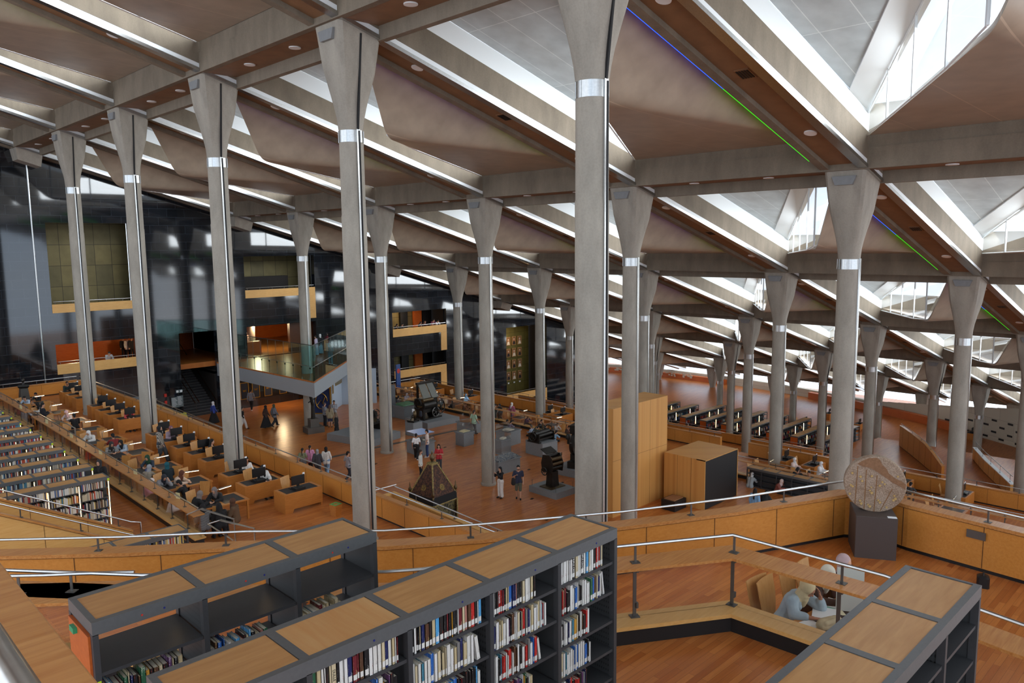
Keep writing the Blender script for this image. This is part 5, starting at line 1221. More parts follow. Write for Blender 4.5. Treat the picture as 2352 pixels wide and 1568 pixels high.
# --- lower reading area behind the exhibits
ZR = -.45
for k, (px, py, ps, fc, lab, kw) in enumerate([
 (1137, 931, 'hold', 'E', 'person in olive shirt standing beside the black dress in the lower reading area', dict(top=('tee', (70, 74, 66)), low=('trousers', DGREY), head=HB, fem=False, h=1.74)),
 (1147, 931, 'stand', 'W', 'person in long black dress in the lower reading area', dict(top=('loose', BLACK), low=('skirt', BLACK), head=sc(BLACK))),
 (1175, 928, 'walk', 'W', 'person in long white headscarf and pink top walking by the parapet', dict(top=('loose', (170, 90, 110)), low=('trousers', (60, 80, 110)), head=sc((220, 214, 208)))),
 (1165, 967, 'sit_write', 'E', 'person in dark green shirt writing behind the lower counter', dict(top=('top', (60, 62, 56)), head=HB, fem=False)),
 (1174, 969, 'sit_write', 'E', 'person in grey violet shirt writing behind the lower counter', dict(top=('top', (120, 112, 130)), head=HB, fem=False)),
 (1214, 957, 'sit_write', 'S', 'person with big dark curls at a lamp in the lower reading area', dict(top=('top', (60, 40, 70)), head=('long', (24, 20, 20)))),
 (1244, 967, 'sit_type', 'S', 'person with dark hair seated by the lower column', dict(top=('top', BLACK), head=HB, fem=False)),
 (1236, 981, 'sit_write', 'E', 'person in green and maroon shirt near the black press', dict(top=('top', (70, 70, 60)), head=HB, fem=False)),
 (1249, 980, 'sit_write', 'SE', 'person in khaki behind the counter above the black press', dict(top=('top', (110, 104, 84)), head=('long', (40, 30, 26)))),
 (1278, 992, 'sit_write', 'E', 'person in pale blue shirt with back turned behind the lower counter', dict(top=('top', (130, 164, 190)), head=HB, fem=False)),
 (1281, 974, 'sit_write', 'S', 'person in white with grey hair at the lower tables', dict(top=('top', (196, 186, 182)), head=('short', (110, 96, 84)), fem=False)),
 (1307, 981, 'sit_write', 'S', 'person with black hair at the right end of the lower tables', dict(top=('top', (60, 34, 34)), head=HB, fem=False)),
 (1220, 979, 'sit_type', 'N', 'person in pale blue seated in a plywood chair behind the counter', dict(top=('top', (150, 164, 184)), head=('short', (90, 80, 70)), fem=False)),
 (1069, 928, 'sit_write', 'S', 'person with dark hair behind the walking green shirt', dict(top=('top', (90, 50, 40)), head=HB, fem=False)),
 (1038, 923, 'sit_type', 'N', 'person in black headscarf seated left of the green shirt', dict(top=('loose', BLACK), head=sc(BLACK))),
 (1009, 918, 'sit_write', 'SW', 'person in white headscarf right of the large printing machine', dict(top=('top', (150, 196, 206)), head=sc((226, 226, 226)))),
 (955, 920, 'sit_type', 'N', 'person in pale mint headscarf left of the large printing machine', dict(top=('loose', (170, 186, 180)), head=sc((190, 208, 200)))),
 (967, 915, 'sit_write', 'SW', 'person in maroon shirt behind the large printing machine', dict(top=('top', (120, 40, 44)), head=HB, fem=False)),
 (915, 912, 'sit_type', 'NE', 'person in dark grey shirt at the far end of the lower tables', dict(top=('top', (70, 72, 78)), head=HB, fem=False)),
 (935, 906, 'sit_write', 'S', 'person in lilac at the far lower tables under a lamp', dict(top=('top', (190, 180, 200)), head=sc((200, 196, 200)))),
 (1071, 908, 'sit_type', 'S', 'person in sky blue headscarf behind a lower computer desk', dict(top=('loose', (150, 186, 214)), head=sc((140, 184, 220)))),
 (1009, 905, 'sit_type', 'S', 'person in navy bent behind a lower computer desk', dict(top=('loose', (30, 40, 66)), head=HB, fem=False)),
 (1728, 1090, 'sit_write', 'E', 'person in beige headscarf and grey top right of the black ended box', dict(top=('loose', (150, 158, 160)), head=sc((206, 206, 202)))),
 (1833, 1078, 'hold', 'E', 'person in black t-shirt standing, left of two talking at right', dict(top=('tee', BLACK), low=('trousers', BLACK), head=HB, fem=False, h=1.8, skin=1)),
 (1858, 1087, 'hold', 'W', 'person in black shirt standing, right of two talking at right', dict(top=('tee', (28, 28, 30)), low=('trousers', (30, 30, 32)), head=HB, fem=False, h=1.74, skin=1)),
 (1826, 1056, 'sit_type', 'S', 'person in white headscarf and pale blouse at a computer desk at right', dict(top=('loose', (226, 200, 190)), head=sc((228, 224, 222)))),
 (1887, 1065, 'sit_type', 'S', 'person in white headscarf and white blouse at a desk beside the wide column', dict(top=('loose', (228, 226, 226)), head=sc((230, 228, 228)))),
 (1796, 1106, 'sit_write', 'S', 'person in pale pink headscarf under lamps at right', dict(top=('loose', (140, 80, 70)), head=sc((216, 190, 182)))),
 (1890, 1098, 'sit_write', 'W', 'person with black hair seated behind a cream card at right', dict(top=('top', (90, 90, 96)), head=HB, fem=False, skin=1)),
 (2092, 1112, 'sit_write', 'E', 'person with dark hair at a desk right of the stone disc', dict(top=('top', (60, 56, 56)), head=HB, fem=False)),
]): who(px, py, ZR, ps, fc, lab, **kw)
who(1735, 1127, 0, 'stand', 'E', 'person in denim shirt with curly black hair beside the low bookcase at right', top=('loose', (110, 150, 186)), low=('trousers', JEAN), head=('long', (26, 20, 20)))
who(1762, 1131, 0, 'lean', 'E', 'person in black bending over the low bookcase at right', top=('loose', BLACK), low=('trousers', BLACK), head=('long', (22, 20, 20)))
ZQ = -4.1
for px, py, lab, kw in [(1542, 998, 'person in beige headscarf behind the tall plywood box', dict(top=('loose', (206, 190, 170)), head=sc((216, 196, 176)))), (1560, 1003, 'person in blue with pale headscarf at the monitor right of the tall box', dict(top=('loose', (70, 120, 190)), head=sc((214, 196, 186))))]: who(px, py, ZQ, 'sit_type', 'E', lab, **kw)
# --- three women by the nearest counter
w1 = at(1855, 1352, FR + 1.085 * .98); w2 = at(1903, 1318, FR + 1.11); w3 = at(1938, 1296, FR + 1.16)
lineu = Vector((w3.x - w1.x, w3.y - w1.y, 0)).normalized(); fac = math.atan2(-lineu.x, lineu.y)       # facing right of that line
fd = Vector((math.cos(fac), math.sin(fac), 0))
who(1855, 1352, FR, 'sit_cheek', math.degrees(fac) + 8, 'person in cream headscarf and pale denim shirt writing behind the nearest glass screen', top=('loose', (150, 166, 172)), low=('trousers', (70, 84, 110)), head=sc((196, 178, 138)), h=1.66, skin=1)
who(1903, 1320, FR, 'sit_write', math.degrees(fac), 'person in white headscarf and dark brown top, middle of three at the nearest table', top=('loose', (52, 34, 28)), low=('trousers', BLACK), head=sc((206, 198, 180)), h=1.64)
who(1940, 1294, FR, 'sit_type', math.degrees(fac), 'person in mauve headscarf, farthest of three at the nearest table', top=('loose', (70, 50, 56)), low=('trousers', BLACK), head=sc((176, 150, 150)), h=1.64)
tb = Vector((w2.x, w2.y, FR)) + fd * .62 - lineu * .02
put(P_TABLE, tb, fac + PI / 2, 'reading table with papers in front of the three women', 'table')
for q, lab in ((w1, 'plywood chair of the woman in pale denim'), (w2, 'plywood chair of the woman in white headscarf'), (w3, 'plywood chair of the woman in mauve headscarf')):
    put(P_CHAIR, Vector((q.x, q.y, FR)) - fd * .36, fac, lab, 'chair', 'chairs at the nearest reading table')
p = at(1772, 1372, FR + .8); put(P_CHAIR, (p.x, p.y, FR), fac - .2, 'empty plywood chair left of the woman in pale denim', 'chair')
p = at(1683, 1330, FR + .8)
TZ = FR + .742
def sheet(px, py, w_, d_, rz, name, mat, lab, cat, th=.004):
    p = at(px, py, TZ); mb = MB(); mb.box(-w_ / 2, w_ / 2, -d_ / 2, d_ / 2, 0, th); tag(mb.build(name, [mat], None, False, p, rz), lab, cat)
sheet(1893, 1412, .3, .42, fac + .5, 'open_notebook', m_paper, 'large open white notebook under the writing hand', 'notebook', .012)
sheet(1856, 1435, .21, .3, fac - .2, 'paper_sheet', m_paper, 'printed sheet on the table by the glass', 'paper')
sheet(1912, 1400, .24, .32, fac + .9, 'paper_sheet', plain('cream_paper', (214, 204, 168), .7), 'cream sheet beside the open notebook', 'paper')
sheet(1890, 1392, .3, .2, fac + .1, 'folder', plain('green_folder', (110, 160, 140), .5), 'green printed folder in front of the woman in white headscarf', 'folder', .01)
sheet(1912, 1386, .2, .28, fac + .2, 'notepad', m_paper, 'white notepad under the hand of the woman in white headscarf', 'notepad', .012)
p = at(1905, 1442, TZ); mb = MB()
capsule(mb, (-.12, 0, .06), (.12, .02, .06), .075, .085); capsule(mb, (-.06, .07, .05), (.1, .08, .05), .06, .06); capsule(mb, (-.1, -.05, .1), (.08, -.04, .12), .035, .035)
b_ = bpy.data.objects.new('bag', fuse(mb, .012, 6)); COL.objects.link(b_); b_.location = p; b_.rotation_euler = (0, 0, fac + 1.2); b_.data.materials.clear(); b_.data.materials.append(plain('beige_canvas', (178, 162, 128), .85, 0, .12, 10)); tag(b_, 'slouching beige canvas bag on the table behind the glass', 'bag')
p = at(1950, 1403, TZ); mb = MB(); mb.box(-.17, .17, -.01, .01, 0, .6); tag(mb.build('desk_divider', [plain('pale_grey_board', (186, 186, 176), .6)], None, False, p, fac + PI / 2 - .9), 'pale grey upright board on the women\'s table', 'divider')
mb = MB(); mb.bbox(-.05, .05, -.035, .035, 0, .05, .008); tag(mb.build('pouch', [plain('dark_pouch', (40, 30, 28), .7)], None, False, at(1931, 1422, TZ), fac), 'small dark pouch on the women\'s table', 'pouch')
# things people carry
def carry(px, py, z, r, c, lab, name='backpack'):
    p = at(px, py, z); mb = MB(); capsule(mb, (0, 0, -r[2] * .5), (0, 0, r[2] * .5), r[0], r[0] * .8); o = bpy.data.objects.new(name, fuse(mb, .018, 3)); COL.objects.link(o); o.location = p; o.data.materials.clear(); o.data.materials.append(cloth(c)); tag(o, lab, 'bag')
carry(1179, 1105, 1.15, (.12, 0, .2), (30, 28, 30), 'dark backpack on the man in olive shorts')
carry(966, 950, 1.15, (.13, 0, .24), (34, 38, 48), 'dark backpack on the man by the printing machine')
carry(338, 1084, ZL + .75, (.1, 0, .16), (70, 90, 140), 'blue bag hanging on a chair in the left terrace', 'handbag')
# ---------------------------------------------------------------- black wall: stairs, gallery, balconies, pictures
m_brass = plain('brass_rail', (170, 120, 62), .25, 1.0)
m_stone = plain('dark_stair_stone', (46, 46, 48), .35, 0, .1, 6)
m_nose = plain('pale_step_edge', (120, 122, 124), .4)
root = empty('staircase', (10.9, 10.6, 0), 0, 'dark stone staircase rising into the black wall between first gallery and orange hall', 'staircase')
mb = MB(); ne = MB()
for k in range(24):
    y0 = k * .3; z1 = (k + 1) * .172; mb.box(-1.45, 1.4, y0, y0 + .31, 0, z1); ne.box(-1.44, 1.39, y0 - .004, y0 + .03, z1 - .02, z1 + .003)
mb.build('steps', [m_stone], root); ne.build('step_edges', [m_nose], root)
for x in (-.45, -.12, 1.25):
    mb = MB(); mb.tube([(x, .1, 1.0), (x, 7.0, 5.05)], .028, 8); mb.build('handrail', [m_brass], root, True)
for y in (.3, 2.4, 4.6):
    mb = MB(); mb.tube([(-.28, y, y * .573), (-.28, y, y * .573 + 1.0)], .018, 6); mb.build('rail_post', [m_steeld], root)
mb = MB(); mb.box(9.1, 9.4, 10.9, 19, 0, 7.2); mb.box(12.35, 12.6, 10.9, 19, 0, 4.0); mb.box(12.35, 14.9, 10.9, 11.0, 6.6, 7.2); mb.box(9.1, 12.6, 18.6, 19, 4.1, 7.2); struct(mb.build('wall_stair_sides', [m_stone]))
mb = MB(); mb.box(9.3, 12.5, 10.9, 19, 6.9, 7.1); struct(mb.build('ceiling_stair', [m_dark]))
mb = MB(); mb.box(9.3, 12.6, 17.7, 19, 3.9, 4.1); struct(mb.build('floor_stair_top', [m_floord]))
# gallery
GC = Vector((12.82, -3.64)); GL = Vector((12.25, 10.4)); GRr = Vector((25.4, 8.6)); m_gal = plain('gallery_grey_paint', (150, 156, 160), .5)
root = empty('gallery', (GC.x, GC.y, 3.1), 0, 'grey cantilevered gallery with tall green glass balustrade projecting from the black wall', 'gallery')
L_ = lambda p, z: (p.x - GC.x, p.y - GC.y, z - 3.1)
poly = [L_(p, 0)[:2] for p in (GC, GRr, Vector((25.4, 10.4)), GL)]
mb = MB(); mb.prism(poly, -.1, .9); mb.build('slab', [m_gal], root)
mb = MB(); mb.prism([(p[0] + (.06 if i == 0 else 0), p[1] + (.1 if i == 0 else 0)) for i, p in enumerate(poly)], .9, 1.0); mb.build('wood_floor', [m_floord], root)
for a, b in ((GL, GC), (GC, GRr)):
    A_, B_ = Vector(L_(a, 4.1)), Vector(L_(b, 4.1)); d = (B_ - A_).normalized(); n_ = Vector((-d.y, d.x, 0)) * .06
    mb = MB(); mb.raw([A_ + n_, B_ + n_, B_ + n_ + Vector((0, 0, 2.45)), A_ + n_ + Vector((0, 0, 2.45))], [(0, 1, 2, 3)]); mb.raw([A_ + n_ * 1.2, B_ + n_ * 1.2, B_ + n_ * 1.2 + Vector((0, 0, 2.45)), A_ + n_ * 1.2 + Vector((0, 0, 2.45))], [(3, 2, 1, 0)]); mb.build('glass', [m_glassg], root)
    mb = MB(); mb.tube([A_ + n_ + Vector((0, 0, 2.46)), B_ + n_ + Vector((0, 0, 2.46))], .025, 6); mb.build('top_rail', [m_steeld], root)
    mb = MB(); mb.tube([A_ + n_ + Vector((0, 0, 1.0)), B_ + n_ + Vector((0, 0, 1.0))], .022, 6); mb.build('handrail', [m_steel], root)
    L = (B_ - A_).length; k = 0; t = .5
    while t < L:
        p = A_ + d * t + n_ * 1.6; mb = MB(); mb.obox((p.x, p.y, p.z + .45), (.05, .02, .95), math.atan2(d.y, d.x)); mb.obox((p.x, p.y, p.z + .86), (.16, .03, .12), math.atan2(d.y, d.x)); mb.build('glass_bracket', [m_chrome], root)
        mb = MB(); mb.obox((p.x - n_.x, p.y - n_.y, p.z + 1.7), (.012, .02, 1.5), math.atan2(d.y, d.x)); mb.build('glass_joint', [m_steeld], root); t += 1.08
mb = MB(); mb.box(15.6, 17.4, 13, 13.6, 4.1, 5.1); tag(mb.build('reception_desk', [m_orange]), 'orange wooden reception desk inside the hall behind the gallery', 'desk')
mb = MB(); mb.box(19.2, 22.0, 11.2, 11.6, 4.1, 6.7); tag(mb.build('display_block', [wood('dark_brown_wood', (84, 46, 22), (96, 54, 28), .4)]), 'dark brown wooden block at the back right of the gallery hall', 'cabinet')
mb = MB(); mb.lathe([(.45, 0), (.45, 2.7)], (17.6, 15.5, 4.1), 24); tag(mb.build('column', [m_conc], None, True), 'concrete column inside the hall behind the gallery', 'column')
mb = MB(); mb.lathe([(.4, 0), (.4, 2.7)], (3.9, 14.5, 4.1), 24); tag(mb.build('column', [m_conc], None, True), 'concrete column inside the orange lit hall at left', 'column')
mb = MB(); mb.lathe([(.4, 0), (.4, 2.7)], (10.9, 19.5, 4.1), 24); tag(mb.build('column', [m_conc], None, True), 'concrete column at the head of the dark stairs', 'column')
for x, y, e in ((3, 14, 60), (9, 15, 40), (18, 15, 80), (17, 9, 30), (32.5, 12.2, 20), (48, 12.5, 16), (20, 13, 30)):
    l = bpy.data.lights.new('hall_lamp', 'POINT'); l.energy = e * 6; l.color = (1, .72, .42); l.shadow_soft_size = .3; o = bpy.data.objects.new('hall_lamp', l); COL.objects.link(o); o.location = (x, y, 6.3 if x < 40 and y > 10 else 2.6)
# balconies
def balcony(x0, x1, z0, z1, lab, ret=None):
    root = empty('balcony_parapet', (x0, 10.4, z0), 0, lab, 'parapet')
    mb = MB(); mb.box(0, x1 - x0, -.03, .1, 0, z1 - z0); mb.build('panel', [m_maplel], root)
    mb = MB(); mb.tube([(.1, .05, z1 - z0 + .17), (x1 - x0 - .1, .05, z1 - z0 + .17)], .025, 6); mb.build('handrail', [m_steel], root)
    for k in range(int((x1 - x0) / 1.1) + 1):
        mb = MB(); mb.box(.2 + k * 1.1, .23 + k * 1.1, .04, .06, z1 - z0, z1 - z0 + .17); mb.build('rail_post', [m_steeld], root)
    if ret: mb = MB(); mb.box(x1 - x0 - ret[0], x1 - x0, -.032, .1, ret[1] - z0, 0); mb.build('return_panel', [m_maplel], root)
balcony(.95, 6.35, 8.8, 9.4, 'pale maple balcony front below the bronze panels, far left')
balcony(.95, 6.25, 4.5, 5.2, 'pale maple balcony front of the orange lit hall at left')
balcony(14.95, 21.35, 9.05, 9.7, 'pale maple balcony front above the glass gallery', (.75, 7.0))
balcony(29.5, 36.15, 4.5, 5.25, 'pale maple balcony front where six people lean', (.75, 2.65))
balcony(29.55, 36.05, .45, 1.2, 'pale maple balcony front below the one with six people', (.75, -2.2))
balcony(44.6, 51.1, -4.1, -3.35, 'pale maple balcony front under the framed portraits', (.75, -6.5))
for x, z, lab in ((30.6, 5.9, 'upper'), (30.6, 1.6, 'lower')):
    mb = MB(); mb.box(x - .2, x + .8, 13.6, 13.85, z - 1.6, z + .9); mb.box(x + 2.2, x + 3.1, 13.6, 13.85, z - 1.6, z + .9); mb.box(x + 5, x + 6.2, 13.6, 13.85, z - 1.6, z + .9); struct(mb.build('door_dark', [m_black]))
    mb = MB(); mb.box(x + 3.9, x + 4.9, 13.6, 13.85, z - 1.6, z + .9); struct(mb.build('door_orange', [m_orange]))
mb = MB(); mb.box(15, 20, 12.6, 13.2, 8.6, 10.7); struct(mb.build('wall_dark_recess', [m_dark]))
# calligraphy pictures on the black wall
m_gold = plain('gold_frame', (186, 142, 58), .35, .8); m_navy = plain('navy_velvet', (20, 26, 44), .8)
for k, (x0, x1) in enumerate(((14.05, 14.78), (15.07, 15.75), (16.14, 16.83), (17.5, 18.18))):
    root = empty('framed_picture', ((x0 + x1) / 2, 10.38, 1.42), 0, 'gold framed navy calligraphy picture under the gallery, %s from left' % ORD[k], 'picture'); w_ = (x1 - x0) / 2
    mb = MB(); mb.box(-w_, w_, -.02, .02, -.68, .72); mb.build('canvas', [m_navy], root)
    mb = MB()
    for a in ((-w_, -w_ + .05, -.68, .72), (w_ - .05, w_, -.68, .72), (-w_ + .05, w_ - .05, -.68, -.63), (-w_ + .05, w_ - .05, .67, .72)): mb.box(a[0], a[1], -.05, .0, a[2], a[3])
    mb.build('frame', [m_gold], root)
    mb = MB(); mb.tube([(-.15 + .3 * q / 14, -.03, .1 * math.sin(q * 1.5 + k) + .02) for q in range(15)], .012, 5); mb.build('gold_script', [m_gold], root)
# portraits
m_pf = plain('portrait_gilt', (150, 116, 70), .5); m_pbg = plain('portrait_ground', (120, 84, 48), .7); m_pd = plain('portrait_coat', (34, 28, 28), .8); m_ph = plain('portrait_white_hair', (206, 196, 180), .8)
for r_ in range(4):
    for c_ in range(3):
        x = 48.36 + (c_ - 0) * .93; z = 2.02 - r_ * 1.37
        root = empty('framed_portrait', (x, 13.98, z), 0, 'small framed portrait on the olive wall, %s row from top, %s from left' % (ORD[r_], ORD[c_]), 'portrait', 'framed portraits on the olive wall')
        mb = MB(); mb.box(-.36, .36, -.03, .02, -.5, .5); mb.build('frame', [m_pf], root)
        mb = MB(); mb.box(-.29, .29, -.04, -.02, -.43, .43); mb.build('canvas', [m_pbg], root)
        mb = MB(); mb.raw([(-.24, -.045, -.42), (.24, -.045, -.42), (.14, -.045, -.05), (-.12, -.045, -.05)], [(0, 1, 2, 3)]); mb.build('painted_coat', [m_pd if (r_ + c_) % 2 else m_ph], root)
        mb = MB(); mb.ball((0, -.045, .1), (.1, .01, .14), 10); mb.build('painted_face', [SKIN[(r_ + c_) % 2]], root)
        mb = MB(); mb.ball((0, -.048, .2), (.1, .008, .07), 10); mb.build('painted_hair', [m_ph], root)
for c_ in range(3):
    mb = MB(); mb.box(48.25 + c_ * .93, 48.48 + c_ * .93, 13.95, 14.0, -3.0, -2.85); tag(mb.build('caption_card', [m_card]), 'white caption card below the portraits, %s from left' % ORD[c_], 'card', 'caption cards under the portraits')
# directory board, extinguishers, yellow sign, door and bust
m_sign = plain('directory_grey', (104, 114, 118), .4)
root = empty('directory_sign', (8.95, 10.37, 1.55), 0, 'grey directory board with white lines and two round icons beside the dark stairs', 'sign')
mb = MB(); mb.box(-.44, .12, -.02, .01, -.62, .2); mb.box(.0, .46, -.021, .01, -.6, .26); mb.build('board', [m_sign], root)
for k in range(7):
    mb = MB(); mb.box(-.4, -.12 + .06 * (k % 3), -.026, -.02, .1 - k * .1, .13 - k * .1); mb.build('text_line', [m_card], root)
    mb = MB(); mb.box(.05, .3 + .04 * (k % 3), -.026, -.02, .16 - k * .1, .19 - k * .1); mb.build('text_line', [m_card], root)
for k, x in enumerate((.06, .34)):
    mb = MB(); mb.lathe([(.09, 0), (.09, .006), (.06, .006)], (x, -.02, .62), 18, 0, (0, -1, 0)); mb.build('round_icon', [m_card], root)
mb = MB(); mb.box(-.06, .46, -.02, .005, .5, .74); mb.build('icon_board', [m_sign], root)
m_red = plain('signal_red', (190, 44, 30), .5)
for z, lab in ((2.0, 'upper red call box on the black wall left of the directory board'), (1.45, 'lower red call box on the black wall left of the directory board')):
    mb = MB(); mb.bbox(8.0, 8.18, 10.3, 10.4, z - .12, z + .12, .01); tag(mb.build('call_box', [m_red]), lab, 'call box')
mb = MB(); mb.box(5.2, 7.4, 10.36, 10.41, 0, 2.2); struct(mb.build('door_grey', [m_sign]))
p = at(421, 964, 0); mb = MB(); mb.raw([(-.3, -.2, 0), (.3, -.2, 0), (.3, .2, 0), (-.3, .2, 0), (-.28, -.05, .55), (.28, -.05, .55), (.28, .05, .55), (-.28, .05, .55)], [(3, 2, 1, 0), (4, 5, 6, 7), (0, 1, 5, 4), (1, 2, 6, 5), (2, 3, 7, 6), (3, 0, 4, 7)]); tag(mb.build('floor_sign', [plain('yellow_plastic', (208, 206, 50), .5)], None, False, p, .4), 'yellow folding floor sign before the dark stairs', 'sign')
p = Vector((-2.25, 5.2, ZL)); root = empty('pedestal', p, 0, 'dark tapering pedestal of the bust at far left', 'pedestal')
mb = MB(); mb.raw([(-.3, -.3, 0), (.3, -.3, 0), (.3, .3, 0), (-.3, .3, 0), (-.2, -.2, 1.2), (.2, -.2, 1.2), (.2, .2, 1.2), (-.2, .2, 1.2)], [(3, 2, 1, 0), (4, 5, 6, 7), (0, 1, 5, 4), (1, 2, 6, 5), (2, 3, 7, 6), (3, 0, 4, 7)]); mb.build('block', [plain('pedestal_grey', (70, 68, 64), .7)], root)
mb = MB(); capsule(mb, (0, -.18, .12), (0, .18, .12), .14, .14); capsule(mb, (0, 0, .2), (0, 0, .34), .09, .07); mb.ball((.0, 0, .5), (.11, .095, .14), 14); capsule(mb, (.1, 0, .5), (.12, 0, .46), .015, .02)
o = bpy.data.objects.new('bust', fuse(mb, .018, 3)); COL.objects.link(o); o.location = p + Vector((0, 0, 1.2)); o.rotation_euler = (0, 0, -2.0); o.data.materials.clear(); o.data.materials.append(plain('dark_bronze', (46, 44, 42), .4, .6)); tag(o, 'dark bronze bust on its pedestal at far left', 'bust')

# ---------------------------------------------------------------- exhibits
m_pl = plain('exhibit_grey', (126, 129, 131), .5, 0, .05, 10); m_iron = plain('cast_iron', (40, 37, 33), .4, .55, .2, 8); m_iron2 = plain('worn_iron', (92, 76, 52), .35, .7, .25, 8); m_blue = plain('case_blue_top', (150, 178, 226), .25)
def rect(Lp, Np, Rp, z=0):
    l, n_, r_ = at(Lp[0], Lp[1], z), at(Np[0], Np[1], z), at(Rp[0], Rp[1], z)
    ax = r_ - n_; a = math.atan2(ax.y, ax.x); ny = Vector((-math.sin(a), math.cos(a), 0)); w_ = ax.length; d_ = max(.35, abs((l - n_).dot(ny)))
    return n_ + ax / 2 + ny * d_ / 2, w_, d_, a
def clampd(q, wmin, wmax, dmin, dmax):
    c, w_, d_, a = q; ny = Vector((-math.sin(a), math.cos(a), 0)); nx = Vector((math.cos(a), math.sin(a), 0))
    n_ = c - nx * w_ / 2 - ny * d_ / 2; w2 = min(max(w_, wmin), wmax); d2 = min(max(d_, dmin), dmax); return n_ + nx * w2 / 2 + ny * d2 / 2, w2, d2, a
def case(q, h, gh, lab, top=None, tray=None):
    c, w_, d_, a = q
    root = empty('display_case', c, a, lab, 'display case')
    mb = MB(); mb.box(-w_ / 2, w_ / 2, -d_ / 2, d_ / 2, .0, h - .06); mb.build('plinth', [m_pl], root)
    mb = MB(); mb.box(-w_ / 2 - .06, w_ / 2 + .06, -d_ / 2 - .06, d_ / 2 + .06, h - .06, h); mb.build('rim', [m_pl], root)
    if gh:
        mb = MB(); mb.box(-w_ / 2, w_ / 2, -d_ / 2, d_ / 2, h, h + gh); mb.build('glass_cover', [m_glass], root)
        if top: mb = MB(); mb.box(-w_ / 2, w_ / 2, -d_ / 2, d_ / 2, h + gh, h + gh + .02); mb.build('blue_lid', [top], root)
    return root, c, a, w_, d_, h
def rest(name, mb, mat, base, lab, cat, dz=0, rz=0, off=(0, 0), smooth=False):
    root, c, a, w_, d_, h = base
    p = Vector((c.x + off[0] * math.cos(a) - off[1] * math.sin(a), c.y + off[0] * math.sin(a) + off[1] * math.cos(a), h + dz)); o = mb.build(name, mat if isinstance(mat, list) else [mat], None, smooth, p, a + rz); return tag(o, lab, cat)
def open_book(w_=.5, d_=.36):
    mb = MB(); n = 8; v = []
    for i in range(2 * n + 1):
        u = i / n - 1; z = .03 + .05 * (1 - abs(u)) ** .5 * (abs(u) > .02) + .0
        v += [(u * w_ / 2, -d_ / 2, z), (u * w_ / 2, d_ / 2, z)]
    v += [(-w_ / 2, -d_ / 2, 0), (-w_ / 2, d_ / 2, 0), (w_ / 2, -d_ / 2, 0), (w_ / 2, d_ / 2, 0)]
    N2 = 2 * (2 * n + 1); f = [(2 * i, 2 * i + 2, 2 * i + 3, 2 * i + 1) for i in range(2 * n)] + [(N2, N2 + 1, N2 + 3, N2 + 2), (N2, 0, 1, N2 + 1), (2 * 2 * n, N2 + 2, N2 + 3, 4 * n + 1), tuple([N2] + [N2 + 2] + [2 * i for i in range(2 * n, -1, -1)]), tuple([N2 + 1] + [2 * i + 1 for i in range(2 * n + 1)] + [N2 + 3])]
    mb.raw(v, f); return mb
b1 = case(clampd(rect((931.5, 1035), (963, 1048), (994, 1041)), 1.2, 1.8, .9, 1.4), .82, .55, 'grey display case with pale blue lid beside the couple', m_blue)
for k in range(9):
    mb = MB(); mb.bbox(-.07, .07, -.05, .05, 0, .03 + .02 * (k % 3), .008); rest('small_artefact', mb, [m_card, m_iron2, m_page][k % 3], b1, 'small artefact in the blue lidded display case, %s from the left' % ORD[k], 'artefact', 0, .3 * k, (-.5 + .125 * k, .2 * math.sin(k * 2.1)))
b2 = case(clampd(rect((1131, 1087), (1145, 1092), (1195, 1077)), 1.3, 2.4, .7, 1.2), .78, .55, 'grey display case holding a printed mosaic board right of the fifth column')
def mosaic():
    m, nt, b, o = newmat('mosaic_board'); vo = N(nt, 'TexVoronoi', Scale=26.0); nt.links.new(coords(nt), vo.inputs['Vector']); nt.links.new(ramp(nt, vo.outputs['Color'], [(.2, lin((40, 52, 70))), (.5, lin((110, 124, 140))), (.85, lin((190, 186, 170)))]), b.inputs['Base Color']); b.inputs['Roughness'].default_value = .5; return m
mb = MB(); mb.raw([(-.85, -.35, .0), (.85, -.35, .0), (.85, .35, 0), (-.85, .35, 0), (-.85, -.35, .05), (.85, -.35, .05), (.85, .35, .16), (-.85, .35, .16)], [(3, 2, 1, 0), (4, 5, 6, 7), (0, 1, 5, 4), (1, 2, 6, 5), (2, 3, 7, 6), (3, 0, 4, 7)])
rest('mosaic_board', mb, mosaic(), b2, 'tilted blue grey mosaic board inside the display case', 'exhibit')
b3 = case(clampd(rect((1136, 1042), (1152, 1046), (1168, 1042)), .8, 1.1, .6, .9), .95, .5, 'small grey display case with a white closed book')
mb = MB(); mb.bbox(-.2, .2, -.14, .14, 0, .1, .01); rest('book', mb, m_page, b3, 'white closed book inside the small display case', 'book', 0, .3)
b4 = case(clampd(rect((1141, 1021), (1165, 1027), (1187, 1020)), 1.4, 2.2, .9, 1.5), .95, .45, 'large grey display case behind the white book case')
mb = open_book(.7, .5); rest('open_book', mb, m_page, b4, 'large open atlas inside the rear grey display case', 'book')
b5 = case(clampd(rect((1047.5, 1021), (1066, 1026), (1088, 1020)), .9, 1.4, .7, 1.1), .9, .5, 'grey display case with an open cream book, left of the fifth column')
rest('open_book', open_book(.62, .42), plain('cream_pages', (206, 192, 150), .8), b5, 'open cream book inside the display case left of the column', 'book')
b6 = case(clampd(rect((1053, 991), (1076, 1000), (1092, 996)), 1.2, 1.8, .8, 1.2), .85, .45, 'grey display case with brown board behind the open book case')
mb = MB(); mb.box(-.55, .55, -.35, .35, 0, .06); rest('brown_board', mb, plain('brown_board', (150, 106, 70), .7), b6, 'brown board inside the rear display case', 'exhibit')
b7 = case(clampd(rect((898, 956), (929, 964), (949, 960)), 1.6, 2.6, 1.4, 2.2), .95, .5, 'grey display case with a green relief model near the large printing machine')
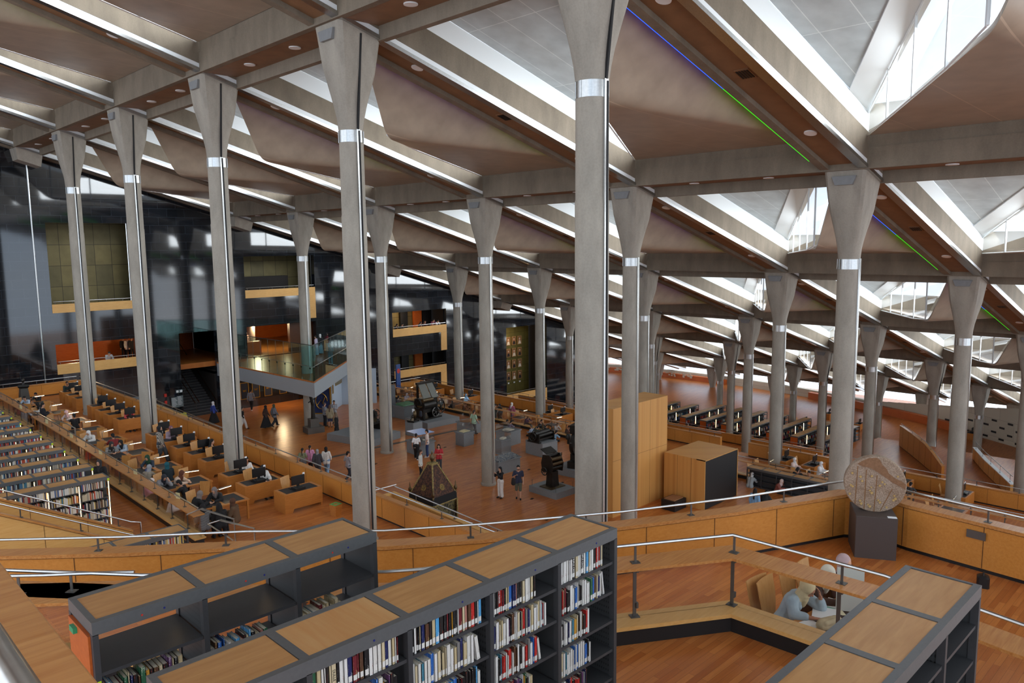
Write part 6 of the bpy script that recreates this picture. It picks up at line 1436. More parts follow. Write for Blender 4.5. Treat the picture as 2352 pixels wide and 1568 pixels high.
mb = MB(); mb.raw([(-.6, -.5, 0), (.6, -.5, 0), (.6, .5, 0), (-.6, .5, 0), (-.55, -.45, .06), (.55, -.45, .06), (.55, .45, .14), (-.55, .45, .14)], [(3, 2, 1, 0), (4, 5, 6, 7), (0, 1, 5, 4), (1, 2, 6, 5), (2, 3, 7, 6), (3, 0, 4, 7)]); rest('relief_model', mb, plain('green_relief', (96, 140, 104), .7, 0, .15, 8), b7, 'green relief model inside the display case', 'model')
def plinth(q, h, lab):
    c, w_, d_, a = q; root = empty('plinth', c, a, lab, 'plinth'); mb = MB(); mb.box(-w_ / 2, w_ / 2, -d_ / 2, d_ / 2, 0, h); mb.build('block', [m_pl], root); return root, c, a, w_, d_, h
def machine(base, name, lab, parts, dz=0, rz=0, off=(0, 0), cat='machine'):
    root_, c, a, w_, d_, h = base
    p = Vector((c.x + off[0] * math.cos(a) - off[1] * math.sin(a), c.y + off[0] * math.sin(a) + off[1] * math.cos(a), h + dz)); r_ = empty(name, p, a + rz, lab, cat)
    for nm, mat, fn in parts:
        mb = MB(); fn(mb); mb.build(nm, [mat], r_, True)
    return r_
def wheel(mb, c, r, ax, sp=6, t=.03):
    m = Vector((0, 0, 1)).rotation_difference(Vector(ax)).to_matrix(); c = Vector(c); n = 28
    mb.tube([c + m @ Vector((r * math.cos(2 * PI * q / n), r * math.sin(2 * PI * q / n), 0)) for q in range(n + 1)], t, 6)
    for q in range(sp):
        e = Vector((math.cos(2 * PI * q / sp), math.sin(2 * PI * q / sp), 0)); mb.tube([c, c + m @ (e * r)], t * .6, 5)
    mb.lathe([(r * .18, -.05), (r * .18, .05)], c, 12, 0, ax)
# press on the low plinth at right
q7 = plinth(rect((1211.7, 1129.4), (1277, 1148), (1323, 1132.5)), .34, 'low grey plinth under the tall black press')
machine(q7, 'printing_press', 'tall black printing press with rollers on the low plinth', [
 ('base_plate', m_iron2, lambda m: m.bbox(-.55, .55, -.45, .45, 0, .05, .02)),
 ('pedestal', m_iron, lambda m: m.raw([(-.25, -.25, .05), (.25, -.25, .05), (.25, .25, .05), (-.25, .25, .05), (-.22, -.2, .85), (.22, -.2, .85), (.22, .2, .85), (-.22, .2, .85)], [(3, 2, 1, 0), (4, 5, 6, 7), (0, 1, 5, 4), (1, 2, 6, 5), (2, 3, 7, 6), (3, 0, 4, 7)])),
 ('side_frame', m_iron, lambda m: m.raw([(-.43, -.35, .85), (-.43, .35, .85), (-.43, .42, 1.3), (-.43, .3, 1.75), (-.43, -.2, 1.8), (-.43, -.42, 1.3), (-.36, -.35, .85), (-.36, .35, .85), (-.36, .42, 1.3), (-.36, .3, 1.75), (-.36, -.2, 1.8), (-.36, -.42, 1.3)], [(0, 1, 2, 3, 4, 5), (11, 10, 9, 8, 7, 6)] + [(k, (k + 1) % 6, 6 + (k + 1) % 6, 6 + k) for k in range(6)])),
 ('side_frame', m_iron, lambda m: m.raw([(.43, -.35, .85), (.43, .35, .85), (.43, .42, 1.3), (.43, .3, 1.75), (.43, -.2, 1.8), (.43, -.42, 1.3), (.36, -.35, .85), (.36, .35, .85), (.36, .42, 1.3), (.36, .3, 1.75), (.36, -.2, 1.8), (.36, -.42, 1.3)], [(5, 4, 3, 2, 1, 0), (6, 7, 8, 9, 10, 11)] + [(k, 6 + k, 6 + (k + 1) % 6, (k + 1) % 6) for k in range(6)])),
 ('roller', m_iron2, lambda m: m.lathe([(.1, -.37), (.1, .37)], (0, -.25, 1.55), 18, 0, (1, 0, 0))), ('roller', m_iron2, lambda m: m.lathe([(.09, -.37), (.09, .37)], (0, -.33, 1.32), 18, 0, (1, 0, 0))),
 ('roller', m_iron, lambda m: m.lathe([(.09, -.37), (.09, .37)], (0, -.3, 1.1), 18, 0, (1, 0, 0))), ('roller', m_iron, lambda m: m.lathe([(.1, -.37), (.1, .37)], (0, 0, 1.7), 18, 0, (1, 0, 0))), ('roller', m_iron, lambda m: m.lathe([(.12, -.37), (.12, .37)], (0, .1, 1.35), 18, 0, (1, 0, 0))),
 ('paper_tray', m_iron, lambda m: m.raw([(-.4, .05, 1.8), (.4, .05, 1.8), (.4, .5, 2.0), (-.4, .5, 2.0), (-.4, .05, 1.83), (.4, .05, 1.83), (.4, .5, 2.03), (-.4, .5, 2.03)], [(3, 2, 1, 0), (4, 5, 6, 7), (0, 1, 5, 4), (1, 2, 6, 5), (2, 3, 7, 6), (3, 0, 4, 7)])),
 ('hand_wheel', m_iron, lambda m: wheel(m, (-.62, 0, .95), .2, (1, 0, 0))), ('drive_shaft', m_iron, lambda m: m.tube([(-.62, 0, .95), (-.2, 0, .95)], .035, 8)),
 ('crossbar', m_iron, lambda m: m.box(-.4, .4, -.1, .1, .86, 1.0)), ('lever', m_iron, lambda m: m.tube([(.45, 0, 1.5), (.62, -.1, 1.62), (.62, -.1, 1.75)], .03, 6))], 0, .0)
for k, (sx, sy) in enumerate(((-1, -1), (1, -1), (1, 1), (-1, 1))):
    root_, c, a, w_, d_, h = q7; px, py = sx * (w_ / 2 - .12), sy * (d_ / 2 - .12); mb = MB(); mb.tube([(0, 0, 0), (0, 0, .32)], .012, 6); mb.tube([(-.08, 0, .3), (.08, 0, .33)], .008, 5)
    rest('barrier_post', mb, m_steeld, q7, 'thin steel barrier post at a corner of the low plinth', 'barrier post', 0, 0, (px, py))['group'] = 'barrier posts on the low plinth'
q6 = plinth(rect((1205, 1040.5), (1246.6, 1051), (1280.5, 1042)), .86, 'square grey plinth carrying the wide black press')
machine(q6, 'printing_press', 'wide low black press with rollers on the square plinth', [
 ('side_frame', m_iron, lambda m: m.box(-.75, -.68, -.45, .45, 0, .55)), ('side_frame', m_iron, lambda m: m.box(.68, .75, -.45, .45, 0, .55)), ('bed', m_iron, lambda m: m.box(-.68, .68, -.4, .4, .15, .25)),
 ('roller', m_iron, lambda m: m.lathe([(.16, -.68), (.16, .68)], (0, 0, .5), 20, 0, (1, 0, 0))), ('roller', m_iron, lambda m: m.lathe([(.1, -.68), (.1, .68)], (0, -.3, .42), 16, 0, (1, 0, 0))), ('roller', m_iron, lambda m: m.lathe([(.1, -.68), (.1, .68)], (0, .3, .45), 16, 0, (1, 0, 0))),
 ('hand_wheel', m_iron, lambda m: wheel(m, (.85, .1, .45), .36, (1, 0, 0))), ('gear', m_iron, lambda m: wheel(m, (-.85, 0, .38), .26, (1, 0, 0), 8, .04)), ('top_arm', m_iron, lambda m: m.tube([(-.7, .2, .55), (-.2, .3, .82), (.3, .3, .86), (.7, .2, .6)], .04, 8)),
 ('foot', m_iron, lambda m: m.box(-.8, -.6, -.5, .5, 0, .06)), ('foot', m_iron, lambda m: m.box(.6, .8, -.5, .5, 0, .06)), ('ink_post', m_iron2, lambda m: m.tube([(.25, .1, .6), (.25, .1, 1.05)], .05, 8))], 0, .1)
q8 = plinth(clampd(rect((1282, 1083), (1345, 1103), (1378, 1088)), 2.2, 3.4, 2.0, 3.2), .42, 'long grey plinth half hidden by the central column')
machine(q8, 'wheel_press', 'black iron press with a big round flywheel beside the central column', [
 ('foot_block', m_iron, lambda m: m.bbox(-.5, .5, -.3, .3, 0, .4, .03)), ('stem', m_iron, lambda m: m.box(-.25, .25, -.2, .2, .4, .8)),
 ('flywheel', m_iron, lambda m: m.lathe([(.38, -.1), (.62, -.12), (.68, 0), (.62, .12), (.38, .1)], (0, 0, 1.35), 36, 0, (0, -1, 0))), ('hub', m_iron2, lambda m: m.lathe([(.3, -.2), (.24, .25)], (0, 0, 1.35), 20, 0, (0, -1, 0))),
 ('arm', m_iron, lambda m: m.tube([(-.6, 0, 1.5), (-1.0, 0, 1.62), (-1.0, 0, 1.95)], .07, 8)), ('weight', m_iron, lambda m: m.lathe([(.14, 0), (.16, .2), (.1, .3)], (-1.0, 0, 1.85), 12)), ('head', m_iron, lambda m: m.box(-.2, .5, -.25, .25, 1.95, 2.45))], 0, .2, (-.35, .1))
q9 = plinth(clampd(rect((945, 968), (982.4, 985), (1033.5, 974)), 3.0, 4.6, 2.6, 3.8), .42, 'broad low grey platform under the large printing machine')
machine(q9, 'printing_machine', 'large dark printing machine with slanted feed boards on the grey platform', [
 ('base_frame', m_iron, lambda m: m.box(-.9, .9, -.7, .7, 0, .12)), ('body', m_iron, lambda m: m.bbox(-.8, .7, -.5, .5, .5, 1.5, .04)), ('leg', m_iron, lambda m: m.box(-.8, -.6, -.5, .5, .12, .5)), ('leg', m_iron, lambda m: m.box(.5, .7, -.5, .5, .12, .5)),
 ('feed_board', plain('feed_board_grey', (112, 112, 104), .5), lambda m: m.raw([(-.75, -.55, 1.55), (.0, -.55, 1.55), (.25, .35, 2.5), (-.45, .35, 2.5), (-.75, -.5, 1.5), (.0, -.5, 1.5), (.25, .4, 2.45), (-.45, .4, 2.45)], [(0, 1, 2, 3), (7, 6, 5, 4), (0, 4, 5, 1), (1, 5, 6, 2), (2, 6, 7, 3), (3, 7, 4, 0)])),
 ('feed_board', bpy.data.materials['feed_board_grey'], lambda m: m.raw([(.1, -.55, 1.55), (.75, -.55, 1.55), (.95, .35, 2.5), (.35, .35, 2.5), (.1, -.5, 1.5), (.75, -.5, 1.5), (.95, .4, 2.45), (.35, .4, 2.45)], [(0, 1, 2, 3), (7, 6, 5, 4), (0, 4, 5, 1), (1, 5, 6, 2), (2, 6, 7, 3), (3, 7, 4, 0)])),
 ('top_beam', m_iron, lambda m: m.box(-.6, 1.15, .3, .5, 2.5, 2.66)), ('upright', m_iron, lambda m: m.box(1.0, 1.12, .32, .48, .12, 2.5)), ('upright', m_iron, lambda m: m.box(-.55, -.45, .32, .48, 1.5, 2.5)),
 ('flywheel', m_iron, lambda m: wheel(m, (.9, -.6, .75), .5, (0.2, -1, 0), 6, .04)), ('cylinder', m_iron, lambda m: m.lathe([(.28, -.6), (.28, .6)], (-.35, -.55, 1.1), 22, 0, (1, 0, 0))), ('cylinder', m_iron2, lambda m: m.lathe([(.14, -.5), (.14, .5)], (-.5, -.65, 1.5), 16, 0, (1, 0, 0))),
 ('side_gear', m_iron, lambda m: wheel(m, (-.95, -.1, 1.2), .38, (1, 0, 0), 5, .05)), ('lower_wheel', m_steeld, lambda m: wheel(m, (.35, -.62, .45), .34, (0, -1, 0), 5, .05)), ('keyboard', m_iron2, lambda m: m.box(-1.1, -.7, -.6, -.2, 1.0, 1.1))], 0, .1, (-.35, .2))
q10 = plinth(clampd(rect((932, 998), (949.8, 1002), (967.6, 997)), .9, 1.4, .8, 1.3), .92, 'small square grey plinth carrying a little black press')
machine(q10, 'small_press', 'little black press with a round platen on the small square plinth', [
 ('foot', m_iron, lambda m: m.box(-.45, .4, -.28, .28, .08, .16)), ('leg', m_iron, lambda m: m.box(-.4, -.3, -.25, .25, 0, .08)), ('leg', m_iron, lambda m: m.box(.25, .35, -.25, .25, 0, .08)),
 ('platen', m_iron2, lambda m: m.lathe([(.1, -.1), (.3, -.1), (.34, 0), (.3, .1), (.1, .1)], (.15, 0, .5), 26, 0, (.6, -.8, 0))), ('arm', m_iron, lambda m: m.tube([(-.35, 0, .16), (-.2, 0, .45), (.1, 0, .5)], .04, 8)), ('card', m_card, lambda m: m.box(-.02, .0, -.1, .1, .66, .9))], 0, .2)
q13 = plinth(clampd(rect((781, 996), (852, 1028), (897, 1013)), 3.0, 5.0, 2.4, 4.0), .48, 'wide grey plinth behind the fourth column and its neighbour')
machine(q13, 'iron_machine', 'dark iron machine on the wide grey plinth behind the columns', [
 ('bed', m_iron, lambda m: m.box(-1.2, 1.2, -.45, .45, .45, .65)), ('leg', m_iron, lambda m: m.box(-1.1, -.9, -.4, .4, 0, .45)), ('leg', m_iron, lambda m: m.box(.9, 1.1, -.4, .4, 0, .45)), ('carriage', m_iron2, lambda m: m.box(-.3, .5, -.5, .5, .65, .95)), ('cylinder', m_iron, lambda m: m.lathe([(.3, -.5), (.3, .5)], (.3, 0, 1.15), 20, 0, (0, 1, 0))), ('hand_wheel', m_iron, lambda m: wheel(m, (.3, -.6, 1.1), .45, (0, -1, 0)))], 0, 0, (.3, 0))
# statue on dark double plinth
p = at(721, 992, 0); root = empty('plinth', p, -.15, 'stepped dark brown plinth beside the gallery column', 'plinth'); m_dkp = plain('dark_plinth', (86, 80, 74), .6)
mb = MB(); mb.box(-.62, .62, -.5, .5, 0, .42); mb.build('lower_block', [m_dkp], root); mb = MB(); mb.box(-.32, .32, -.28, .28, .42, 1.0); mb.build('upper_block', [m_dkp], root)
mb = MB(); capsule(mb, (0, 0, .0), (.0, 0, 1.1), .16, .1); capsule(mb, (0, 0, 1.0), (-.15, 0, 1.7), .12, .12); capsule(mb, (-.15, 0, 1.6), (.12, 0, 2.0), .1, .06); capsule(mb, (0, 0, 1.3), (.25, .05, 1.5), .06, .04); capsule(mb, (-.1, 0, 1.3), (-.34, 0, 1.2), .05, .04)
o = bpy.data.objects.new('bronze_statue', fuse(mb, .025, 4)); COL.objects.link(o); o.location = p + Vector((0, 0, 1.0)); o.data.materials.clear(); o.data.materials.append(m_iron); tag(o, 'slender dark bronze statue on the stepped plinth', 'statue')
# calligraphy panel, display walls
m_dw = plain('pale_blue_display_wall', (176, 190, 204), .6)
p = at(740, 968, 0); root = empty('calligraphy_panel', p, -.7, 'navy panel with golden calligraphy in an ornate frame below the gallery corner', 'picture')
mb = MB(); mb.box(-.75, .75, -.2, .2, 0, .62); mb.build('stand', [m_pl], root); mb = MB(); mb.box(-.7, .7, -.05, .05, .62, 2.6); mb.build('canvas', [plain('deep_blue_velvet', (26, 40, 84), .8)], root)
mb = MB()
for a in ((-.75, -.65, .62, 2.66), (.65, .75, .62, 2.66), (-.65, .65, .62, .7), (-.65, .65, 2.56, 2.66)): mb.box(a[0], a[1], -.09, .09, a[2], a[3])
mb.build('frame', [m_gold], root)
mb = MB(); mb.tube([(.45 * math.cos(t * .42) * (1 - t * .012), -.08, 1.6 + .6 * math.sin(t * .42)) for t in range(14)], .03, 6); mb.tube([(-.3, -.08, 1.3), (0, -.08, 1.7), (.1, -.08, 1.4), (.3, -.08, 1.9)], .03, 6); mb.build('gold_script', [m_gold], root)
a_, b_ = at(764, 944, 0), at(786, 929, 0)
for (pa, pb, nm, lab) in ((a_, b_, 'display_wall', 'pale blue display wall with gold frames under the gallery'), (b_, b_ + Vector((2.4, -1.6, 0)), 'display_wall', 'pale blue return wall right of the gold frames under the gallery')):
    d = pb - pa; an = math.atan2(d.y, d.x); root = empty(nm, pa, an, lab, 'display wall'); mb = MB(); mb.box(0, d.length, 0, .25, 0, 2.95); mb.build('board', [m_dw], root)
    if pa is a_:
        for (x0, x1, z0, z1) in ((.12, .3, 1.4, 2.7), (d.length * .35, d.length * .97, 1.9, 2.6)):
            f_ = empty('framed_picture', pa + Vector((math.cos(an), math.sin(an), 0)) * ((x0 + x1) / 2) + Vector((math.sin(an), -math.cos(an), 0)) * .03 + Vector((0, 0, (z0 + z1) / 2)), an, 'gold framed panel on the display wall, %s one' % ('narrow' if x1 < .4 else 'wide'), 'picture'); w_, h_ = (x1 - x0) / 2, (z1 - z0) / 2
            mb = MB(); mb.box(-w_ + .03, w_ - .03, -.01, .02, -h_ + .03, h_ - .03); mb.build('canvas', [plain('aged_manuscript', (120, 112, 92), .7)], f_)
            mb = MB()
            for q in ((-w_, -w_ + .05, -h_, h_), (w_ - .05, w_, -h_, h_), (-w_ + .05, w_ - .05, -h_, -h_ + .05), (-w_ + .05, w_ - .05, h_ - .05, h_)): mb.box(q[0], q[1], -.03, .02, q[2], q[3])
            mb.build('frame', [m_gold], f_)
p = at(893, 957, 0); mb = MB(); mb.box(-.55, .55, -.06, .06, .3, 2.5); mb.box(-.7, .7, -.25, .25, 0, .3); tag(mb.build('patterned_panel', [plain('speckled_grey', (110, 114, 118), .7, 0, .4, 30)], None, False, p, -.6), 'free standing speckled grey panel right of the column', 'panel')
# embroidered tent
def embroid(name, c1, c2, sc_):
    m, nt, b, o = newmat(name); vo = N(nt, 'TexVoronoi', Scale=sc_); vo.feature = 'DISTANCE_TO_EDGE'; nt.links.new(coords(nt), vo.inputs['Vector']); n1 = N(nt, 'TexNoise', Scale=sc_ * .8, Detail=4.0); nt.links.new(coords(nt), n1.inputs['Vector'])
    f = mixc(nt, .5, ramp(nt, vo.outputs[0], [(.03, (1, 1, 1, 1)), (.1, (0, 0, 0, 1))]), ramp(nt, n1.outputs[0], [(.48, (0, 0, 0, 1)), (.54, (1, 1, 1, 1))]))
    nt.links.new(mixc(nt, f, lin(c1), lin(c2)), b.inputs['Base Color']); b.inputs['Roughness'].default_value = .8; return m
m_emb, m_embr, m_blackv, m_braid, m_med = embroid('embroidered_black', (22, 22, 20), (108, 98, 58), 9), embroid('embroidered_maroon', (40, 22, 18), (98, 60, 36), 11), plain('black_velvet', (18, 18, 20), .9), embroid('gold_braid', (96, 80, 40), (176, 156, 96), 30), embroid('gold_medallion', (70, 56, 24), (150, 120, 60), 24)
ze = 2.05
kc = Vector((7.42, -23.05, 0)); root = empty('embroidered_tent', kc, .12, 'black and gold embroidered tent shaped litter with pyramid top on the exhibition floor', 'litter')
W = .74
mb = MB(); mb.box(-W, W, -W, W, .0, ze - .22); mb.build('lower_cloth', [m_emb], root)
mb = MB(); mb.box(-W - .02, W + .02, -W - .02, W + .02, ze - .3, ze + .06); mb.build('eave_band', [m_blackv], root)
apex = 3.42; t_ = .15
for k, (sx, sy) in enumerate(((0, -1), (1, 0), (0, 1), (-1, 0))):
    e = [(-W, -W), (W, -W)] if k == 0 else [(W, -W), (W, W)] if k == 1 else [(W, W), (-W, W)] if k == 2 else [(-W, W), (-W, -W)]
    tq = [(x / W * t_, y / W * t_) for x, y in e]
    mb = MB(); mb.raw([(e[0][0], e[0][1], ze), (e[1][0], e[1][1], ze), (tq[1][0], tq[1][1], apex), (tq[0][0], tq[0][1], apex)], [(0, 1, 2, 3)]); mb.build('roof_panel', [m_embr if k in (0, 3) else m_emb], root)
    cx, cy = sx * W * .98, sy * W * .98; tt = .28; c = Vector((sx * (W + (t_ - W) * tt), sy * (W + (t_ - W) * tt), ze + (apex - ze) * tt)); nrm = Vector((sx * 1.0, sy * 1.0, (W - t_) / (apex - ze))).normalized()
    mb = MB(); mb.lathe([(.15, 0), (.15, .012)], c + nrm * .004, 20, 0, tuple(nrm)); mb.build('medallion', [m_med], root)
    mb = MB(); mb.tube([(e[0][0], e[0][1], ze + .0), (tq[0][0], tq[0][1], apex)], .035, 6); mb.build('braid', [m_braid], root)
    mb = MB(); mb.tube([(e[0][0] * 1.03, e[0][1] * 1.03, ze - .3), (e[1][0] * 1.03, e[1][1] * 1.03, ze - .3)], .03, 6); mb.build('braid', [m_braid], root)
    mb = MB(); mb.lathe([(.05, 0), (.02, .05), (.07, .12), (.08, .2), (.03, .3), (.02, .42), (.004, .52)], (e[0][0] * .98, e[0][1] * .98, ze + .05), 12); mb.build('corner_finial', [m_iron2], root, True)
    mb = MB(); n_ = 12; d0 = Vector((e[0][0], e[0][1], 0)).normalized(); s0 = Vector((-d0.y, d0.x, 0)); P_ = [Vector((e[0][0], e[0][1], 0)) + d0 * (-.02) + s0 * .24 * math.cos(PI * q / n_) + Vector((0, 0, ze - .62 + .34 * math.sin(PI * q / n_))) for q in range(n_ + 1)]
    mb.raw([P_[0] + d0 * .06 - Vector((0, 0, .7))] + [x + d0 * .06 for x in P_] + [P_[-1] + d0 * .06 - Vector((0, 0, .7))], [tuple(range(n_ + 3))]); mb.build('corner_flap', [m_emb], root)
    mb = MB(); mb.tube([P_[0] + d0 * .06 - Vector((0, 0, .7))] + [x + d0 * .06 for x in P_] + [P_[-1] + d0 * .06 - Vector((0, 0, .7))], .028, 6); mb.build('braid', [m_braid], root)
mb = MB(); mb.box(-t_ - .03, t_ + .03, -t_ - .03, t_ + .03, apex - .03, apex + .06); mb.build('top_braid', [m_braid], root)
mb = MB(); mb.lathe([(.08, 0), (.05, .04), (.1, .14), (.11, .22), (.05, .34), (.03, .42), (.05, .46), (.004, .58)], (0, 0, apex + .06), 14); mb.build('top_finial', [m_iron2], root, True)
# steel strip set in the floor, and floor studs
a_, b_ = at(652, 1073, 0), at(1100, 977, 0); d = b_ - a_; mb = MB(); mb.box(0, d.length, -.16, .16, 0, .004); o = struct(mb.build('trim_floor_strip', [m_steeld], None, False, a_, math.atan2(d.y, d.x)))
for k, (x, y) in enumerate([(905, 998), (863, 1065), (908, 996), (1022, 1027), (1215, 1078), (1222, 1145), (792, 1125), (1256, 1193), (1292, 1108)]):
    mb = MB(); mb.box(-.12, .12, -.07, .07, 0, .006); tag(mb.build('floor_outlet', [m_black], None, False, at(x, y, 0), .3), 'small black floor outlet cover on the exhibition floor', 'outlet', 'floor outlet covers')
# plywood boxes
def crate(x0, x1, y0, y1, h, lab, black=None, seams=3):
    root = empty('plywood_box', ((x0 + x1) / 2, (y0 + y1) / 2, 0), 0, lab, 'box'); w_, d_ = (x1 - x0) / 2, (y1 - y0) / 2
    mb = MB()
    if black: mb.box(-w_, w_, -d_ + .5, d_, 0, h); mb.box(-w_, w_, -d_, -d_ + .5, h - .04, h); mb.box(-w_, -w_ + .04, -d_, -d_ + .5, 0, h); mb.box(w_ - .04, w_, -d_, -d_ + .5, 0, h)
    else: mb.box(-w_, w_, -d_, d_, 0, h)
    mb.build('shell', [m_plybox], root)
    if black: mb = MB(); mb.box(-w_ + .04, w_ - .04, -d_ + .02, -d_ + .49, 0.02, h - .04); mb.build('black_front', [m_black], root)
    mb = MB()
    for k in range(1, seams):
        x = -w_ + 2 * w_ * k / seams
        if not black: mb.box(x - .006, x + .006, -d_ - .002, -d_, 0, h)
        else: y = -d_ + 2 * d_ * k / seams; mb.box(-w_ - .002, -w_, y - .006, y + .006, 0, h)
    if not black: mb.box(-w_, w_, -d_ - .002, -d_, h * .52, h * .52 + .01)
    mb.build('seams', [m_joint], root); return root
def plybox():
    m, nt, b, o = newmat('banded_veneer'); sp = N(nt, 'SeparateXYZ'); tc_ = N(nt, 'TexCoord'); nt.links.new(tc_.outputs['Object'], sp.inputs[0]); ad = N(nt, 'Math', operation='ADD'); nt.links.new(sp.outputs[0], ad.inputs[0]); nt.links.new(sp.outputs[1], ad.inputs[1])
    cb = N(nt, 'CombineXYZ'); nt.links.new(ad.outputs[0], cb.inputs[0]); w1 = N(nt, 'TexNoise', Scale=2.4, Detail=3.0); nt.links.new(cb.outputs[0], w1.inputs['Vector'])
    nt.links.new(ramp(nt, w1.outputs[0], [(.3, lin((190, 132, 66))), (.5, lin((206, 152, 84))), (.7, lin((184, 126, 62)))]), b.inputs['Base Color']); b.inputs['Roughness'].default_value = .45; return m
m_plybox = plybox()
crate(14.9, 19.45, -27.45, -25.95, 5.36, 'tall plain plywood veneer box right of the central column')
crate(18.85, 22.05, -30.08, -27.7, 2.53, 'lower plywood veneer box with a black open end', True)
p = at(1547, 1166, 0); mb = MB(); mb.box(-.5, .5, -.4, .4, 0, .5); tag(mb.build('plinth', [m_black], None, False, p), 'small dark plinth between the two plywood boxes', 'plinth')
mb = MB(); mb.box(-.4, .4, -.3, .3, 0, .04); tag(mb.build('relief_board', [bpy.data.materials['brown_board']], None, False, p + Vector((0, 0, .5))), 'brown patterned board on the plinth between the boxes', 'exhibit')
# ---------------------------------------------------------------- lower reading area, far terraces
for k, (px, py) in enumerate([(985, 905), (1010, 912), (1054, 926), (1087, 930), (1253, 973), (1291, 977), (1819, 1082), (1879, 1098), (2087, 1139), (2229, 1166)]):
    p = at(px, py, ZR); desk_set(28.7, p.y, ZR, '%s from far left, lower reading area' % ORD[k], 'in the lower reading area')
for k, ty in enumerate((4.5, 1.2, -2.2, -6, -9.6, -13, -16.5, -29.5, -32.6, -35.8, -39)):
    w_ = '%s from the black wall, lower reading area' % ORD[k]
    put(P_TABLE, (26.9, ty, ZR), 0, 'maple reading table, ' + w_, 'table', 'reading tables in the lower reading area')
    put(P_LAMP, (26.9, ty + .1, ZR + .738), .3 - .2 * (k % 3), 'lit tube lamp on the table ' + w_, 'lamp', 'reading lamps in the lower reading area')
    for sx, sy in ((-.5, 1), (.5, 1), (-.5, -1), (.5, -1)):
        if random.random() < .8: put(P_CHAIR, (26.9 + sx * .9, ty + sy * .86, ZR), -sy * PI / 2 + random.uniform(-.25, .25), 'plywood chair, %s side of the table %s' % ('far' if sy > 0 else 'near', w_), 'chair', 'lower reading chairs, %s table, %s side' % (ORD[k], 'far' if sy > 0 else 'near'))
partition('counter_partition', [Vector((25.1, 8, 0)), Vector((24.9, -22, 0))], 1.0, .15, ZR, 'oak counter partition behind the exhibits, left of the central column', w=.36)
partition('counter_partition', [Vector((24.9, -27.5, 0)), Vector((24.7, -46, 0))], 1.0, .15, ZR, 'oak counter partition right of the plywood boxes', w=.36)
parapet('terrace_parapet', [Vector((31.0, -24, .45)), Vector((31.0, 9.5, .45))], ZR, 'maple parapet with rail beyond the lower computer desks, left of the central column', th=.25, step=1.9)
parapet('terrace_parapet', [Vector((31.0, -47, .45)), Vector((31.0, -26, .45))], ZR, 'maple parapet with rail beyond the computer desks at right', th=.25, step=1.9)
parapet('terrace_parapet', [Vector((25.3, 7.9, .5)), Vector((30.8, 7.9, .5))], ZR, 'short maple parapet with rail under the black wall behind the exhibits', th=.25, step=1.9)
root = empty('sign_totem', (27.2, 6.6, ZR), .3, 'tall blue totem sign with a red disc on a dark table', 'sign')
mb = MB(); mb.box(-.3, .3, -.06, .06, .8, 3.0); mb.build('board', [plain('totem_blue', (20, 60, 120), .4)], root); mb = MB(); mb.lathe([(.22, 0), (.22, .01)], (0, -.065, 2.4), 20, 0, (0, -1, 0)); mb.build('red_disc', [m_red], root); mb = MB(); mb.box(-.7, .7, -.6, .6, 0, .8); mb.build('dark_table', [m_dkp], root)
c = bookcase('bookcase', 0, 6, .85, .3, -.3, 1.05, 0, 'low bookcase with wooden top beside the counter right of the plywood boxes', [.33, .65], endl=False, lite=True, back=True)
c.location = (24.2, -29.6, 0); c.rotation_euler = (0, 0, -PI / 2)
# distant book stacks
for k in range(10):
    y = 6.5 - 2.65 * k; n_ = 9 if k > 2 else 7
    c = bookcase('bookcase', 60.7, n_, 1.0, y, y - .85, -6.55, -8.1, 'distant low bookcase with wooden top on the far terrace, %s from the left' % ORD[k], [.3, .75, 1.15], endl=True, lite=True, back=True, group='distant bookcases')
    for q in (2, 5, 7):
        if q < n_: mb = MB(); mb.box(q + .0, q + .06, -.44, -.42, .45, 1.35); mb.build('light_tube', [m_tube], c)
mb = MB(); rnd = random.Random(5)
for k in range(10):
    for q in range(7):
        x = 60.75 + q
        while x < 61.6 + q:
            t = rnd.uniform(.04, .1); z = -8.1 + rnd.choice([.42, .82]); mb.box(x, x + t, 6.5 - 2.65 * k - .84, 6.5 - 2.65 * k - .66, z, z + .26, rnd.randrange(12)); x += t + .01
tag(mb.build('shelved_books', BKM), 'small books on the distant bookcases of the far terrace', 'books', None, 'stuff')
for k, (px, py) in enumerate([(1740, 975), (1850, 985), (1905, 965), (2235, 1012), (2318, 1015), (1975, 990)]):
    p = at(px, py, -8.1); p.x = min(p.x, 80); desk_set(p.x, p.y, -8.1, '%s from left on the far terrace' % ORD[k], 'on the far terrace', True)
def poly_parapet(pxs, zt, zb_, lab, **kw): return parapet('curved_parapet', [Vector((p[0], p[1], p[2])) for p in pxs], zb_, lab, **kw)
poly_parapet([(54.2, -27.3, -2.3), (52, -28.9, -2.3), (49.4, -30.7, -2.35), (47.8, -31.8, -2.6), (46.2, -32.9, -3.0)], 0, -4.1, 'curved sweeping maple stair wall right of the wide column at right', th=.25, rail=.15, side=1)
poly_parapet([(53.9, -32.9, -3.1), (50.6, -34.5, -3.1), (48, -35.9, -3.1), (45.2, -37.4, -3.1)], 0, -4.1, 'curved pale parapet with steel rail at far right', th=.3, rail=.5, side=1, m=m_maplel, mc=m_white)
parapet('terrace_parapet', [Vector((45.7, -24.5, -3.3)), Vector((45.7, 9.5, -3.3))], -4.1, 'maple parapet of the lower terrace before the distant bookcases', th=.25, step=2)
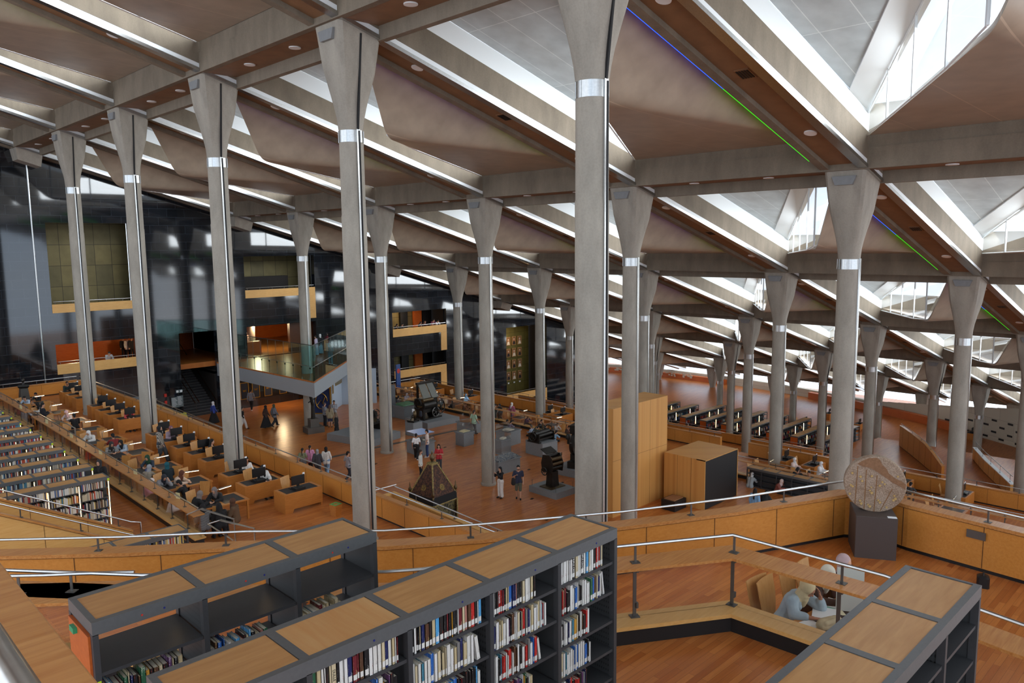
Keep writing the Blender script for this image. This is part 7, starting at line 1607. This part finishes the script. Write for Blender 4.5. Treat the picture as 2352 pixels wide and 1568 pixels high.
for (a, b, lab) in ((20, 29, 'left'), (-2, 19, 'middle'), (-28, -12, 'right')):
    mb = MB(); n_ = 10
    for i in range(n_):
        t0, t1 = math.radians(a + (b - a) * i / n_), math.radians(a + (b - a) * (i + 1) / n_)
        mb.prism([(CX + r_ * math.cos(t), CY + r_ * math.sin(t)) for r_, t in ((79.2, t0), (79.2, t1), (79.9, t1), (79.9, t0))], -8.1 if lab != 'right' else -8.1, -7.35 if lab != 'right' else -7.2)
    struct(mb.build('wall_far_%s_wood' % lab, [m_orange]))
mb = MB(); rnd = random.Random(9)
for k in range(90):
    t = math.radians(rnd.uniform(2, 13)); z = rnd.uniform(-8.0, -7.4); mb.obox((CX + 79.1 * math.cos(t), CY + 79.1 * math.sin(t), z + .3), (.05, .3, .2), t)
tag(mb.build('pinned_cards', [m_page]), 'many small pale cards pinned along the distant orange wall', 'cards', None, 'stuff')
# ---------------------------------------------------------------- downlights, vents, coloured light lines
m_dl = emit('downlight_bulb', (255, 232, 196), 14.0)
def mk_light():
    r_ = empty('ceiling_light', (0, 0, -50)); mb = MB(); mb.lathe([(.17, .0), (.2, .0), (.2, .03), (.17, .03)], n=20); mb.build('ring', [m_white], r_); mb = MB(); mb.lathe([(.165, .005), (.165, .012)], n=20); mb.build('bulb', [m_dl], r_); return r_
def mk_vent():
    r_ = empty('ceiling_vent', (0, 0, -50)); mb = MB(); mb.box(-.28, .28, -.22, .22, 0, .03); mb.build('frame', [m_soffit], r_)
    for k in range(5): mb = MB(); mb.box(-.22, .22, -.18 + k * .08, -.13 + k * .08, -.015, 0); mb.build('slat', [m_black], r_)
    return r_
P_L, P_V = mk_light(), mk_vent(); PROTOS += [P_L, P_V]
tl = math.atan(SL); nl = 0
m_led1, m_led2 = emit('blue_light_line', (40, 90, 255), 2.2), emit('green_light_line', (60, 230, 30), 1.6)
for r in range(-1, 5):
    for j in range(-1, 5):
        y = -BY * j
        for dx in (2.6, 10.8):
            X = BX * r + dx
            o = put(P_L, (X, y - .05, zb(X) + .13), 0, 'round warm downlight in the beam running down the slope, beam %s from left, bay %s' % (ORD[j + 1], ORD[r + 1]), 'ceiling light', 'downlights, beam %d bay %d' % (j + 1, r + 1)); o.rotation_euler = (0, tl, 0)
        X = BX * r + 6.6; o = put(P_V, (X, y - .05, zb(X) + .14), 0, 'triangular dark air vent in the sloping beam, beam %s from left, bay %s' % (ORD[j + 1], ORD[r + 1]), 'ceiling vent'); o.rotation_euler = (0, tl, 0)
        if r >= 0:
            for f in (.33, .67):
                X = BX * r; put(P_L, (X, y - BY * f, zb(X) + .17), 0, 'round warm downlight in the cross beam, row %s, bay %s from left' % (ORD[r], ORD[j + 1]), 'ceiling light', 'cross beam downlights, row %d bay %d' % (r, j + 1))
        if j >= 2 and r < 3:
            for x0, x1, m_, nm in ((1.2, 7.0, m_led1, 'blue'), (7.0, 12.8, m_led2, 'green')):
                a_, b_ = BX * r + x0, BX * r + x1; mb = MB(); mb.tube([(a_, y + .86, zb(a_) + .07), (b_, y + .86, zb(b_) + .07)], .03, 6); tag(mb.build('light_line', [m_]), 'glowing %s light line along the beam edge, beam %s from left, bay %s' % (nm, ORD[j + 1], ORD[r + 1]), 'light line')
for r_ in PROTOS:
    for c in list(r_.children):
        for g in list(c.children): bpy.data.objects.remove(g)
        bpy.data.objects.remove(c)
    bpy.data.objects.remove(r_)
# ---------------------------------------------------------------- picture settings
vs = SC.view_settings; SC.display_settings.display_device = 'sRGB'; vs.view_transform = 'Standard'; vs.look = 'None'; vs.gamma = 1.0; vs.use_curve_mapping = False; vs.exposure = EXPO
cy = SC.cycles; cy.max_bounces = 7; cy.diffuse_bounces = 4; cy.glossy_bounces = 3; cy.transparent_max_bounces = 12; cy.transmission_bounces = 4; cy.caustics_reflective = False; cy.caustics_refractive = False; cy.sample_clamp_indirect = 4.0
cy.use_denoising = True; cy.use_adaptive_sampling = True; cy.adaptive_threshold = .02
